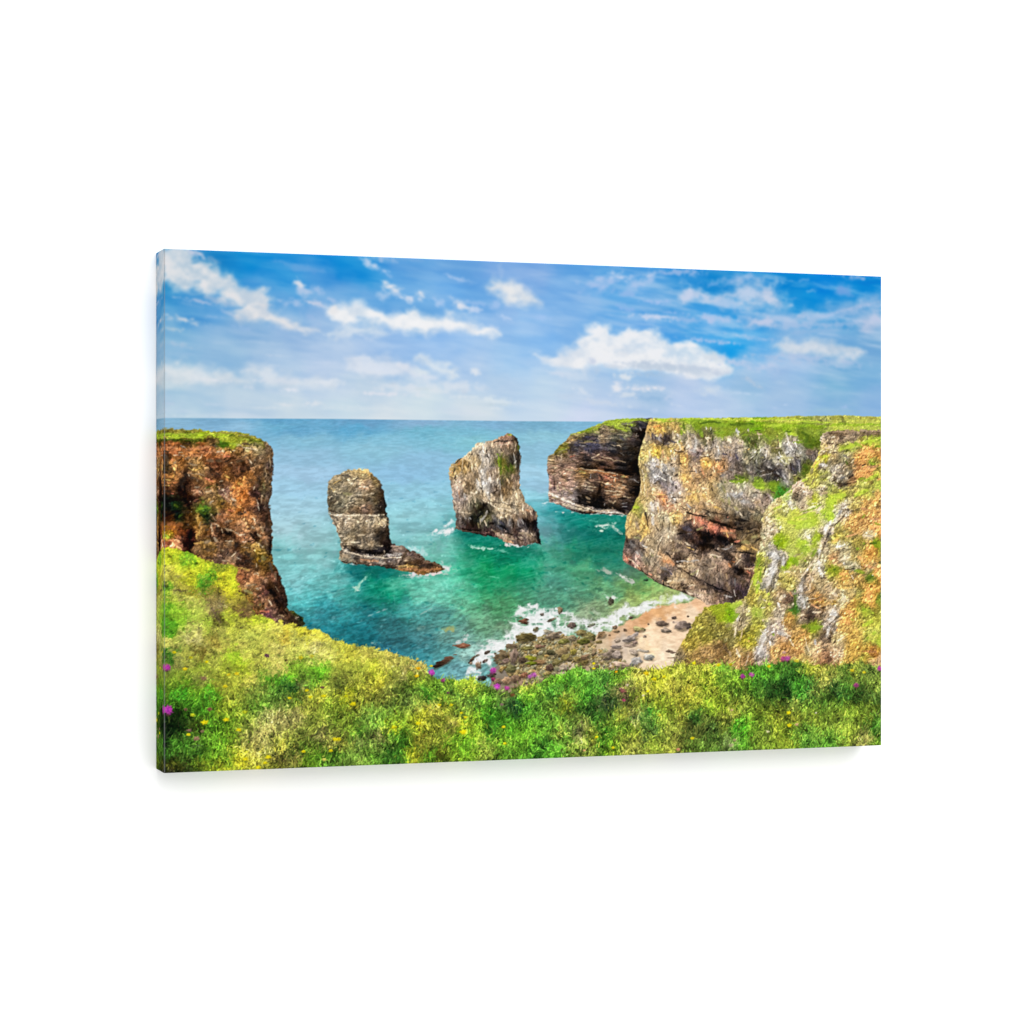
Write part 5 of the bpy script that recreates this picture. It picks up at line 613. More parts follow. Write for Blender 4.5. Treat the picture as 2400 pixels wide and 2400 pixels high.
 'cliff': 'v2.1 962.7 314.9 999.4 314.4 1036.4 313.9;m2.4 1036.4 315 1073.6 314.5 1110.9 312.9 1148.5 312.4 1198.8 312.8;v1.7 1123.4 311.6 1161 309.9 1198.8 309.4;o2.4 1011.7 327.8 1024.1 325.4 1031.5 331;Y3.1 1031.5 333.3 1036.4 336.6;y3.5 1003.1 325.7 1014.2 322.1;c2.9 1041.3 325.2 1048.8 329.6;y1.7 1001.9 337 1005.6 348.3;d1.7 1008.1 349.4 1009.3 356.2;p1.2 1011.7 342.6 1011.7 350.5;s4.7 1016.7 349.3 1026.5 351.5;k2.4 1027.8 349.2 1036.4 352.5 1033.9 361.7;g2.4 1024.1 353.8 1029 357.2;s3.6 1038.9 359.3 1046.3 361.5;k1.7 1047.5 335.3 1047.5 345.6;k1.9 1031.5 366.2 1041.3 358.2;u2.4 1051.2 354.6 1061.1 359.1;l3.6 1056.2 337.5 1056.2 347.8;G3.6 1064.9 340.8 1066.1 346.5;m4.8 1073.6 332.8 1074.8 341.9;v1.7 1068.6 324.8 1076 325.9;n3.6 1078.5 320.1 1081 330.4;y1.9 1068.6 354.5 1073.6 361.2;m1.7 1066.1 359 1071.1 353.3;p1.7 1061.1 352.3 1067.3 363.6;p2.9 1069.8 368.1 1073.6 372.6;p1.7 1058.7 372.8 1073.6 374.9;k1.1 1058.7 376.2 1078.5 378.3;l6 1089.7 345.1 1093.4 358.8 1095.9 367.9;G6 1104.7 349.5 1107.2 360.9 1104.7 372.3;p0.8 1088.5 332.6 1088.5 349.7 1087.2 372.5;g4.8 1095.9 374.7 1105.9 376.9;k1.2 1108.4 383.7 1114.7 376.8;k1.2 1081 370.3 1082.3 378.3;c3.6 1097.2 330.2 1099.7 337;d1 1104.7 334.7 1110.9 342.6 1114.7 351.7;m7.2 1117.1 335.6 1120.9 344.7;m7.2 1135.9 324 1161 321.4 1186.2 323.3;n4.8 1117.1 319.6 1135.9 316 1161 316.8;G1.7 1129.7 327.5 1129.7 330.9;G1.7 1140.3 327.4 1140.3 331.9;m4.8 1148.5 337.6 1173.6 337.3;n1.7 1145.9 349 1144.7 353.6;G2.9 1198.8 332.4 1202.6 338.1;l4.8 1133.4 353.8 1135.9 367.5;p1.7 1128.4 349.2 1142.2 349.1;l6 1156 358.1 1159.8 371.8;G4.8 1156 367.3 1158.5 381;k1 1145.9 351.3 1147.2 362.8;t3.6 1171.1 362.5 1176.1 371.7;p2.4 1178.6 348.7 1188.7 353.2;u3.6 1167.3 380.9 1176.1 383.2;b3.1 1133.4 377.8 1143.4 376.6;p1.2 1114.7 384.8 1135.9 385.8;k1.2 1118.4 388.2 1135.9 388.1 1143.4 383.4;k1.1 1148.5 393.7 1173.6 394.7;l3.1 1161 387.9 1161 392.5;t3.1 1183.7 380.8 1186.2 387.7;u3.1 1196.3 387.6 1201.4 394.4;l2.4 1118.4 363.1 1122.1 369.9;y3.5 1003.1 364.2 1011.7 361.9;Y4.3 1011.7 373.2 1016.7 378.9;Y3.1 1015.4 384.5 1019.1 386.8;y1.2 1014.2 370.9 1009.3 377.8;p2.8 1001.9 377.9 1003.1 389.2;z2.4 1031.5 377.6 1033.9 388.9;p1.9 1051.2 375.1 1053.7 384.2;z2.8 1041.3 391.1 1043.8 395.7;d1.7 1051.2 392.2 1052.5 397.9;g2.9 1058.7 391 1061.1 395.5;d1 1069.8 384.1 1069.8 400;Y4.1 1079.8 388.5 1082.3 397.7;y2.4 1073.6 390.9 1076 397.7;q1 1087.2 383.9 1087.2 397.6;t2.9 1100.9 388.4 1108.4 390.6;l3.6 1063.6 391 1066.1 384.1;k1.2 982.3 374.6 990.9 375.7;t2.4 987.2 380.3 990.9 383.6;c3.5 982.3 391.6 987.2 396.1;G4.7 1006.8 405 1011.7 414.1;t3.1 1019.1 407.2 1026.5 409.4;g3.6 1031.5 402.6 1038.9 409.4;p0.9 1041.3 407.1 1046.3 413.9;k1.7 1048.8 407 1053.7 403.6;g2.9 1056.2 411.5 1058.7 418.3;d1.7 1063.6 404.6 1073.6 402.3;k2.1 1032.7 420.8 1041.3 426.4;p0.9 1029 416.2 1031.5 420.8;G3.6 1011.7 425.4 1016.7 432.2;w1.1 1020.4 428.8 1030.2 433.3 1040.1 437.8;s2.8 1024.1 436.7 1036.4 440.1 1043.8 445.7;d1.7 1016.7 441.3 1024.1 439;d1.7 1011.7 444.7 1021.6 443.5;p2.4 1004.4 445.9 1008.1 449.3;G2.9 1048.8 436.6 1053.7 441.1;w1.1 1047.5 432 1056.2 427.4;k1.2 1061.1 427.4 1067.3 424;k3.6 1061.1 447.9 1063.6 454.7;g2.4 1046.3 450.3 1051.2 452.5;p0.8 1056.2 447.9 1066.1 443.3;y7.1 1081 425 1079.8 435.3;t4.8 1098.4 424.9 1102.2 434;g3.6 1105.9 415.7 1108.4 420.3;k1 1093.4 419.3 1104.7 419.2;d1.2 1105.9 434 1115.9 434;z4.8 1120.9 413.4 1124.7 424.8;Y4.8 1129.7 399.6 1132.2 404.1;y3.6 1138.4 398.4 1140.9 404.1;q1.2 1123.4 431.7 1129.7 427;p2.4 1145.9 409.8 1148.5 418.9;z4.8 1156 406.3 1161 413.1;k2.4 1172.3 406.1 1171.1 413;q1.7 1156 420 1168.6 416.5;d2.4 1138.4 427 1143.4 424.7;s4.8 1161 428 1173.6 424.5;t2.4 1110.9 404.3 1115.9 402;l2.4 1093.4 402.1 1098.4 406.7;n3.6 1183.7 437.1 1198.8 433.6;m2.4 1196.3 426.7 1201.4 432.4;l4.7 1020.4 451.5 1029 456;p1.9 1008.1 456.1 1016.7 458.3;y1.2 1020.4 466.2 1036.4 467.3;o3.6 1031.5 474.2 1035.2 482.1;k1.4 1038.9 475.3 1041.3 484.4;q1.7 1031.5 486.7 1037.6 486.7;p1.9 1022.8 473.1 1024.1 486.7;G5.9 1006.8 484.4 1010.5 498;y0.9 1021.6 491.2 1022.8 502.6;p1.2 1041.3 482.1 1048.8 477.5;z3.6 1048.8 491.2 1056.2 488.9;l4.8 1056.2 486.6 1063.6 491.2;k1.7 1058.7 482.1 1068.6 483.2;g2.9 1046.3 461.6 1053.7 463.9;k2.4 1051.2 473 1061.1 471.8;d1.2 1063.6 473 1076 472.9;t6 1086 466.1 1095.9 463.8;y6 1104.7 472.9 1113.4 479.7;y4.8 1122.1 466 1129.7 472.8;c2.4 1107.2 461.4 1110.9 454.6;p1 1118.4 452.3 1133.4 453.3;k2.4 1140.9 453.3 1145.9 456.7;t2.9 1145.9 445.3 1151 449.8;l3.6 1128.4 482 1135.9 486.5;g3.6 1086 486.6 1093.4 492.3;k1.2 1073.6 491.2 1088.5 496.9;k1.7 1089.7 501.4 1100.9 507.1 1115.9 510.6;k1.2 1120.9 495.7 1135.9 501.4;k1.2 1143.4 503.7 1173.6 506;y4.8 1148.5 493.4 1163.5 495.7;p1.2 1135.9 504.9 1140.9 509.4;r2.9 1100.9 512.8 1117.1 514;y3.1 1071.1 504.9 1076 509.4;p1.4 984.7 414.3 989.6 425.5 990.9 441.4;c4.7 994.5 423.3 992.1 434.6;p1.2 983.5 441.4 984.7 464.1;p1.4 992.1 445.9 992.1 468.6;t3.5 999.4 457.2 997 470.8;v4.7 967.6 491.3 978.6 491.3;c3.5 984.7 502.6 987.2 511.6;p0.9 992.1 402.9 992.1 413.1;k1.2 990.9 498.1 994.5 513.9;c6 1166 449.8 1173.6 461.2;G6 1178.6 465.8 1183.7 477.3;g6 1193.8 461.2 1198.8 472.7;c4.8 1163.5 475 1171.1 481.9;t2.4 1176.1 486.5 1186.2 493.4;v1.9 1173.6 310.9 1224.2 310.7 1275.1 310;v1.7 1275.1 308.3 1339.3 306.3;n6.1 1186.2 319.9 1211.5 319.5 1236.9 318.1;m7.3 1211.5 323 1249.6 322.5;v4.9 1262.3 321.2 1287.9 322 1313.5 317.1;v3 1326.4 312.2 1365.1 311.7 1417.1 313.4;m3.7 1287.9 327.8 1307.1 329.9;n3.7 1313.5 333.3 1326.4 332;v4.9 1320 337.8 1339.3 339.9;n6.1 1352.2 335.1 1365.1 342 1358.6 356;n7.4 1358.6 363 1371.6 365.2;m4.9 1332.8 355.1 1352.2 356.1;G3.6 1198.9 333.5 1206.4 335.7;G1.9 1202.6 339.2 1203.9 341.5;G1.7 1225.5 328.6 1226.7 332;m4.8 1216.6 341.4 1224.2 341.3;n4.8 1226.7 345.8 1230.5 355;k1.7 1242 333 1254.7 331.7;l2.9 1247.1 338.7 1257.2 339.7;p1.5 1250.9 345.6 1252.1 350.2;m3.7 1267.4 338.5 1275.1 349.9;y2 1293 343.9;d1.7 1295.6 349.7 1295.6 361.3;z1.7 1295.6 355.5;n3.6 1242 359.5 1244.5 368.7;p4.1 1181.2 351 1187.5 357.8;l4.8 1201.4 357.6 1209 359.9;p1.7 1203.9 353 1214 355.2;t4.8 1181.2 367 1186.2 369.3;d1.2 1195.1 371.5 1215.3 366.7;u4.8 1197.6 383 1201.4 392.1;k1.2 1173.6 376.3 1177.4 385.4;p1.2 1186.2 376.2;l1.9 1200.1 376 1209 376;c2.4 1216.6 377.1 1221.6 375.9;y1.7 1226.7 371.2 1229.3 370;k1.5 1207.7 396.7 1214 392;l3.6 1216.6 394.3 1224.2 389.7;p1.7 1233.1 378.1;w1.9 1239.4 378 1243.2 375.7;k1.5 1242 384.9 1247.1 380.2;w1.2 1233.1 389.6 1236.9 384.9;k1.5 1229.3 397.7 1234.3 391.9;w1.9 1254.7 370.9 1252.1 377.9;p1.7 1262.3 366.2 1270 370.8;w2.4 1267.4 375.4 1266.2 387;p1.7 1272.6 375.4 1275.1 381.1;p1.2 1276.4 363.8;c2.9 1254.7 389.4 1259.8 387.1;l2.9 1290.5 368.3 1300.7 367;w2.4 1316.1 349.5 1320 356.4 1325.1 365.6;w2.5 1335.4 356.2 1338 364.3;G4.9 1313.5 377.3 1323.8 379.6;k1.7 1316.1 382 1321.3 379.6;G2.9 1341.9 379.4 1349.6 377;k1.5 1334.1 376 1334.1 384.1;k1 1336.7 386.4 1349.6 385.1;c2.4 1311 389 1329 390;w1.7 1298.1 377.5 1300.7 386.7;G3.7 1293 386.8 1298.1 390.2;k2 1293 392.6 1296.9 391.4;b3.2 1362.5 380.4 1372.9 380.3;k3.7 1382 380.2 1383.3 384.9;p1 1383.3 374.4;G2.4 1244.5 394.1 1245.8 399.9;w1.2 1261.1 397.4 1267.4 391.6;s4.9 1267.4 400.9 1275.1 405.4;g3.7 1272.6 407.8 1278.9 410;k2.9 1244.5 410.3 1254.7 412.5;k2 1270 414.7 1282.8 415.8 1290.5 410;G2.9 1291.7 403 1295.6 400.7;s3.7 1304.6 402.9 1305.8 409.8;w1.2 1302 392.5 1307.1 399.4 1316.1 401.7;k2.4 1313.5 405.2 1316.1 409.8;u4.2 1326.4 407.4 1334.1 414.3;k2.4 1325.1 400.4 1326.4 416.7;g1.2 1344.4 404.9 1345.7 418.9;s3.2 1339.3 402.7 1341.9 409.6;g4.8 1224.2 412.7 1229.3 417.3;k1.7 1197.6 423.2 1209 417.4;s3.6 1183.7 413 1191.3 415.2;s3.6 1236.9 418.4 1244.5 422.9;k2.4 1242 424.1 1249.6 417.1;g1.2 1254.7 417.1 1262.3 417.1;d2.9 1254.7 426.4 1264.9 424;g1.2 1252.1 426.4 1272.6 422.8 1280.2 419.3;k4.9 1286.6 423.9 1295.6 427.3;g3.2 1293 416.9 1295.6 422.7;G3.7 1305.8 426.1 1311 430.7;g3.7 1313.5 435.3 1317.4 442.2;l1.7 1331.6 425.9 1336.7 423.6;k2.5 1341.9 431.7 1347 432.8;w1 1293 435.4 1295.6 434.2;n7.4 1357.4 404.9 1362.5 411.8;n4.9 1352.2 421.2;n2.9 1323.8 435.3;n4.8 1198.9 426.7 1214 431.2;m4.8 1186.2 438.2 1211.5 439.3;n3.6 1173.6 440.6;m7.3 1244.5 444.9 1262.3 447.1;v3.6 1244.5 451.8 1262.3 451.7;m7.3 1275.1 442.4 1290.5 444.7;n6.1 1305.8 450.4 1311 456.2;n4.9 1295.6 463.2 1300.7 467.8;d2.4 1277.7 460.9 1287.9 463.2;w1 1203.9 440.4;p1.5 1224.2 453 1236.9 455.3 1252.1 459.8;w1 1220.4 446.1 1219.1 450.7;d1.7 1234.3 463.4 1254.7 462.1;g7.3 1186.2 463.5 1198.9 468.1 1211.5 463.4;g7.3 1211.5 479.5 1226.7 481.8;t6.1 1242 481.8 1252.1 481.8;l4.8 1209 474.9;d3.7 1267.4 474.8 1275.1 472.5;k1.7 1259.8 463.3 1267.4 469;g2.4 1277.7 470.2 1282.8 479.4;c6 1181.2 472.7 1183.7 486.5;c4.8 1193.8 491.1 1201.4 498;t4.8 1226.7 497.9 1239.4 502.6;d1.5 1264.9 491 1270 488.7;d1.9 1254.7 497.9;p2.9 1206.4 504.9 1211.5 511.8;k1 1173.6 507.2 1186.2 507.2;r2.4 1178.7 512.9;y3.3 961.3 512.7 959.6 528.5;t6.6 973.3 522.2 976.7 538.1;y4.3 988.7 506.4 987 522.2;k2.6 993.9 503.2 997.3 519.1 1000.8 531.8;G8.3 1009.4 512.7 1011.1 525.4;d1.7 1035.3 512.8 1031.8 531.8 1024.9 541.4;l3.3 1042.2 512.8 1040.5 525.5;d2.3 1049.1 525.5 1047.4 538.2;y3.3 1063 512.8 1066.5 525.5;t3.3 1059.5 503.2;y4 997.3 536.5 993.9 547.6 981.9 561.9;t5 1011.1 541.3 1004.2 554;c4.3 969.9 553.9 980.2 557.1;k3.3 951.9 553.8 952.8 563.3;l10 1038.7 544.6 1045.6 554.2;p3.3 1059.5 531.9 1057.8 546.2;d2.7 1018 535 1021.4 541.4;t4 1014.5 547.7;d1.3 1028.4 563.6 1021.4 579.5;p1.3 1031.8 550.9 1024.9 566.8;k10 1069.9 538.3 1083.8 541.5;u8.4 1080.4 535.1 1094.3 538.4;K3.3 1063 547.8 1076.9 546.3;k4 1082.1 524 1096 517.6;s2.3 1087.3 546.3 1097.8 548;t2.3 1073.4 525.5 1080.4 512.8;b3.3 1080.4 514.4 1087.3 511.2;p2.3 1101.3 512.8 1103 525.6;r6.7 1113.5 519.2 1125.8 525.6;r7.4 1138 532.1 1153.8 536.9;z5.1 1164.4 540.1 1185.6 543.4;c4 1108.3 538.4 1122.2 535.2;d2.3 1127.5 528.8 1132.8 535.2;k1.3 1101.3 538.4 1097.8 551.2 1099.5 557.6;b5.1 1169.7 545 1192.6 546.6;y1.3 1176.7 543.4 1180.3 553;K2.3 1087.3 503.2 1104.8 508 1118.7 509.6 1132.8 512.8;k2.3 1125.8 508 1132.8 504.8;K5.1 1138 519.2 1160.9 525.7 1182 532.1;t4 1111.8 503.2 1122.2 501.6;b6.7 1167.9 520.9 1185.6 519.3;K5.1 1196.2 517.7 1210.3 519.3 1224.5 520.9;K2.7 1169.7 530.5 1196.2 537 1217.4 540.3;d5.1 1199.7 530.6 1217.4 530.6;k3.4 1224.5 527.4 1235.2 525.8;b4.1 1235.2 538.7 1249.4 538.7;c5.1 1235.2 554.8 1245.9 553.3;k3.4 1221 546.7 1235.2 543.5;k3.4 1242.3 562.9 1253 558.1;K10.1 1118.7 554.4 1138 562.5;K11.8 1155.6 554.6 1173.2 561;K10.1 1120.5 570.4 1146.8 573.8;K6.7 1175 570.7 1182 565.9;g1.5 1157.3 577 1173.2 580.3 1189.1 572.4;p1.7 1185.6 570.7 1190.9 567.6;r4.4 1196.2 564.4 1206.8 561.2;c6.8 1213.9 564.4 1228.1 567.7;y5.1 1210.3 577.3 1224.5 579;y3.4 1235.2 577.4 1245.9 580.7;d3.4 1206.8 572.5 1199.7 574;K3.4 1192.6 585.3 1217.4 585.4 1238.7 590.4;K4 1148.6 581.8 1160.9 586.7;s8.2 961.3 563.4 969.9 572.9;s6.6 980.2 582.5 987 592;k2.3 963 561.8 968.2 566.6;G2.3 987 568.2 997.3 574.6;k2.6 981.9 576.1 993.9 579.4;d3.3 976.7 598.3 983.6 604.7;g4.9 973.3 582.4 976.7 588.8;p3.3 1005.9 579.4 1012.8 584.2;c5 1007.7 590.6;p2.3 1021.4 592.2 1031.8 595.5;z6.7 1035.3 601.9 1049.1 605.2 1056 611.6;l5 1004.2 604.8 1011.1 611.2;t6.6 1018 614.5 1014.5 627.1;d5 1031.8 620.9 1045.6 629;s6.6 1028.4 617.7 1040.5 621;u2.3 1049.1 627.5 1052.6 632.3;r3.3 949.4 594.9 956.2 602.9;d2.3 945.9 591.8 952.8 588.6;k2.3 956.2 604.5 961.3 602.9;p1.3 957.9 596.6 973.3 609.4 983.6 620.5;z1.7 976.7 614.1 983.6 618.9;p1.6 952.8 613.9 961.3 617.2;k2.3 985.3 620.5 990.5 625.3;r2.3 1002.5 628.6 1007.7 631.9;t6.7 1063 560.6 1073.4 565.4;p3.3 1082.1 563.9 1094.3 570.3;k4 1040.5 586 1049.1 595.6;t5 1056 582.9 1069.9 579.8;k2.3 1052.6 598.8 1069.9 600.5 1087.3 602.2;b5 1069.9 586.2 1080.4 589.4;d3.3 1066.5 590.9 1085.6 595.8;k2.3 1090.8 586.3 1104.8 588 1111.8 591.2;d2.3 1103 594.3 1113.5 596;y1.7 1087.3 573.5 1101.3 579.9;g3.3 1063 603.7 1087.3 603.8 1111.8 602.4;k1.3 1059.5 608.4 1066.5 608.5;l8.4 1090.8 615 1104.8 616.7;p2.3 1066.5 613.2 1082.1 613.4;b5 1125.8 594.5 1134.5 596.1;p2.4 1139.8 591.4 1164.4 596.3;c4 1150.3 596.3;b6.7 1124 610.5 1134.5 612.2;k2.7 1125.8 612.1 1132.8 613.8;t5 1143.3 609 1152.1 612.3;l2.4 1136.3 620.2 1152.1 617.1;d2.7 1155.6 612.3 1155.6 626.8;z4 1180.3 609.3 1185.6 615.8;k4.1 1171.4 598 1189.1 602.9;q1.7 1189.1 604.5 1194.4 607.8;l3.4 1196.2 596.6 1203.2 603;p1.4 1210.3 599.9 1196.2 612.6;k10.2 1224.5 603.2 1238.7 603.3;K5.1 1196.2 620.7 1213.9 627.3;p1.4 1217.4 619.3 1235.2 622.6;r3.4 1224.5 625.8 1231.6 630.7;k2 1063 616.4 1082.1 624.5 1097.8 634.3 1113.5 642.4 1129.3 649;K2.4 1129.3 649 1146.8 657.2 1167.9 663.8 1185.6 672.1;t10 1069.9 634 1087.3 634.2;l6.7 1059.5 643.5 1080.4 640.5;c3.3 1094.3 631 1111.8 624.8;p1.7 1108.3 634.4 1113.5 621.6;b8.4 1122.2 631.3 1125.8 640.9;b8.4 1141.5 634.7 1143.3 647.5;d2.3 1129.3 641 1131 649;t2.4 1162.6 622 1164.4 638.1;t3.4 1175 631.8 1176.7 641.4;k2.4 1159.1 647.7 1160.9 657.3;b6.7 1178.5 651.1 1182 664;s3.4 1196.2 641.6 1196.2 654.5;K8.5 1203.2 632 1210.3 628.9;d6.8 1210.3 645 1221 648.3;k6.8 1203.2 667.5 1210.3 678.8;G1.7 1192.6 664.1 1196.2 677;k4.1 1219.2 661.2 1224.5 654.8;k2.7 1038.7 635.3 1035.3 643.2 1031.8 651.2;l5 1024.9 636.8 1019.7 630.4;p5 1042.2 646.5 1050.8 643.4;z2.3 1031.8 644.8;p1.7 1038.7 652.8 1045.6 654.5;t4 1059.5 656.2 1069.9 653.2;k2 1066.5 659.5 1083.8 659.7 1089.1 655;p3.3 1090.8 653.4 1104.8 653.5;b5 1104.8 659.9 1129.3 657;t3.4 1083.8 662.9 1104.8 667.9 1122.2 671.3 1146.8 674.8;p2.3 1085.6 666.1 1101.3 674.3;b4 1138 673.1 1164.4 670.2;g2 1169.7 675.1 1189.1 678.6;k2.4 1143.3 660.4 1164.4 670.2;K1.7 988.7 625.3 1007.7 636.6 1021.4 649.5 1035.3 653.6 1059.5 662.6 1078.6 669.2;k1.7 1082.1 672.4 1097.8 679 1118.7 684.9;d1.3 1160.9 684.6 1182 688.1',
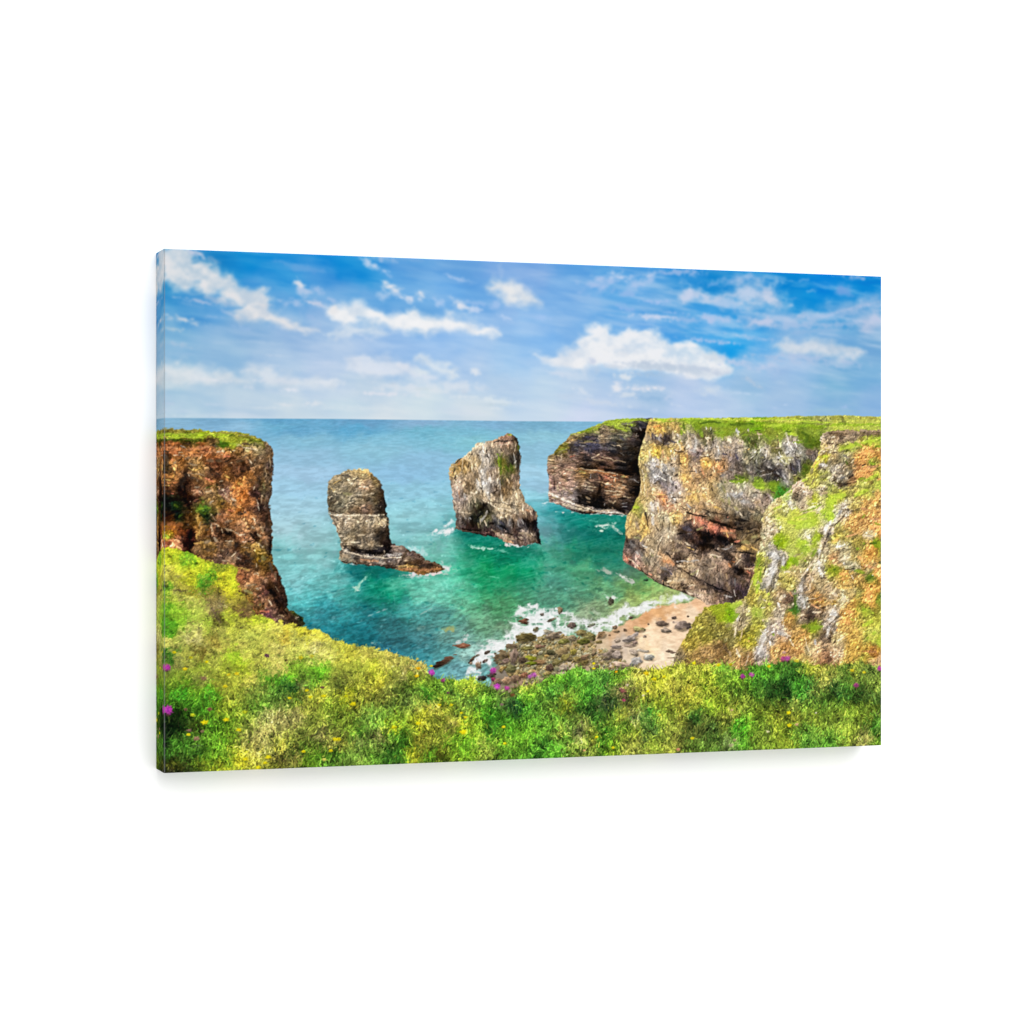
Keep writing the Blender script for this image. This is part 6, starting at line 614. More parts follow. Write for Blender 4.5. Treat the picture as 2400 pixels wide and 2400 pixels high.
 'slope': 't6 1424.5 334.4 1443.3 331.4 1474.8 329.6 1506.4 329.2 1534.9 327.5;d3 1416.7 335.9 1440.2 335.6;k1.5 1440.2 330 1452.7 328.5;b3.6 1484.2 339.3 1514.3 336.2 1534.9 334.5;p4.4 1394.8 337.6 1401 343.1;d2.4 1388.6 332.1;k1.5 1390.1 348.8 1397.9 350.1;p2.1 1397.9 352.9 1405.7 357.1;w1.8 1416.7 344.3 1427.6 342.8;p1.5 1426.1 351.2 1435.5 352.5;k1.8 1410.4 357 1422.9 358.3;d2.1 1433.9 339.9 1446.4 342.6;l2.1 1446.4 344 1459 346.7;k2.1 1429.2 362.4 1435.5 361;p3.6 1405.7 366.9 1416.7 365.3;d1.8 1443.3 339.8 1455.9 336.9;l3 1463.7 343.8 1474.8 340.9;v9 1443.3 367.9 1459 363.5 1474.8 359.2;v6 1490.5 354.8 1522.2 351.6;m6 1474.8 354.9 1490.5 363.2;m4.5 1525.4 361.5 1538.1 362.8;v3 1522.2 344.6 1538.1 344.4;p3 1396.4 373.9 1408.8 372.4;d1.2 1405.7 376 1413.5 375.2;l2.4 1390.1 382.4 1396.4 378.1;d2.4 1419.8 376.5 1433.9 376.4;v5.9 1401 385.1 1410.4 385;y3.5 1377.7 396.5 1383.9 402;y2.4 1380.8 397.8 1377.7 406.2;c7.4 1374.6 411.9 1371.5 418.9;v3.5 1380.8 409 1387 400.6;G5.9 1393.2 403.3 1408.8 404.6;k3 1399.5 411.7 1404.2 413.1;d4.4 1388.6 411.8 1396.4 408.9;o7.5 1490.5 380.1 1506.4 374.3;o6 1509.5 370.1 1519 371.4;o3.9 1496.9 391.3 1509.5 388.4;q3 1484.2 394.3 1474.8 400;m6 1512.7 396.9 1522.2 399.6;o6 1484.2 422.4 1498.5 413.9 1522.2 410.9;z4.5 1506.4 408.2 1530.2 405.2;q3 1481.1 408.4 1496.9 402.6;k3.6 1493.7 405.5 1500 402.6;o4.5 1534.9 402.3;s3 1448 384.7 1459 387.4;t3 1455.9 386 1465.3 381.7;n3.6 1454.3 395.9 1459 400.1;l2.1 1466.9 397.2 1474.8 388.7;k2.1 1457.4 405.7 1462.2 400;l3.6 1449.6 411.4 1459 404.3;b3.6 1466.9 405.6 1471.6 400;l3.9 1432.3 408.7 1440.2 405.8;p4.5 1424.5 422.8 1429.2 417.1;k2.4 1421.4 436.8 1430.8 432.5;p2.1 1416.7 434 1419.8 428.4;b3.6 1437 419.9 1446.4 419.8;p3.6 1454.3 422.6 1459 418.3;k4.5 1462.2 429.6 1470 425.3;s3 1441.7 433.9 1449.6 428.2;p2.4 1452.7 432.4 1459 431;d3.6 1438.6 445.1 1449.6 443.7;k4.5 1443.3 447.9 1459 442.2;l2.4 1424.5 443.8 1432.3 445.2;d1.5 1465.3 422.5 1474.8 411.2;c8.9 1396.4 428.5 1408.8 425.6;c8.9 1404.2 442.5 1396.4 439.7;d3 1418.2 418.6;v2.9 1362.1 432.9 1349.7 437.1;v3.5 1328.1 456.7 1315.7 466.5;m2.9 1312.6 474.9;p2.9 1340.4 446.9 1349.7 449.7;p3.5 1359 451 1365.2 449.6;w2.1 1355.9 459.4 1362.1 459.4;k2.1 1334.3 462.3 1343.5 463.6;d1.8 1349.7 453.9;p1.5 1328.1 459.5 1334.3 455.3;b3 1373 442.6 1377.7 434.2;w2.1 1397.9 455.1 1402.6 449.5;t3 1393.2 463.5 1408.8 462.1;w1.5 1318.8 486;G2.1 1325 470.7 1320.3 484.6;d1.8 1340.4 474.8;p2 1277.3 490.2 1284.9 486;p2.9 1286.5 477.7 1292.6 473.5;t3.5 1349.7 490.1 1355.9 492.9;d1.8 1348.2 494.3 1352.8 491.5;w2.1 1328.1 497.1 1337.3 492.9;p1.8 1385.5 494.3 1396.4 495.7;w1.2 1373 484.5 1383.9 484.5;w1.2 1308 498.5;v10.4 1427.6 470.4 1451.2 467.5;v9 1474.8 467.5 1506.4 456.1;v8.9 1412 487.3 1427.6 478.8;v8.9 1349.7 512.4 1380.8 504.1;v10.4 1396.4 501.3 1419.8 495.7;m4.4 1396.4 509.7 1405.7 501.3;v4.4 1334.3 515.2 1349.7 511;m3 1349.7 502.7 1373 497.1 1396.4 487.3;v8.9 1318.8 523.6 1349.7 525 1380.8 520.8;v4.4 1288 495.7 1303.4 490.2;c3.6 1465.3 450.6 1481.1 447.8;v7.5 1498.5 436.4 1530.2 422.1;m3.6 1484.2 430.9 1496.9 430.8;o4.5 1531.8 433.4 1538.1 430.6;c4.5 1519 458.9;w2.1 1444.9 494.2 1455.9 490;G7.4 1437 505.5 1443.3 501.3;p2.4 1449.6 502.7 1443.3 512.5 1435.5 520.9;d2.4 1448 511.1 1435.5 523.7 1427.6 530.7;k1.2 1454.3 495.6 1459 497;w5.9 1415.1 527.9 1419.8 522.3;p5.9 1412 534.9 1424.5 536.3;o6 1474.8 512.5 1484.2 506.9;z4.5 1490.5 495.6 1506.4 497;o4.5 1514.3 484.3 1530.2 473;p2.1 1462.2 515.3;o3.6 1465.3 523.7;d1.2 1465.3 499.8 1484.2 497;z4.5 1512.7 518.2 1534.9 518.2;m3.6 1493.7 513.9 1500 509.7;m4.5 1522.2 526.6 1538.1 529.5;q3.6 1531.8 536.5;c2.1 1474.8 487.2 1493.7 481.5;o3.6 1522.2 504.1 1538.1 497;p5.8 1269.6 515.2 1274.2 523.5;p3.5 1281.9 526.3;p2 1260.4 529 1257.4 537.3;v2.9 1294.2 516.6 1298.8 513.8;p5.6 1271.8 530.8 1275.7 541.4;p4.4 1264 548.4 1277.6 555.4;p3.7 1289.3 543.2;t5.5 1260.1 560.6 1264 572.9;G14.8 1279.6 590.6 1295.1 597.7;G14.8 1287.3 611.8 1279.6 632.8;G12.9 1275.7 639.8 1271.8 653.8;G7.4 1306.8 597.8 1306.8 611.9;p2.6 1310.7 583.7 1316.6 597.9;d1.9 1287.3 643.4 1285.4 653.9;p4.5 1310.7 629.6 1322.4 627.9;n2.6 1291.2 574.8 1295.1 567.8;m4.8 1287.3 567.8 1302.9 562.6;v4.5 1306.8 571.4 1314.6 569.7;d1.1 1299 578.4 1310.7 580.2;c3.7 1267.9 594 1267.9 611.6;d2.2 1266 615.1 1262.1 632.6;m4.8 1250.5 599.2 1246.6 618.5;v5.5 1244.7 632.5 1240.8 653.5;m3.7 1256.3 618.5 1252.4 643.1;v7.4 1250.5 653.6 1244.7 671.1;p1.8 1235 646.4 1227.3 667.4 1221.5 677.8;p2.6 1252.4 569.4 1248.5 590.4;l2.2 1240.8 611.4 1236.9 632.4;m11.2 1332.2 601.5 1338.1 612.1;v7.4 1322.4 608.5;m5.6 1357.7 605.2;v9.3 1338.1 573.3 1357.7 566.3;m5.6 1383.3 582.4 1373.5 594.7;w3.7 1359.7 552.2 1369.5 555.8;v11.2 1338.1 534.5 1377.4 531;c4.5 1330.3 594.4 1345.9 592.8;w1.5 1349.9 589.3;c3.7 1338.1 624.5 1326.3 626.2;v4.5 1387.2 555.8 1373.5 566.4;w9.4 1409 531.1 1405 545.2;p5.6 1422.9 538.2 1420.9 548.8;w4.5 1416.9 527.5;k2.2 1412.9 547 1409 559.5 1401.1 570.1;d1.9 1414.9 543.5 1418.9 534.6;p3.7 1399.1 566.5 1393.2 575.3;k1.5 1397.1 554.1 1401.1 557.6;G7.5 1391.2 582.4 1391.2 589.5;p4.5 1383.3 601.9 1377.4 607.1;G4.9 1387.2 603.7 1391.2 612.5;w5.6 1391.2 619.6 1395.1 633.8;p3.7 1373.5 612.4 1361.6 624.7 1351.8 635.2;p3.7 1369.5 635.4 1377.4 644.3;k2.6 1395.1 642.7 1405 641;d1.9 1357.7 635.3 1365.6 628.3;z2.2 1367.5 642.4;G9.3 1347.9 658.1 1349.9 668.8;d3.7 1353.8 667 1363.6 661.8;G9.3 1347.9 679.3 1353.8 690;p2.6 1369.5 654.8 1367.5 667.2;G5.6 1355.8 697.1 1357.7 704.2;k1.9 1363.6 690.1 1369.5 688.4;d1.9 1369.5 674.3 1377.4 669.1;z4.5 1389.2 690.5 1397.1 685.3;q1.9 1377.4 679.7 1397.1 676.4;k1.9 1383.3 701 1389.2 697.6;p1.9 1369.5 684.9 1383.3 685.1;d1.5 1377.4 688.5 1397.1 679.9;z3.7 1373.5 699.1 1389.2 704.6;k2.6 1397.1 706.5 1407 704.9;p3.7 1377.4 713.3 1393.2 713.6;d3.7 1369.5 718.5 1381.3 716.9;k3 1357.7 723.6 1369.5 727.4;p5.6 1347.9 720 1355.8 718.3;K2.6 1359.7 725.4;p2.6 1393.2 701.2;k1.5 1405 690.7;p7.4 1299 684 1310.7 678.9;w4.5 1295.1 692.8 1299 699.9;b4.8 1310.7 687.7 1318.5 691.3;k2.6 1316.6 689.5;z2.6 1322.4 672 1328.3 679.1;p3.7 1326.3 696.7 1330.3 693.2;p6.3 1306.8 715.8 1310.7 714.1;l2.6 1291.2 682.2 1297.1 671.7;b1.9 1299 706.9 1299 713.9;n5.6 1332.2 679.1 1334.2 696.8;n6.3 1332.2 707.4 1336.1 716.3;d1.5 1316.6 698.3;y2.6 1322.4 724.9 1322.4 735.5;p2.2 1260.1 685.3 1267.9 688.9;p3 1258.2 704.6 1264 702.9;l3 1258.2 727.4 1262.1 731;c9.2 1250.5 692.2 1256.3 678.2;m4.8 1244.7 716.7;v7.4 1273.7 696;v5.5 1271.8 674.9;v11 1188.8 698.4 1208 691.6;m7.3 1175.4 705.1;m11 1192.6 722.9 1202.2 717.8;c9.2 1175.4 738.3 1186.9 736.7;d2.6 1183 715.7;p2.2 1213.8 702.2 1215.7 712.7;k1.8 1209.9 721.4 1206.1 730.1;G2.2 1204.2 717.8 1202.2 730;p3.7 1198.4 743.9 1194.6 761.3;l2.6 1211.9 744.2 1208 768.6;c7.3 1173.5 767.9;d7.3 1175.4 788.9 1171.5 778.4;d4.4 1177.3 792.4;p5.5 1206.1 803.5 1198.4 789.4;t5.5 1186.9 803.1 1183 792.6;l2.9 1227.3 800.5 1219.6 821.3;v5.5 1227.3 765.4;y4.4 1227.3 772.4;G11.1 1264 759.1 1260.1 773.1;G11.1 1256.3 783.5 1250.5 797.4;g7.4 1260.1 794.1 1256.3 804.6;w3.7 1275.7 773.4 1277.6 780.4;p4.4 1267.9 801.3 1271.8 794.4;g1.8 1254.3 765.9 1246.6 793.9;p5.6 1289.3 738.4 1297.1 747.4;g7.4 1297.1 754.4 1308.8 759.9;p3.7 1310.7 756.4 1324.4 763.7;p3.7 1324.4 770.8 1330.3 785;w1.5 1281.5 734.8;d1.5 1287.3 745.4 1291.2 754.3;m5.6 1283.4 759.4;p1.9 1357.7 767.8 1363.6 785.6 1367.5 796.3;G4.9 1381.3 771.8 1383.3 782.5;p3.7 1387.2 796.7;o2.6 1338.1 765.7 1357.7 760.8;n5.6 1349.9 744.7 1357.7 743.1;m9.4 1373.5 746.9 1397.1 743.8;z2.6 1367.5 759.2;o3.7 1279.6 794.5 1287.3 808.8;q1.9 1342 795.8;G11.3 1420.9 712.2 1428.8 719.4;G9.4 1412.9 729.8 1424.8 733.6;G7.5 1412.9 747.6 1409 761.7;p3.8 1422.9 705.1 1414.9 712.1;d1.5 1432.8 724.8 1416.9 742.3;k2.6 1411 772.4 1418.9 769;k2.3 1424.8 779.7 1430.8 774.5;p4.5 1436.7 774.6 1450.7 766;p3.8 1432.8 795.9 1424.8 790.4;w2.6 1424.8 808.1;z2.6 1434.8 803;d3.8 1405 811.3;o7.5 1440.7 634.2 1456.6 632.6;p2.6 1468.6 636.3 1472.6 645.2;o7.5 1444.7 645;y5.6 1468.6 663 1436.7 662.7;p5.6 1422.9 673.2 1434.8 680.4;p4.9 1446.7 687.7 1452.7 684.2;d2.6 1422.9 690.9;d1.9 1416.9 662.4;n4.5 1426.8 623.5;m7.6 1476.6 627.4 1496.6 631.2;n7.6 1504.6 643.8 1516.7 638.5;w1.5 1516.7 636.7;p4.9 1442.7 604 1464.6 597.1;G4.5 1448.7 611.2;p2.3 1460.6 616.6 1476.6 613.2;k1.5 1448.7 623.6 1476.6 622.1;w3 1430.8 577.3 1446.7 573.8;p2.6 1456.6 566.8;d1.5 1432.8 584.4 1452.7 579.2;z4.5 1414.9 602.1 1424.8 598.6;o2.6 1416.9 612.7;y5.6 1422.9 564.8 1436.7 561.3;p3.8 1496.6 552.6 1520.7 554.5;z3.8 1476.6 549 1456.6 556.1;m4.5 1496.6 568.7;n5.7 1512.6 570.6 1526.7 568.8;o5.7 1504.6 581.2;o7.6 1500.6 606.2 1484.6 599;m7.6 1480.6 581.1;z5.7 1500.6 616.9 1520.7 620.7;n5.7 1534.8 610;o11.4 1508.6 667 1508.6 686.7;n5.7 1534.8 681.6;o7.6 1456.6 712.7 1468.6 716.4;m7.6 1496.6 709.7;v5.7 1516.7 717.1;o9.4 1446.7 733.9 1460.6 737.7;o5.6 1432.8 751.5;m4.9 1468.6 730.7;y9.5 1476.6 752.2;v9.5 1496.6 743.6 1516.7 735;m4.5 1504.6 770.5;v7.6 1520.7 760.1;y5.7 1456.6 783.9;q5.7 1496.6 799 1526.7 799.6;o5.7 1532.7 534.9 1512.6 534.8;q4.5 1468.6 534.7;p1.9 1464.6 536.5;c5.7 1448.7 543.6',
 'lcliff': 'c1.7 -1.6 343.1 31.7 343.9 67.6 345.2;v2.9 -3.9 353.7 19.8 352.3 43.6 354.4 73.6 352.8;v2.4 3.2 361.9 19.8 359.4 55.6 358.9 74.8 359.9;n1.7 -3.9 364.3 13.9 363 37.7 364.5 67.6 363.6;v2.4 79.6 353.9 103.6 351.3 127.7 354.6;c1.7 103.6 348.3 127.7 349.8 145.9 349.6;n1.9 126.5 355.8 137.4 354.5;c1.9 145.9 353.2 164.1 354.2 182.4 359.9;v1.4 143.5 361.5 164.1 362.5;n1.7 164.1 364.9 188.5 365.8;k1.2 82 363.4 91.6 360.9 103.6 360.8;v3.1 125.3 370.1 139.8 372.3;n4.8 108.4 370.2 119.3 368.9;n2.4 110.8 375 122.9 374.9;c2.4 101.2 365.6;p1.2 143.5 371.1 154.4 376.9 169 380.4 181.2 383.8;d2.9 152 369.8 166.6 372;c2.9 176.3 370.7 188.5 373;q3.6 7.9 371.3 29.3 371.1;k2.9 37.7 372.2 49.6 369.7;q3.6 61.6 370.7 79.6 370.5;d2.4 86.8 374 103.6 377.4;z3.6 3.2 378.4 19.8 379.4;g1.4 30.5 377 42.5 379.2;z4.8 49.6 381.5 72.4 378.9 86.8 377.6;o2.4 46 387.4 62.8 388.5;p1.2 17.4 393.6 38.9 393.4;l1.7 27 388.8 36.5 387.5;k2.8 0.8 387.9 7.9 387.8;k1.7 12.7 394.8;z3.1 82 389.5 97.6 384.6;p1.7 101.2 388.1 115.7 385.6;p1.2 131.4 384.3 137.4 384.2;k1.7 125.3 382 132.6 386.7;p1.2 110.8 392.8;q1.7 89.2 396.5 110.8 395.2;r2.9 115.7 396.3 125.3 396.2;d7.1 3.2 396.1 6.7 410.2;k3.5 3.2 407.9;t2.4 22.2 405.4 17.4 412.5;r2.8 13.9 403.1;k1.7 28.1 403 35.3 398.2;b3.6 41.3 400.5 47.2 398.1;t2.9 48.4 409.9 62.8 412.2;y1.7 46 417 62.8 421.6 72.4 418;z2.4 55.6 393.3 70 396.7;p1.2 67.6 400.3 72.4 391.9;b7.2 84.4 402.5 94 404.8;q2.9 79.6 408.5;k2.4 86.8 414.4 91.6 421.5;k2.4 116.9 404.6 125.3 402.2;l1.7 126.5 408.1 131.4 406.9;d4.8 101.2 402.4 110.8 404.7;d3.6 139.8 404.5 152 402;k2.4 155.6 406.7 158 412.7;p1.7 164.1 401.9 169 406.6;l3.6 176.3 401.8;b2.4 152 394.8 161.7 392.4;t1.2 183.6 392.2 188.5 399.3;y2.4 18.6 429 16.2 436.1;k5.9 3.2 426.7;d3.1 7.9 419.6;y1.9 3.2 439.7 12.7 442;t1.9 19.8 424.3;t2.4 53.2 428.8 67.6 427.5 77.2 431;y2.4 67.6 431.1 72.4 438.2;k7.1 40.1 431.2 37.7 443.1;k5.9 31.7 440.7 36.5 454.9;K4.8 40.1 452.5 38.9 463.2;d3.6 53.2 435.9 60.4 438.2;d4.8 62.8 440.6;l1.2 43.6 427.7 48.4 433.6;r2.9 79.6 437 94 442.8;k2.9 101.2 426.1 107.2 430.9;k2.4 94 430.9;k1.7 101.2 447.5 110.8 446.3;p1.4 106 443.9 113.2 442.7;y3.6 118.1 433.2 125.3 435.5;t1.7 122.9 418.9;k2.2 149.5 423.5 156.8 423.4;y3.6 144.7 445 152 449.7;z2.4 137.4 435.5;d2.9 139.8 416.4;d2.4 164.1 416.2;k3.6 183.6 432.8 184.8 444.8;y1.7 169 440.1;k2.4 183.6 451.9 181.2 456.7;d2.4 161.7 446.1;y1.2 3.2 451.5 11.5 452.6;q3.6 17.4 446.7 24.6 445.5;k3.6 3.2 462.1 11.5 463.3;r1.7 12.7 468 17.4 468;d3.6 22.2 465.6;p1.7 62.8 454.8;n2.4 82 454.7 94 453.5;p1.7 66.4 461.9 70 464.3;k2.4 72.4 459.5 74.8 466.6;l1.9 79.6 463 90.4 461.8;k1.7 84.4 466.6 95.2 465.4;p1.7 108.4 460.6 114.5 458.2;k1.2 110.8 464.1 116.9 461.7;k2.4 103.6 451.1 115.7 452.2;y2.4 125.3 454.6 137.4 455.7;q3.6 127.7 459.3;l1.7 55.6 470.2 59.2 466.7;k3.6 62.8 472.6 70 472.6;l2.4 118.1 465.3 122.9 473.6;y2.9 101.2 470.1 110.8 471.3;o4.8 152 471.2 150.8 485.5;y2.4 144.7 490.2 148.3 495;p3.6 130.2 474.8 137.4 479.5;z2.4 135 486.7;c3.1 106 478.4 113.2 477.2;k4.8 110.8 486.7 115.7 484.3;y2.4 86.8 476.1 82 483.2;p1.2 89.2 484.4 94 480.8;K7.1 5.6 481 19.8 478.6 41.3 478.5;n4.7 19.8 488 24.6 491.6;K5.9 7.9 497.5;K4.8 46 490.4 53.2 497.4;p1.2 50.8 482.1;p1 52 502.2;k3.6 62.8 480.9 72.4 478.5;m3.6 65.2 495.1 74.8 496.2;v1.7 62.8 498.6;m2.9 82 492.7 89.2 496.2;n2.4 74.8 504.5 82 503.4;r2.4 125.3 497.4 133.8 502.2;k3.6 144.7 503.4 152 504.5;z3.1 156.8 497.4 160.5 504.5;t2.4 103.6 506.9 115.7 509.3;d2.4 96.4 498.6;K3.6 19.8 511.6;y2.9 62.8 510.5;l1.2 89.2 504.5;d3.1 194.6 408.8 194.6 426.8;t2.4 198.3 416 198.3 432.7;c2.4 193.4 444.7 195.8 456.7;t1.9 205.6 396.8 205.6 415.9;k1.7 211.7 401.5 212.9 427.9;t2.4 190.9 468.7 188.5 485.4;k2.4 183.6 468.7 179.9 475.9;b2.4 198.3 468.6 195.8 492.6;k2.4 188.5 490.2 187.3 502.2;p1.4 175.1 452 173.9 459.2;p1.2 178.7 478.3 183.6 499.8;k1.9 203.1 480.6 204.4 502.2;d2.4 206.8 461.4 205.6 475.8;b2.4 205.6 376.4 200.7 387.2;K7.6 2.2 506.6 26.6 500.5;n4.6 66.5 500.5 78.9 505.1;n4 28.1 512.7 34.3 508.1;k6.1 45 503.6;y3.1 61.9 514.2;c2.1 75.8 521.8;k3.7 35.8 503.6;q9.2 8.3 524.8 32.7 526.3;q4.6 5.2 532.4 23.6 535.4;d4.6 45 524.8;K7.6 51.1 537 48.1 555.3;K6.1 48.1 567.4 51.1 579.6;k4.6 32.7 549.1;z6.1 17.4 559.7 26.6 562.8;p1.5 12.9 555.1;z3 2.2 564.2 11.3 568.8;v5.2 2.2 547.5 9.8 550.6;y3 5.2 555.1;t1.5 91.2 508.1 100.5 517.3;z4.6 112.9 508.1 128.4 506.6;q3.1 106.7 512.7 125.3 511.2;k3.7 95.9 509.7 102 506.6;b4.6 119.1 521.9 131.5 518.9;k4.6 144 508.1 153.3 506.6;z3.1 144 518.9 150.2 525;z3.7 134.6 500.5;y2.2 151.8 499;z4.6 162.7 506.6 165.8 515.8;p1.6 172.1 512.8 178.4 525.1;y3.1 61.9 552.3 68.1 540.1;t1.5 71.2 521.8 68.1 531;k3.7 75.8 527.9 88.1 524.9;l2.2 91.2 524.9 92.8 540.2;k6.2 102 529.5 103.6 540.2;l1.5 95.9 524.9 108.2 529.5;K6.2 119.1 540.3 128.4 543.3;l1.5 111.3 532.6 114.4 541.8;d6.1 81.9 537.1;l3.7 95.9 552.4 102 558.5;t6.1 75.8 560 88.1 558.5;k2.2 88.1 546.3 91.2 555.4;b3.1 81.9 549.3;y1.5 57.3 562.9 75.8 560;l2.2 116 532.6 134.6 540.3 144 544.9;z3.1 144 531.1 156.5 529.6;p2.2 144 546.5 156.5 545;z4 158 551.1 164.3 548.1;k2.2 154.9 551.1;p1.5 150.2 558.7 159.6 558.8;k3.7 162.7 534.2;l3.1 169 529.6 175.2 534.3;K4 169 543.5 173.7 552.7;l3.1 181.5 545 189.3 549.7;t2.5 187.8 529.7 192.5 540.5;K2.5 164.3 558.8 173.7 557.3;d4.6 156.5 503.5;p2.2 119.1 558.6 133.1 558.7;b7.7 122.2 566.3 128.4 563.2;t3.7 109.8 575.4 116 576.9;k2.2 116 578.5;d4.6 103.6 570.8;k3.1 109.8 552.5;d9.2 81.9 573.7;b6.1 94.3 573.8;k4.6 81.9 589 94.3 592.1;k6.2 139.3 570.9 137.8 561.7;p2.2 131.5 587.7 139.3 580.1;p1.5 140.9 589.3 150.2 592.5;b4 134.6 592.4;k3.1 144 598.5 156.5 600.2;l1.2 112.9 595.3 123.8 595.3;k2.2 122.2 586.2 125.3 580.1;y4 169 568 184.6 565;p2.2 181.5 561.9 190.9 569.7;y2.5 181.5 581.9 198.8 580.5;c9.3 190.9 588.1 195.6 592.8;t2.2 150.2 569.5 162.7 571.1;k6.2 156.5 580.2 165.8 586.4;d6.2 169 592.6;k6.2 159.6 595.6 172.1 601.8;l1.6 178.4 600.3 178.4 608;d6.2 184.6 595.8;k6.2 198.8 509.7 201.9 531.2;d3.1 206.6 522 208.2 540.5;K4 206.6 559 205.1 580.5;b3.1 195.6 555.8 198.8 568.2;t1.6 194.1 531.2 190.9 543.5;d6.2 205.1 602.1 209.8 617.5;k4.7 200.3 589.7;k3.1 225.5 633.1 233.4 654.7 238.2 679.5;b4.7 216.1 620.6 219.2 633;d4.7 197.2 629.7;K9.3 206.6 654.4 216.1 663.8;K7.8 219.2 676.1 225.5 687;t2.2 217.7 648.4 222.4 657.7;b2.2 228.7 673.2;K3.8 235 691.8 241.3 701.1;z3.7 106.7 618.1 125.3 621.4;p1.5 131.5 616.8 140.9 618.4;y2.2 144 609.3 165.8 614.1;q4.6 147.1 626.2;z5.3 167.4 632.5 172.1 626.4;p2.5 173.7 623.3 183.1 620.3;k2.2 151.8 632.3 159.6 629.3;t4 159.6 644.7 178.4 641.8;p2.2 178.4 649.5 186.2 649.6;c4.6 156.5 653.8 169 658.6;k1.9 147.1 655.3 165.8 664.7;r3.1 190.9 660.4;t3.1 183.1 666.4;p1.9 203.5 669.8 209.8 682.2;d6.2 175.2 672.5;c4.7 186.2 683.4;p2.2 197.2 686.6;y6.2 144 662.9;q6.2 162.7 678.5 147.1 672.1;q4.6 144 690.5 159.6 693.8;k3.1 134.6 691.9;r3.1 187.8 694.2 205.1 694.4;k3.1 192.5 678.9;t3.1 225.5 700.9 233.4 705.6;d4.7 212.9 702.2;k3.8 247.7 704.3 257.2 710.6;p1.3 257.2 709.1 263.5 707.6;n3.1 250.8 696.6;n4.1 269.9 709.3;k3.1 260.3 716.9;l3.1 219.2 708.5',
 'meadow': 'b4 91.2 683.6 97.4 697.4;d3.1 100.5 703.6 108.2 714.4;v6.2 112.9 697.7;m6.1 38.9 591.7 51.1 593.3;n3.1 78.9 645.3;m7.7 75.8 631.6 88.1 636.3;v4.6 66.5 628.5 81.9 624;c4.6 26.6 625;d3.1 19 652.3 41.9 652.5;c6.1 66.5 658.9;n4.6 5.2 646.1 2.2 636.9;k0.9 140.9 724.9 151.8 724.3;c1.2 103.6 683.8 122.2 684.1',
}
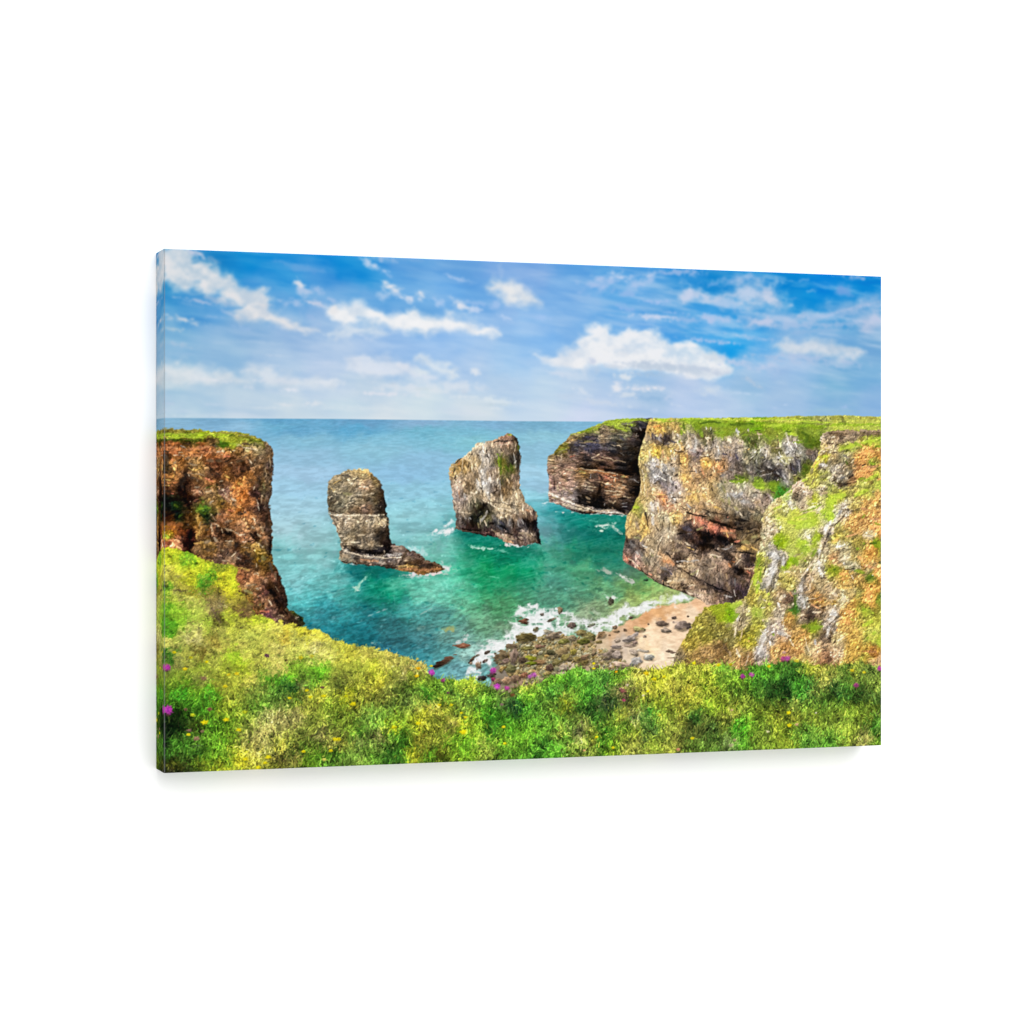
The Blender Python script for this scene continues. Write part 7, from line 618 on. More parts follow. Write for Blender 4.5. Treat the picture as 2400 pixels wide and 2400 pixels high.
FLOWERS = [
 (5.3, 798.7, 8.3, (174,60,148)),
 (7.1, 880.2, 11.1, (186,62,168)),
 (200, 780.4, 6.2, (112,76,82)),
 (87.8, 880.7, 6.2, (128,88,66)),
 (62.3, 935.7, 8, (150,120,92)),
 (76.9, 821, 6.9, (140,112,78)),
 (41.4, 879.4, 5.1, (112,86,64)),
 (73.2, 922.6, 4.7, (130,110,80)),
 (47.8, 919.9, 5.4, (120,95,80)),
 (310.4, 844.1, 4.8, (110,80,62)),
 (237.2, 789.4, 4.1, (90,75,40)),
 (19.7, 770.3, 4.3, (228,214,28)),
 (40.5, 802.2, 5.8, (215,195,30)),
 (77.8, 905.6, 8, (228,214,28)),
 (119.8, 901.5, 6.6, (228,214,28)),
 (144.6, 922.1, 5.5, (228,214,28)),
 (118, 837.3, 5.5, (215,200,35)),
 (244.7, 863.4, 4.4, (228,214,28)),
 (279.4, 849.7, 4.4, (228,214,28)),
 (285.9, 862.7, 4.8, (228,214,28)),
 (313.3, 861.6, 5.6, (228,214,28)),
 (157.5, 978.7, 5.9, (228,214,28)),
 (202.8, 976.7, 6.6, (228,214,28)),
 (196.3, 987.7, 5.1, (228,214,28)),
 (182.4, 995.9, 5.9, (228,214,28)),
 (336.9, 946.6, 6.3, (228,214,28)),
 (272.8, 968.2, 4.8, (228,214,28)),
 (314.2, 985.3, 5.6, (205,200,90)),
 (46.9, 928, 4.7, (228,214,28)),
 (55, 890.5, 6.1, (190,200,40)),
 (267.2, 785.5, 6.3, (200,190,40)),
 (289.7, 783.2, 5.2, (205,195,60)),
 (82.3, 789.6, 4.3, (228,214,28)),
 (140.9, 813.9, 6.2, (205,185,35)),
 (124.4, 815.3, 5.1, (195,180,40)),
 (327.4, 968.7, 4.8, (228,214,28)),
 (51.4, 780.9, 4.3, (190,185,35)),
 (155.6, 888.1, 6.2, (180,190,40)),
 (534.4, 820.9, 7.6, (190,74,174)),
 (557.8, 836.4, 5, (164,80,118)),
 (663.4, 819.3, 8.5, (184,72,158)),
 (663.4, 837.1, 5, (150,52,90)),
 (671.4, 852.4, 8.1, (198,76,184)),
 (692.3, 855.8, 5.8, (184,80,148)),
 (506.1, 811.9, 5.7, (230,175,20)),
 (503.2, 826.7, 5.7, (225,190,30)),
 (372.4, 878.8, 6.4, (228,214,28)),
 (343, 946.8, 5.6, (228,214,28)),
 (455.8, 926.5, 6.4, (215,210,30)),
 (506.1, 920.7, 6.1, (228,214,28)),
 (605, 911.6, 4.6, (228,214,28)),
 (600.1, 941.4, 8.5, (228,214,28)),
 (550, 885.7, 4.6, (228,214,28)),
 (575.5, 886.4, 4.2, (228,214,28)),
 (685.3, 933.8, 4.7, (228,214,28)),
 (687.3, 966.8, 4.7, (228,214,28)),
 (596.1, 902.9, 3.8, (228,214,28)),
 (533.4, 807.9, 3.8, (228,214,28)),
 (358.2, 862.8, 4.5, (205,205,30)),
 (453.9, 807, 3.8, (225,225,130)),
 (681.4, 888.4, 5.4, (120,100,90)),
 (568.6, 861.9, 3.4, (110,70,80)),
 (705.3, 870.2, 5.8, (110,80,45)),
 (741.8, 833.4, 5.9, (190,110,168)),
 (750.9, 830.8, 6.6, (186,100,170)),
 (946.1, 887.3, 5.2, (164,72,98)),
 (944, 868, 7.6, (140,84,78)),
 (938.8, 863.1, 4.4, (160,110,100)),
 (880.1, 810.9, 4.4, (228,214,28)),
 (880.1, 820.5, 4, (228,214,28)),
 (996, 833.7, 6.8, (230,200,30)),
 (1013.8, 845.7, 6.4, (228,214,28)),
 (1035.8, 841.4, 5.2, (228,214,28)),
 (999.1, 870.4, 4.4, (228,214,28)),
 (886.2, 960.2, 5.2, (228,214,28)),
 (922.3, 983.4, 4.4, (228,214,28)),
 (1099, 970.1, 5.3, (228,214,28)),
 (1025.3, 920.3, 4.4, (205,200,60)),
 (1102.2, 814.9, 5.7, (228,214,28)),
 (929.5, 828.7, 4.4, (225,165,30)),
 (988.7, 878.8, 4.4, (200,190,150)),
 (859.6, 986.9, 3.6, (215,170,110)),
 (1067.3, 992.3, 4.9, (215,150,110)),
 (953.3, 856.7, 4.4, (205,190,150)),
 (1305.8, 810.5, 7.1, (172,72,118)),
 (1316.8, 809.8, 7.9, (182,90,148)),
 (1309.1, 796.8, 5.4, (205,160,140)),
 (1212.7, 844.7, 7.4, (164,66,136)),
 (1234.2, 842.3, 7, (174,86,148)),
 (1478.1, 870, 7.6, (156,72,116)),
 (1535.3, 836.1, 7.2, (186,74,158)),
 (1158, 820, 6.1, (228,214,28)),
 (1185.8, 819.7, 4.5, (205,190,40)),
 (1320, 924.2, 6.2, (228,214,28)),
 (1321.1, 950.8, 6.7, (228,214,28)),
 (1338.6, 815.2, 6.3, (215,205,60)),
 (1274.3, 825.6, 5.4, (228,214,28)),
 (1469.1, 838.9, 5.1, (215,195,40)),
 (1497.1, 843.6, 5.1, (205,190,40)),
 (1271, 962, 5, (205,200,150)),
 (1187.9, 987.7, 6.6, (175,175,125)),
 (1195.5, 977.2, 4.9, (170,165,110)),
 (1338.6, 949.4, 5, (205,175,120)),
 (1383.7, 926.1, 2.9, (220,215,180)),
 (1189, 914.5, 4.1, (205,175,120)),
]

# ------------------------------------------------------------------ painter
S = 0.9
NX, NY = 1386, 901
UU, VV = np.meshgrid(np.linspace(0, PW, NX, dtype=np.float32), np.linspace(0, PH, NY, dtype=np.float32))

def lattice(x, y, seed):
    t = np.random.RandomState(seed).rand(256, 256).astype(np.float32)
    xi = np.floor(x).astype(np.int32); yi = np.floor(y).astype(np.int32)
    fx = x - xi; fy = y - yi
    fx = fx * fx * (3 - 2 * fx); fy = fy * fy * (3 - 2 * fy)
    x0 = xi & 255; x1 = (xi + 1) & 255; y0 = yi & 255; y1 = (yi + 1) & 255
    a = t[y0, x0]; b = t[y0, x1]; c = t[y1, x0]; d = t[y1, x1]
    return (a + (b - a) * fx) * (1 - fy) + (c + (d - c) * fx) * fy

def fbm(x, y, seed, octv=4, gain=0.5):
    s = 0; a = 1.0; n = 0
    for o in range(octv):
        s = s + a * (lattice(x + 17.3 * o, y + 5.1 * o, seed + o) * 2 - 1)
        n += a * a; a *= gain; x = x * 2.03; y = y * 2.03
    return s / math.sqrt(n) * 1.6

def ridged(x, y, seed, octv=4):
    s = 0; a = 1.0; n = 0
    for o in range(octv):
        s = s + a * (1 - np.abs(lattice(x + 9.7 * o, y + 3.3 * o, seed + o) * 2 - 1)); n += a
        a *= 0.5; x = x * 2.1; y = y * 2.1
    return s / n

def rot(x, y, deg):
    c, s = math.cos(math.radians(deg)), math.sin(math.radians(deg))
    return x * c + y * s, -x * s + y * c

def cells(x, y, seed):
    r = np.random.RandomState(seed)
    jx = r.rand(128, 128).astype(np.float32); jy = r.rand(128, 128).astype(np.float32)
    hv = r.rand(128, 128).astype(np.float32)
    xi = np.floor(x).astype(np.int32); yi = np.floor(y).astype(np.int32)
    f1 = np.full(x.shape, 9.0, np.float32); f2 = f1.copy(); val = np.zeros_like(f1)
    for dy in (-1, 0, 1):
        for dx in (-1, 0, 1):
            cx = (xi + dx); cy = (yi + dy)
            d = np.hypot(cx + jx[cy & 127, cx & 127] - x, cy + jy[cy & 127, cx & 127] - y)
            near = d < f1
            f2 = np.where(near, f1, np.minimum(f2, d))
            val = np.where(near, hv[cy & 127, cx & 127], val)
            f1 = np.where(near, d, f1)
    return f1, f2, val

def blur(a, s):
    r = max(1, int(s * 3))
    k = np.exp(-0.5 * (np.arange(-r, r + 1) / s) ** 2); k /= k.sum()
    for ax in (0, 1):
        pad = [(0, 0)] * a.ndim; pad[ax] = (r, r)
        p = np.pad(a, pad, mode='edge'); o = np.zeros_like(a); n = a.shape[ax]
        for i, w in enumerate(k):
            o += np.float32(w) * (p[i:i + n] if ax == 0 else p[:, i:i + n])
        a = o
    return a

def pts(s):
    v = np.array(s.split(), float)
    return v.reshape(-1, 2)

def box(p, pad):
    x0 = int(max(0, (p[:, 0].min() - pad) * S)); x1 = int(min(NX, (p[:, 0].max() + pad) * S + 2))
    y0 = int(max(0, (p[:, 1].min() - pad) * S)); y1 = int(min(NY, (p[:, 1].max() + pad) * S + 2))
    return slice(y0, y1), slice(x0, x1)

def signed(p, X, Y):
    d2 = np.full(X.shape, 1e9, np.float32); ins = np.zeros(X.shape, bool)
    n = len(p)
    for i in range(n):
        ax, ay = p[i]; bx, by = p[(i + 1) % n]
        ex, ey = bx - ax, by - ay; L = ex * ex + ey * ey + 1e-9
        px = X - np.float32(ax); py = Y - np.float32(ay)
        t = np.clip((px * np.float32(ex) + py * np.float32(ey)) / np.float32(L), 0, 1)
        d2 = np.minimum(d2, (px - t * np.float32(ex)) ** 2 + (py - t * np.float32(ey)) ** 2)
        if by != ay:
            ins ^= ((Y < ay) != (Y < by)) & (X < np.float32(ex / ey) * (Y - np.float32(ay)) + np.float32(ax))
    d = np.sqrt(d2)
    return np.where(ins, d, -d)

def smooth(a, b, x):
    t = np.clip((x - a) / (b - a), 0, 1)
    return t * t * (3 - 2 * t)

def shape(p, soft, wob=0, wsc=14.0, seed=1):
    sl = box(p, 3 * soft + 3 * wob + 4)
    X = UU[sl]; Y = VV[sl]
    if wob:
        X = X + wob * fbm(X / wsc, Y / wsc, seed, 4, 0.55); Y = Y + wob * fbm(X / wsc, Y / wsc, seed + 50, 4, 0.55)
    return sl, smooth(-soft, soft, signed(p, X, Y)).astype(np.float32)

def cloud_shape(p, soft, wob, seed):
    sl = box(p, 3 * soft + 3 * wob + 4)
    X = UU[sl]; Y = VV[sl]
    n1 = fbm(X / 30, Y / 20, seed, 4, 0.5); n2 = fbm(X / 30, Y / 20, seed + 50, 4, 0.5)
    sd = signed(p, X + wob * n1, Y + 0.7 * wob * n2)
    edge = soft * (0.75 + 0.5 * lattice(X / 45, Y / 45, seed + 90))
    return sl, smooth(-edge, edge * 1.2, sd).astype(np.float32)

def lay(img, sl, m, c):
    c = np.asarray(c, np.float32)
    img[sl] += (c - img[sl]) * m[..., None]

def polyline(p, X, Y):
    d2 = np.full(X.shape, 1e9, np.float32); along = np.zeros(X.shape, np.float32); n = len(p) - 1
    for i in range(n):
        ax, ay = p[i]; ex, ey = p[i + 1][0] - ax, p[i + 1][1] - ay
        t = np.clip(((X - ax) * ex + (Y - ay) * ey) / (ex * ex + ey * ey + 1e-9), 0, 1)
        q = (X - ax - t * ex) ** 2 + (Y - ay - t * ey) ** 2
        along = np.where(q < d2, (i + t) / n, along); d2 = np.minimum(d2, q)
    return np.sqrt(d2), along

def strokes(img, reg, seed, alpha=0.8):
    for s in STROKES.get(reg, '').split(';'):
        if not s: continue
        tk = s.split(); w = max(1.12 * float(tk[0][1:]), 1.7); c = PALETTE[tk[0][0]]
        p = np.array([float(v) for v in tk[1:]]).reshape(-1, 2)
        if len(p) == 1: p = np.vstack([p, p + (0.35 * w, 0.2)])
        bs = box(p, w + 6)
        X = UU[bs] + 1.1 * fbm(UU[bs] / 11, VV[bs] / 11, seed + 11, 3, 0.6); Y = VV[bs] + 1.1 * fbm(UU[bs] / 11, VV[bs] / 11, seed + 12, 3, 0.6)
        d, q = polyline(p, X, Y)
        wid = w * 0.5 * (0.7 + 0.3 * np.sin(np.pi * np.clip(q, 0.02, 0.98)))
        lay(img, bs, alpha * smooth(wid * 1.35 + 0.5, wid * 0.4, d), c)

def chips(c, m, N, ang, spread, lo, hi, thin, kstd, seed, dark=0.55, alpha=0.8):
    # broken faces of rock: small slabs, each with a pale face and a dark underside
    r = np.random.RandomState(seed)
    ys, xs = np.nonzero(m > 0.5)
    if len(ys) == 0: return c
    pick = r.randint(0, len(ys), N); h, w = m.shape
    x0 = xs[pick] + r.rand(N); y0 = ys[pick] + r.rand(N)
    L = (lo + (hi - lo) * r.rand(N) ** 2.2) * S; B = L * thin * (0.5 + r.rand(N))
    th = np.radians(ang + spread * r.randn(N)); sk = 0.5 * r.randn(N)
    base = c[ys[pick], xs[pick]]
    lum = base.mean(1)
    k = np.clip(1.04 + kstd * r.randn(N), 0.5, 1.6)
    face = base * k[:, None] + np.clip(k - 1.08, 0, 1)[:, None] * np.array([52, 48, 40]) * np.clip(lum / 110, 0.2, 1)[:, None]
    na, nb = 26, 11
    a, b = [q.ravel() for q in np.meshgrid(np.linspace(-0.5, 0.5, na), np.linspace(-0.5, 0.5, nb))]
    big = np.zeros((h * 2, w * 2, 3), np.float32); cov = np.zeros((h * 2, w * 2), bool)
    ca, sa = np.cos(th)[:, None], np.sin(th)[:, None]
    lx = L[:, None] * a * (1 - 0.35 * np.abs(b)) + sk[:, None] * B[:, None] * b; ly = B[:, None] * b * (1 - 0.5 * np.abs(a))
    px = x0[:, None] + lx * ca - ly * sa; py = y0[:, None] + lx * sa + ly * ca
    off = 0.5 + 0.16 * B[:, None]
    PX = np.concatenate([px + off * 0.7, px], 1); PY = np.concatenate([py + off, py], 1)
    CC = np.concatenate([np.broadcast_to((base * dark)[:, None], px.shape + (3,)), np.broadcast_to(face[:, None], px.shape + (3,))], 1)
    X = (PX * 2).astype(int); Y = (PY * 2).astype(int)
    ok = (X >= 0) & (X < w * 2) & (Y >= 0) & (Y < h * 2)
    big[Y[ok], X[ok]] = CC[ok]; cov[Y[ok], X[ok]] = True
    cv = cov.reshape(h, 2, w, 2).sum((1, 3)); col_ = (big * cov[..., None]).reshape(h, 2, w, 2, 3).sum((1, 3)) / np.maximum(cv, 1)[..., None]
    return c + (col_ - c) * (cv / 4 * alpha)[..., None]

def field(reg, eps=7.0, warp=7.0, wsc=20.0, seed=3, power=2.0, jit=0.0, jsc=4.0, xw=1.0):
    v = np.array([[float(x) for x in t.split()] for t in FIELDS[reg].split(',')], np.float32)
    q = 3
    X = UU[::q, ::q].ravel(); Y = VV[::q, ::q].ravel(); out = np.zeros((X.size, 3), np.float32)
    for a in range(0, X.size, 20000):
        d = xw * (X[a:a + 20000, None] - v[None, :, 0]) ** 2 + (Y[a:a + 20000, None] - v[None, :, 1]) ** 2
        w = 1.0 / (d + eps * eps) ** power
        out[a:a + 20000] = (w @ v[:, 2:]) / w.sum(1, keepdims=True)
    g = out.reshape(UU[::q, ::q].shape + (3,))
    x = UU + warp * fbm(UU / wsc, VV / wsc, seed, 3)
    y = VV + warp * fbm(UU / wsc, VV / wsc, seed + 40, 3)
    if jit:
        x = x + jit * fbm(UU / jsc, VV / jsc, seed + 80, 3, 0.7); y = y + jit * fbm(UU / jsc, VV / jsc, seed + 90, 3, 0.7)
    x = np.clip(x * S / q, 0, g.shape[1] - 1.001); y = np.clip(y * S / q, 0, g.shape[0] - 1.001)
    xi = x.astype(int); yi = y.astype(int); fx = (x - xi)[..., None]; fy = (y - yi)[..., None]
    return (g[yi, xi] * (1 - fx) + g[yi, xi + 1] * fx) * (1 - fy) + (g[yi + 1, xi] * (1 - fx) + g[yi + 1, xi + 1] * fx) * fy

def relief(sx, sy, ang, seed, light=(0.75, 0.65)):
    x, y = rot(UU, VV, ang)
    wx = x + 0.5 * sx * fbm(UU / (2.2 * sx), VV / (2.2 * sx), seed + 7, 3); wy = y + 0.5 * sy * fbm(UU / (2.2 * sx), VV / (2.2 * sx), seed + 8, 3)
    h = fbm(wx / sx, wy / sy, seed, 3, 0.5)
    f1, f2, val = cells(wx / (sx * 1.1), wy / (sy * 1.1), seed + 20)
    h = blur((h - 0.9 * f1 + 0.8 * val).astype(np.float32), 0.8)
    g1, g2 = np.gradient(h)
    s = g2 * light[0] + g1 * light[1]
    s = np.tanh(0.75 * s / (s.std() + 1e-6))
    lines = smooth(0.80, 0.97, ridged(wx / (sx * 1.6), wy / (sy * 1.6), seed + 31, 3))
    crack = np.maximum(smooth(0.12, 0.0, f2 - f1) * 0.6, lines) * smooth(-0.5, 0.6, fbm(UU / 30, VV / 30, seed + 33, 2))
    return s.astype(np.float32), crack.astype(np.float32), val

def puffs(img, lst, seed, rough=0.36, inner=0.05, octv=3):
    for i, (u, v, rx, ry, a, c, al) in enumerate(lst):
        R = max(rx, ry) * 1.6
        sl = box(np.array([[u - R, v - R], [u + R, v + R]]), 2)
        if img[sl].size == 0: continue
        x, y = rot(UU[sl] - u, VV[sl] - v, a)
        k = max(4.0, min(rx, ry) * 0.7)
        q = np.hypot(x / rx, y / ry) + rough * fbm(x / (k * 1.6) + i * 3.1, y / k + i * 1.7, seed + i % 7, octv, 0.5)
        lay(img, sl, min(1.0, al * 1.1) * smooth(1.15, inner, q), c)

def paint():
    full = (slice(0, NY), slice(0, NX))
    # ---- sky
    img = field('sky', 30, 10, 45, 11, 2.0, 0.0, 4.0, 0.6)
    x, y = rot(UU, VV, 6)
    wisp = fbm(x / 90, y / 16, 300, 5, 0.55)
    topness = smooth(430, 60, VV)
    img += (wisp * (3.5 + 5 * topness))[..., None] * np.array([1.1, 0.7, 0.25], np.float32)
    puffs(img, [p for p in PUFFS if p[6] < 0.7], 400)
    veil = smooth(0.0, 1.6, fbm(x / 130, y / 20, 310, 5, 0.55)) * (0.16 + 0.34 * smooth(700, 1150, UU) * smooth(300, 120, VV) + 0.22 * smooth(230, 330, VV) * smooth(900, 500, UU))
    img += (np.array([214, 222, 238], np.float32) - img) * veil[..., None]
    for i, (p, c, al, so, wo) in enumerate(CLOUDS):
        sl, m = cloud_shape(pts(p), so * 1.25, wo * 1.15, 500 + i * 3)
        n = fbm(UU[sl] / 34, VV[sl] / 22, 700 + i, 5, 0.6)
        tone = np.array(c, np.float32) + (n * 7)[..., None] * np.array([1.1, 0.9, 0.6], np.float32)
        tone = tone - (smooth(0.2, 1.4, n) * 9)[..., None] * np.array([1.4, 1.0, 0.4], np.float32)
        lay(img, sl, al * m * (0.9 + 0.1 * np.clip(n, -1, 1)), tone)
    puffs(img, [p for p in PUFFS if p[6] >= 0.7], 440)
    img = blur(img.astype(np.float32), 1.7)
    region = np.zeros((NY, NX), np.int8)
    masks = {}
    # ---- sea
    sea = field('sea', 18, 8, 24, 21, 2.0, 3.0, 6.0, 0.35)
    sea = sea + (smooth(700, 520, VV) * smooth(340, 420, VV))[..., None] * np.array([5, -5, -13], np.float32)
    deep = np.clip((75 - sea[..., 0]) / 75, 0, 1)
    sea = sea * (1 - 0.13 * deep)[..., None]
    far = field('sea', 8, 4, 24, 22, 2.0, 0.0, 6.0, 0.06)
    sea += (far - sea) * smooth(570, 470, VV)[..., None]
    sea *= 1 - (smooth(640, 520, VV) * 0.015)[..., None] * np.array([0.6, 1.0, 0.0], np.float32)
    hz = 0.0
    sl, m = shape(pts(OUTLINES['sea']), 1.6)
    top = VV[sl].min()
    below = np.clip(VV - 322, 0, None)
    yy = 95 * np.log(below / 60 + 1); xx = (UU - 500) / (0.5 + below / 330)
    rp = fbm(xx / 20 + 0.3 * fbm(UU / 60, VV / 40, 31, 2), yy / 2.6, 30, 3, 0.55)
    amp = 0.035 + 0.07 * smooth(50, 300, below)
    sea = sea * (1 + (np.tanh(rp) * amp)[..., None])
    green = np.clip((sea[..., 1] - sea[..., 0]) / 90 - 0.45, 0, 1)
    a, b = rot(UU, VV, -12)
    web = ridged(a / 17 + 0.5 * fbm(UU / 22, VV / 22, 35, 3), b / 6, 34, 4)
    sea += (smooth(0.62, 0.86, web) * green * 20)[..., None] * np.array([1.25, 0.75, 0.85], np.float32)
    sea -= (smooth(0.52, 0.28, web) * green * 24)[..., None] * np.array([0.7, 1.0, 0.8], np.float32)
    near = smooth(560, 720, VV)
    ch = fbm(a / 8 + fbm(UU / 18, VV / 18, 37, 2) * .5, b / 3.6, 36, 3, 0.6)
    sea *= 1 + (np.tanh(ch) * 0.20 * near * (0.4 + 0.6 * (1 - green)))[..., None]
    glint = smooth(1.1, 1.9, fbm(xx / 10, yy / 2.6, 39, 3, 0.6)) * smooth(60, 260, below)
    sea += (glint * 30)[..., None]
    sea -= (smooth(1.1, 2.0, -fbm(xx / 14, yy / 2.8, 139, 3, 0.6)) * smooth(40, 240, below) * 30)[..., None] * np.array([1.2, .8, .6], np.float32)
    lay(img, full, m if m.shape == (NY, NX) else np.pad(m, ((sl[0].start, NY - sl[0].stop), (sl[1].start, NX - sl[1].stop))), sea)
    region[sl][m > 0.5] = 1
    # ---- beach
    sl, m = shape(pts(OUTLINES['beach']), 3, 3, 16, 61)
    sand = field('beach', 10, 8, 22, 60)
    sand *= 1 + (0.05 * fbm(UU / 12, VV / 5, 62, 4, 0.6))[..., None]
    sand = sand * 1.06 + np.clip(sand[..., :1] - 195, 0, 60) / 60 * np.array([4, 14, 22], np.float32) + np.array([2, 3, 4], np.float32)
    lay(img, sl, m, sand[sl]); region[sl][m > 0.5] = 2
    # ---- foam
    puffs(img, FOAM, 460, 0.5, 0.0, 4)
    sl, m = shape(pts(FOAM_ZONE), 5, 6, 18, 64)
    n = ridged(UU[sl] / 15, VV[sl] / 9, 65, 4) + 0.22 * fbm(UU[sl] / 40, VV[sl] / 24, 66, 3)
    f = m * smooth(0.34, 0.84, n + 0.10)
    lay(img, sl, f * 0.97, np.array([243, 243, 242], np.float32) + (8 * fbm(UU[sl] / 6, VV[sl] / 5, 67, 3))[..., None])
    # ---- boulders on the beach
    r = np.random.RandomState(5)
    zone = pts(ROCK_ZONE); lo = zone.min(0); hi = zone.max(0); many = []
    cand = lo + r.rand(4000, 2) * (hi - lo)
    ok = signed(zone, cand[:, 0].astype(np.float32), cand[:, 1].astype(np.float32)) > 0
    for (u, v) in cand[ok][:700]:
        s = 1.6 + 4.6 * r.rand() ** 2.0
        dry = smooth(930, 1080, np.array(u + (v - 800) * -0.6))
        base = np.array([168, 152, 108]) * (1 - dry) + np.array([205, 184, 154]) * dry + r.randn() * 18 + np.array([8, 0, -8]) * r.randn()
        many.append((u, v, s * 1.35, s * 0.85, -25 + 25 * r.randn(), tuple(base), 1))
    many.sort(key=lambda t: t[1])
    for i, (u, v, rx, ry, a, c, al) in enumerate(many + ROCKS):
        R = max(rx, ry) * 1.7 + 3
        sl = box(np.array([[u - R, v - R], [u + R, v + R]]), 1)
        if img[sl].size == 0: continue
        X = UU[sl] - u; Y = VV[sl] - v
        n = fbm(UU[sl] / max(3, rx * 0.7), VV[sl] / max(3, ry * 0.7), 800 + i % 9, 3)
        xs, ys = rot(X - 0.10 * rx, Y - 0.45 * ry, a)
        lay(img, sl, 0.55 * smooth(1.2, 0.7, np.hypot(xs / rx, ys / ry) + 0.12 * n), (70, 58, 42))
        xs, ys = rot(X, Y, a)
        q = np.maximum(np.hypot(xs / rx, ys / ry), 0.86 * np.abs(xs / rx * 0.75 + ys / ry * 0.8)) + 0.3 * n
        n2 = fbm(UU[sl] / max(2.0, rx * 0.3), VV[sl] / max(2.0, ry * 0.3), 830 + i % 9, 3, 0.6)
        t = np.clip(-Y / ry * 0.6 - X / rx * 0.3 + 0.35 * n + 0.3 * n2, -1, 1)
        shade = 0.90 + 0.46 * np.where(t > 0, t * 0.6, t)
        lay(img, sl, smooth(1.1, 0.8, q), np.minimum(np.array(c, np.float32) * shade[..., None] + (np.clip(t, 0, 1) * 22)[..., None], 245))
    # ---- rock masses
    spec = {
        'lstack':   (9, 11, 4, 100, 0.24, 1.6),
        'rstack':   (7, 20, 5, 120, 0.24, 1.6),
        'headland': (20, 7, 8, 140, 0.24, 0.8),
        'cliff':    (13, 17, 8, 160, 0.20, 0.8),
        'slope':    (13, 8, -40, 180, 0.20, 2.0),
        'lcliff':   (10, 12, 25, 200, 0.26, 1.4)}
    for k, (reg, (sx, sy, an, seed, amp, wob)) in enumerate(spec.items()):
        sl, m = shape(pts(OUTLINES[reg]), 1.5, wob, 7, seed + 5)
        jit = {'slope': 2.5, 'lcliff': 1.5}.get(reg, 1.0)
        c = field(reg, 4.5, 3.5, 14, seed + 2, 2.4, jit, 4.5)[sl]
        s, crack, val = relief(sx, sy, an, seed)
        s2, crack2, v2 = relief(sx * 0.42, sy * 0.42, an + 12, seed + 60)
        grass = np.clip((c[..., 1] - c[..., 0] * 0.93) / 22, 0, 1) * np.clip((c[..., 1] - c[..., 2] - 25) / 25, 0, 1)
        ones = (slice(None), slice(None))
        for (rg, p, w, lc, al) in LINES:
            if rg != reg: continue
            P = pts(p); bs = box(P, w * 2 + 8)
            wx = UU[bs] + 2.0 * fbm(UU[bs] / 12, VV[bs] / 12, seed + 11, 3, 0.6); wy = VV[bs] + 2.0 * fbm(UU[bs] / 12, VV[bs] / 12, seed + 12, 3, 0.6)
            d, q = polyline(P, wx, wy)
            wid = w * 0.5 * (0.66 + 0.34 * np.sin(np.pi * np.clip(q, 0.02, 0.98)))
            if sum(lc) > 470 and w > 4:                        # a pale ledge has a darker crevice along it
                d2, q2 = polyline(P, wx - 0.42 * w, wy - 0.34 * w)
                mm = np.zeros((NY, NX), np.float32); mm[bs] = 0.5 * smooth(wid * 1.1 + 1.0, wid * 0.4, d2)
                lay(c, ones, mm[sl], (82, 68, 46))
            mm = np.zeros((NY, NX), np.float32); mm[bs] = al * smooth(wid * 1.1 + 0.8, wid * 0.55, d)
            lay(c, ones, mm[sl], lc)
        cn, ca_, cs_, clo, chi, cth, ck = {
            'lstack': (2600, 4, 40, 3, 12, 0.4, 0.17), 'rstack': (3600, 78, 22, 3, 15, 0.34, 0.17),
            'headland': (4200, 7, 14, 3, 16, 0.3, 0.20), 'cliff': (11000, 70, 45, 3, 14, 0.45, 0.16),
            'slope': (12000, -40, 40, 3, 11, 0.42, 0.16), 'lcliff': (8000, 25, 55, 3, 12, 0.5, 0.22)}[reg]
        rockm = m * (1 - 0.8 * (grass > 0.5))
        c = chips(c, rockm, cn, ca_, cs_, clo, chi, cth, ck, seed + 90)
        c = chips(c, rockm, cn // 5, ca_, cs_ * 0.7, chi * 0.8, chi * 1.8, cth * 0.8, ck * 0.8, seed + 91, 0.5, 0.55)
        c = chips(c, m * (grass > 0.5), cn // 2, -20, 40, 2, 6, 0.4, 0.13, seed + 92, 0.8, 0.7)
        mm = np.zeros((NY, NX, 3), np.float32); mm[sl] = c; strokes(mm, reg, seed + 70); c = mm[sl]
        c = chips(c, rockm, cn // 2, ca_, cs_, 2, clo + 4, cth, ck * 0.9, seed + 93, 0.7, 0.6)
        grass = np.clip((c[..., 1] - c[..., 0] * 0.93) / 22, 0, 1) * np.clip((c[..., 1] - c[..., 2] - 25) / 25, 0, 1)
        k1 = 1 - 0.7 * grass
        if reg == 'slope':
            over = np.clip(c[..., 0] - c[..., 1] - 38, 0, None)
            c = c + np.stack([-0.10 * over, 0.34 * over, 0.30 * over], -1)
        lum = c.mean(-1, keepdims=True)
        tone = {'cliff': 1.20, 'slope': 1.20, 'lstack': 1.18, 'rstack': 1.20, 'headland': 1.10, 'lcliff': 1.08}[reg]
        dull = {'slope': 0.12, 'lcliff': 0.06, 'headland': 0.1, 'lstack': 0.3, 'rstack': 0.3, 'cliff': 0.16}.get(reg, 0.12)
        c = c + (lum * np.array([1.05, 1.0, 0.92], np.float32) - c) * dull * (1 - grass)[..., None]
        fine = fbm(UU[sl] / 3.2, VV[sl] / 3.2, seed + 13, 3, 0.7)
        mid = fbm(UU[sl] / 8.5, VV[sl] / 7.5, seed + 14, 3, 0.6)
        gain = tone + 0.36 * amp * s[sl] * k1 + 0.07 * s2[sl] * (1 - 0.4 * grass) + 0.07 * (val[sl] - 0.5) * k1
        gain = gain + 0.035 * np.tanh(fine) + 0.05 * np.tanh(mid)
        gain = gain * (1 - 0.14 * crack[sl] * k1) * (1 - 0.10 * crack2[sl] * k1)
        gain = gain * (1 - 0.14 * smooth(0.8, 1.9, -fine - 0.7 * mid) * (1 - 0.3 * grass))
        c = c * gain[..., None]
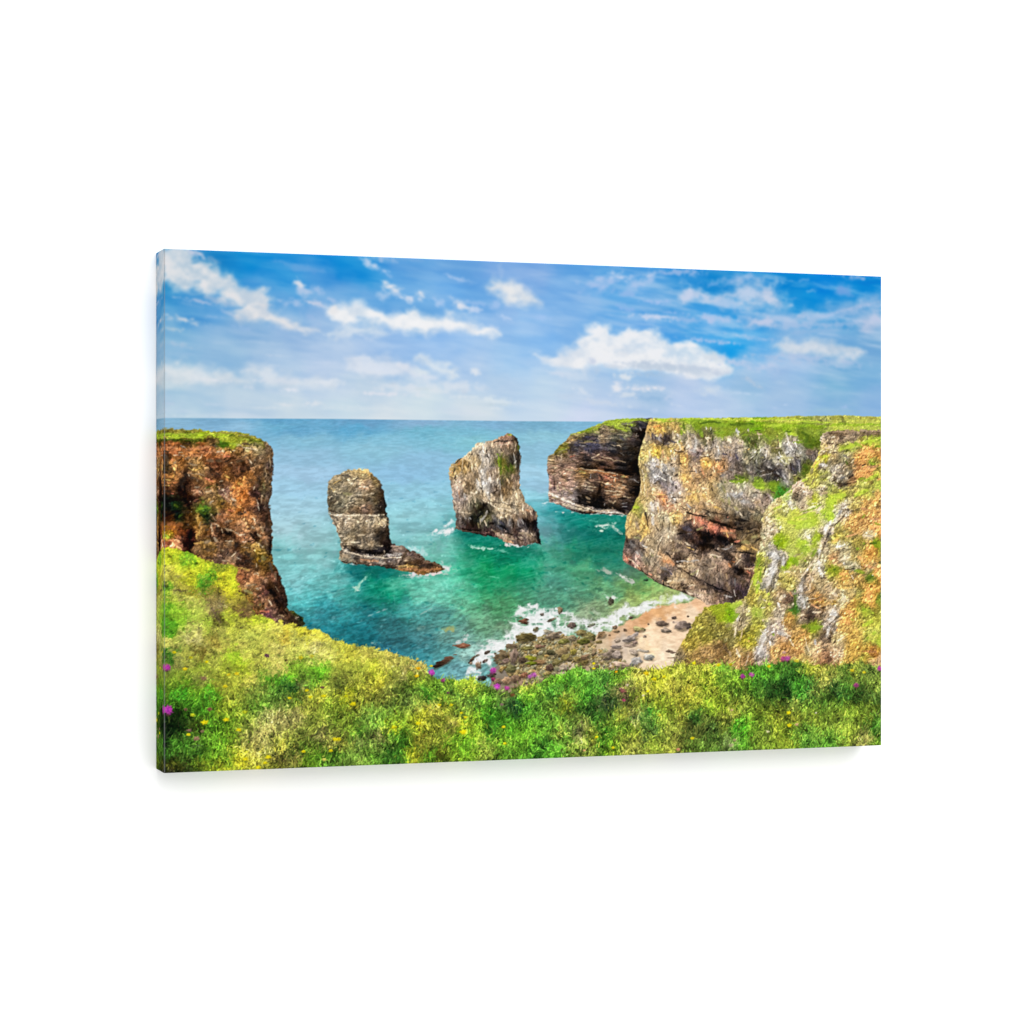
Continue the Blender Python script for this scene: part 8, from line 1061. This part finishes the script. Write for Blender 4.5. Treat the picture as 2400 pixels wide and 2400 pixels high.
        hi = smooth(0.8, 2.0, fine + 0.8 * mid) * np.clip(c.mean(-1) / 120, 0.25, 1)
        c = c + (hi * 11)[..., None] * np.array([1.0, 0.95, 0.8], np.float32)
        warm = fbm(UU[sl] / 12, VV[sl] / 12, seed + 15, 3)
        c = c + (warm * 3)[..., None] * np.array([1, 0.2, -0.9], np.float32) * (1 - 0.4 * grass)[..., None]
        c = c + 0.12 * (c - 105)
        lay(img, sl, m, np.clip(c, 3, 250)); region[sl][m > 0.5] = 3 + k
        masks[reg] = (sl, m, grass)
    # ---- meadow
    sl, m = shape(pts(OUTLINES['meadow']), 2.2, 3.0, 8, 231)
    mead = field('meadow', 5, 6, 14, 230, 2.0, 5.0, 5.0)
    for (rg, p, w, lc, al) in LINES:
        if rg != 'meadow': continue
        P = pts(p); bs = box(P, w * 2 + 6)
        d, t = polyline(P, UU[bs] + 1.5 * fbm(UU[bs] / 9, VV[bs] / 9, 235, 3), VV[bs] + 1.5 * fbm(UU[bs] / 9, VV[bs] / 9, 236, 3))
        lay(mead, bs, al * smooth(w * 0.6 + 0.8, w * 0.2, d), lc)
    mead = 0.86 * mead + 0.14 * blur(mead, 14)
    ex = np.clip(mead[..., 0] - mead[..., 1], -10, 80)
    mead[..., 0] -= 0.36 * np.clip(ex, 0, None) + 3
    gr = np.clip(mead[..., 1] - mead[..., 0], 0, 120)
    mead[..., 0] += 0.12 * gr; mead[..., 2] += 6; mead *= np.array([1.05, 1.10, 1.06], np.float32)
    mead[..., 0] -= 5 * smooth(700, 1000, UU) * smooth(800, 900, VV)
    mead[..., 2] = np.maximum(mead[..., 2] - 6, 0.24 * mead[..., 1]); mead *= 1.04
    strokes(mead, 'meadow', 244, 0.7)
    mott = fbm(UU / 7.5, VV / 6.0, 238, 4, 0.65)
    fine = fbm(UU / 3.4, VV / 3.4, 239, 3, 0.7)
    nearer = smooth(720, 900, VV + 0.12 * np.clip(UU - 700, -500, 400))
    clump = fbm(UU / 13 + 0.4 * fine, VV / 9, 237, 3, 0.6)
    mead = mead * (1 + (0.16 * np.tanh(clump * 1.4) * (0.6 + 0.8 * nearer))[..., None] * np.array([1.15, 1.0, 1.1], np.float32))
    mead = mead * (1 - (0.50 * smooth(0.75, 1.7, -clump - 0.45 * fine) * nearer)[..., None] * np.array([1.05, 0.95, 1.0], np.float32))
    mead = mead * (1 + (0.06 + 0.15 * np.tanh(mott) + 0.07 * np.tanh(fine))[..., None])
    mead = mead * (1 - (0.34 * smooth(0.8, 1.9, -mott - 0.5 * fine) * smooth(440, 620, VV))[..., None])
    c = mead[sl]; nr = (nearer * smooth(560, 700, VV))[sl]
    c = chips(c, m * (nr < 0.5), 16000, -14, 30, 2, 8, 0.26, 0.12, 261, 0.80, 0.75)
    c = chips(c, m * (nr > 0.35), 9000, -60, 55, 4, 15, 0.30, 0.22, 262, 0.50, 0.85)
    c = chips(c, m * (nr > 0.2), 14000, -75, 45, 3, 10, 0.26, 0.20, 263, 0.60, 0.8)
    lay(img, sl, m, c); region[sl][m > 0.5] = 9
    base = blur(img, 1.0)
    # grass blades and tufts, drawn at twice the raster
    r = np.random.RandomState(77)
    mm = np.zeros((NY, NX), np.float32); mm[sl] = m
    gs, gm, gg = masks['slope']
    sm = np.zeros((NY, NX), np.float32); sm[gs] = gm * np.clip(gg * 1.2, 0.12, 1) ; sm *= (1 - mm)
    N = 85000
    u = r.rand(N) * PW; v = r.rand(N) * (PH - 300) + 320
    xi = np.clip((u * S).astype(int), 0, NX - 1); yi = np.clip((v * S).astype(int), 0, NY - 1)
    keep = r.rand(N) < np.maximum(mm[yi, xi], sm[yi, xi] * 0.35)
    u = u[keep]; v = v[keep]; xi = xi[keep]; yi = yi[keep]; N = len(u)
    o = np.argsort(v + 12 * r.rand(N)); u = u[o]; v = v[o]; xi = xi[o]; yi = yi[o]
    inm = mm[yi, xi] > 0.4
    depth = np.where(inm, smooth(680, 900, v + 0.12 * np.clip(u - 700, -500, 400)), 0)
    L = (3.0 + 9.0 * depth) * (0.5 + 1.1 * r.rand(N) ** 1.5); wd = (0.8 + 0.9 * depth) * (0.6 + 0.8 * r.rand(N))
    th = -math.pi / 2 + r.randn(N) * (0.75 - 0.25 * depth) + 0.35 * fbm(u / 60, v / 60, 240, 2)
    flat = r.rand(N) < 0.22
    th = np.where(flat, r.rand(N) * 2 * math.pi, th)
    bend = r.randn(N) * 0.6
    far = np.where((r.rand(N) < 0.45) & inm, 1.0, 0.15)
    xj = np.clip(((u + far * 16 * r.randn(N)) * S).astype(int), 0, NX - 1); yj = np.clip(((v + far * 9 * r.randn(N)) * S).astype(int), 0, NY - 1)
    c0 = np.where((mm[yj, xj] > 0.5)[:, None], base[yj, xj], base[yi, xi])
    k = np.clip(1.0 + np.where(inm, 0.13 + 0.22 * depth, 0.14) * r.randn(N), 0.3, 1.8)
    c0 = c0 * k[:, None]
    c0 += np.clip(k - 1.1, 0, 1)[:, None] * np.array([64, 56, 34])
    c0 += r.randn(N, 1) * np.array([9.0, 2.0, 4.0])
    big = np.zeros((NY * 2, NX * 2, 3), np.float32); cov = np.zeros((NY * 2, NX * 2), np.float32)
    ks = 22
    tt = np.linspace(0, 1, ks)
    for wv in (-0.5, -0.25, 0, 0.25, 0.5):
        ang = th[:, None] + bend[:, None] * tt[None]
        px = u[:, None] + L[:, None] * tt * np.cos(ang) + wd[:, None] * wv * (1 - 0.7 * tt) * -np.sin(ang)
        py = v[:, None] + L[:, None] * tt * np.sin(ang) + wd[:, None] * wv * (1 - 0.7 * tt) * np.cos(ang)
        X = (px * S * 2).astype(int); Y = (py * S * 2).astype(int)
        good = (X >= 0) & (X < NX * 2) & (Y >= 0) & (Y < NY * 2)
        cc = np.broadcast_to(c0[:, None, :], px.shape + (3,)) * (0.86 + 0.24 * tt)[None, :, None]
        big[Y[good], X[good]] = cc[good]; cov[Y[good], X[good]] = 1
    cov4 = cov.reshape(NY, 2, NX, 2).sum((1, 3)); col4 = (big * cov[..., None]).reshape(NY, 2, NX, 2, 3).sum((1, 3)) / np.maximum(cov4, 1)[..., None]
    alpha = cov4 / 4 * 0.8
    img += (col4 - img) * alpha[..., None]
    # ---- flower heads
    for i, (u_, v_, rr, c) in enumerate(FLOWERS):
        R = rr * 2.0
        s2 = box(np.array([[u_ - R, v_ - R], [u_ + R, v_ + R]]), 1)
        if img[s2].size == 0: continue
        X = UU[s2] - u_; Y = VV[s2] - v_
        purple = c[2] > c[1] + 30
        wobb = fbm(UU[s2] / 3.5, VV[s2] / 3.5, 900 + i % 9, 3, 0.7)
        ang = np.arctan2(Y, X)
        q = np.hypot(X / rr, Y / (rr * (0.85 if purple else 0.66))) + 0.2 * wobb + 0.12 * np.sin(ang * (9 if purple else 5) + i)
        tone = np.array(c, np.float32) * (1 - 0.20 * np.clip((Y / rr), -1, 1))[..., None] * (1 + 0.14 * wobb)[..., None]
        if purple:
            tone = tone + smooth(0.5, -0.2, q)[..., None] * np.array([-18, -14, 4], np.float32)
            lay(img, s2, 0.6 * smooth(1.6, 0.5, np.abs(X - 0.12 * Y)) * (Y > 0.3 * rr), (96, 104, 48))
            lay(img, s2, 0.7 * smooth(0.9, 0.4, np.hypot(X / (rr * 0.55), (Y - rr * 0.75) / (rr * 0.5))), (70, 48, 40))
        lay(img, s2, smooth(1.08, 0.55, q), tone)
    img = blur(np.clip(img, 0, 255).astype(np.float32), 0.5)
    img = img + 0.35 * (img - blur(img, 2.2))
    return np.clip(img, 0, 255), region

PIC, REGION = paint()
lin = PIC / 255.0
lin = np.where(lin <= 0.04045, lin / 12.92, ((lin + 0.055) / 1.055) ** 2.4)
INK = np.ones((NY, NX, 4), np.float32)
INK[..., :3] = np.clip(lin / EXPOSED, 0.002, 0.93)

# ------------------------------------------------------------------ materials
def nodes(name):
    m = bpy.data.materials.new(name); m.use_nodes = True
    return m, m.node_tree.nodes, m.node_tree.links, m.node_tree.nodes['Principled BSDF']

def printed_cloth():
    m, n, l, b = nodes('printed_canvas_cloth')
    at = n.new('ShaderNodeVertexColor'); at.layer_name = 'ink'
    tc = n.new('ShaderNodeTexCoord')
    mp = n.new('ShaderNodeMapping'); mp.inputs['Scale'].default_value = (1, 1, 1)
    l.new(tc.outputs['Object'], mp.inputs['Vector'])
    hs = []
    for ax in ('X', 'Z'):                                    # over-and-under weave of the cloth
        w = n.new('ShaderNodeTexWave'); w.bands_direction = ax
        w.inputs['Scale'].default_value = 320.0; w.inputs['Distortion'].default_value = 0.6
        w.inputs['Detail'].default_value = 1.0; w.inputs['Detail Scale'].default_value = 0.2
        l.new(mp.outputs['Vector'], w.inputs['Vector']); hs.append(w)
    mx = n.new('ShaderNodeMath'); mx.operation = 'MULTIPLY'
    l.new(hs[0].outputs['Fac'], mx.inputs[0]); l.new(hs[1].outputs['Fac'], mx.inputs[1])
    bp = n.new('ShaderNodeBump'); bp.inputs['Strength'].default_value = 0.12; bp.inputs['Distance'].default_value = 0.0002
    l.new(mx.outputs[0], bp.inputs['Height']); l.new(bp.outputs['Normal'], b.inputs['Normal'])
    l.new(at.outputs['Color'], b.inputs['Base Color'])
    b.inputs['Roughness'].default_value = 0.85
    b.inputs['Specular IOR Level'].default_value = 0.0
    return m

def wall_paint():
    m, n, l, b = nodes('white_wall_paint')
    no = n.new('ShaderNodeTexNoise'); no.inputs['Scale'].default_value = 180.0; no.inputs['Detail'].default_value = 3.0
    tc = n.new('ShaderNodeTexCoord'); l.new(tc.outputs['Object'], no.inputs['Vector'])
    bp = n.new('ShaderNodeBump'); bp.inputs['Strength'].default_value = 0.02; bp.inputs['Distance'].default_value = 0.0004
    l.new(no.outputs['Fac'], bp.inputs['Height']); l.new(bp.outputs['Normal'], b.inputs['Normal'])
    b.inputs['Base Color'].default_value = (0.93, 0.93, 0.93, 1)
    b.inputs['Roughness'].default_value = 0.9
    b.inputs['Specular IOR Level'].default_value = 0.05
    return m

CLOTH = printed_cloth(); WALL = wall_paint()

# ------------------------------------------------------------------ the wall
def box_mesh(name, x0, x1, y0, y1, z0, z1, mat):
    v = [(x, y, z) for x in (x0, x1) for y in (y0, y1) for z in (z0, z1)]
    f = [(0, 1, 3, 2), (4, 6, 7, 5), (0, 4, 5, 1), (2, 3, 7, 6), (0, 2, 6, 4), (1, 5, 7, 3)]
    me = bpy.data.meshes.new(name); me.from_pydata(v, [], f); me.update()
    me.materials.append(mat)
    o = bpy.data.objects.new(name, me); col.objects.link(o)
    return o

wall = box_mesh('wall', -4, 6, 0, 0.12, -3, 3, WALL)
wall['kind'] = 'structure'

# ------------------------------------------------------------------ the canvas print
root = bpy.data.objects.new('canvas_print', None)
root.location = (0, 0, -H / 2)
col.objects.link(root)
root['label'] = 'wide stretched canvas print of sea stacks and grassy cliffs hanging on the white wall'
root['category'] = 'canvas print'

def sheet(name, xyz, ink, quads, parent):
    used, inv = np.unique(quads.ravel(), return_inverse=True)
    co = xyz[used].astype(np.float32); q = inv.reshape(-1, 4).astype(np.int32)
    me = bpy.data.meshes.new(name)
    me.vertices.add(len(co)); me.vertices.foreach_set('co', co.ravel())
    me.loops.add(q.size); me.loops.foreach_set('vertex_index', q.ravel())
    me.polygons.add(len(q)); me.polygons.foreach_set('loop_start', np.arange(0, q.size, 4, dtype=np.int32))
    me.update(calc_edges=True)
    ca = me.color_attributes.new('ink', 'FLOAT_COLOR', 'POINT')
    ca.data.foreach_set('color', ink[used].astype(np.float32).ravel())
    me.materials.append(CLOTH); me.validate()
    o = bpy.data.objects.new(name, me); col.objects.link(o); o.parent = parent
    return o

def grid_quads(ny, nx):
    i = np.arange(ny * nx).reshape(ny, nx)
    return np.stack([i[1:, :-1], i[1:, 1:], i[:-1, 1:], i[:-1, :-1]], -1)

# front: the stretched face, pulled back a hair at its rim where the cloth turns over the bars
edge = np.minimum(np.minimum(UU, PW - UU), np.minimum(VV, PH - VV))
back = 1.1 * np.clip(1 - edge / 2.2, 0, 1) ** 2
XYZ = np.stack([UU * UNIT, YF + back * UNIT, (PH - VV) * UNIT], -1).reshape(-1, 3)
Q = grid_quads(NY, NX)
INK[:, :2, :3] += (0.30 / EXPOSED * 0.9 - INK[:, :2, :3]) * 0.40     # ink blended towards grey along the near fold
RC = REGION[:-1, :-1]
INKF = INK.reshape(-1, 4)
face = sheet('printed_picture', XYZ, INKF, Q[RC == 0], root)
face['label'] = 'printed blue sky with white clouds'
for rid, nm, lb in (
        (1, 'printed_sea', 'printed turquoise sea'),
        (2, 'printed_beach', 'printed sandy beach with boulders'),
        (3, 'printed_sea_stack', 'printed blocky sea stack with a low ledge'),
        (4, 'printed_sea_stack', 'printed taller leaning sea stack'),
        (5, 'printed_headland', 'printed dark layered headland'),
        (6, 'printed_cliff', 'printed grey and ochre cliff'),
        (7, 'printed_slope', 'printed steep slope of rock and grass'),
        (8, 'printed_cliff', 'printed reddish brown cliff'),
        (9, 'printed_meadow', 'printed grassy clifftop with wild flowers')):
    o = sheet(nm, XYZ, INKF, Q[RC == rid], face); o['label'] = lb

# the four turned edges carry the picture on, mirrored
KD = int(round(82.1 * S))
dep = np.linspace(0, 1, KD + 1)
y_s = YF + 1.1 * UNIT + dep * (DEPTH - 1.1 * UNIT)
def wrap(vertical, first):
    n = NY if vertical else NX
    if vertical:
        cols = INK[:, :KD + 1] if first else INK[:, ::-1][:, :KD + 1]
        X = np.full((n, KD + 1), 0.0 if first else W); Z = np.repeat(((PH - VV[:, :1]) * UNIT), KD + 1, 1)
        Y = np.repeat(y_s[None], n, 0)
    else:
        cols = (INK[:KD + 1] if first else INK[::-1][:KD + 1]).transpose(1, 0, 2)
        Z = np.full((n, KD + 1), H if first else 0.0); X = np.repeat((UU[0] * UNIT)[:, None], KD + 1, 1)
        Y = np.repeat(y_s[None], n, 0)
    q = grid_quads(n, KD + 1).reshape(-1, 4)
    if first != vertical: q = q[:, ::-1]
    q = q[:, ::-1]
    o = sheet('wrapped_edge', np.stack([X, Y, Z], -1).reshape(-1, 3), cols.reshape(-1, 4), q, root)
    return o
wrap(True, True)['label'] = 'turned edge showing the picture mirrored'
wrap(True, False); wrap(False, True); wrap(False, False)
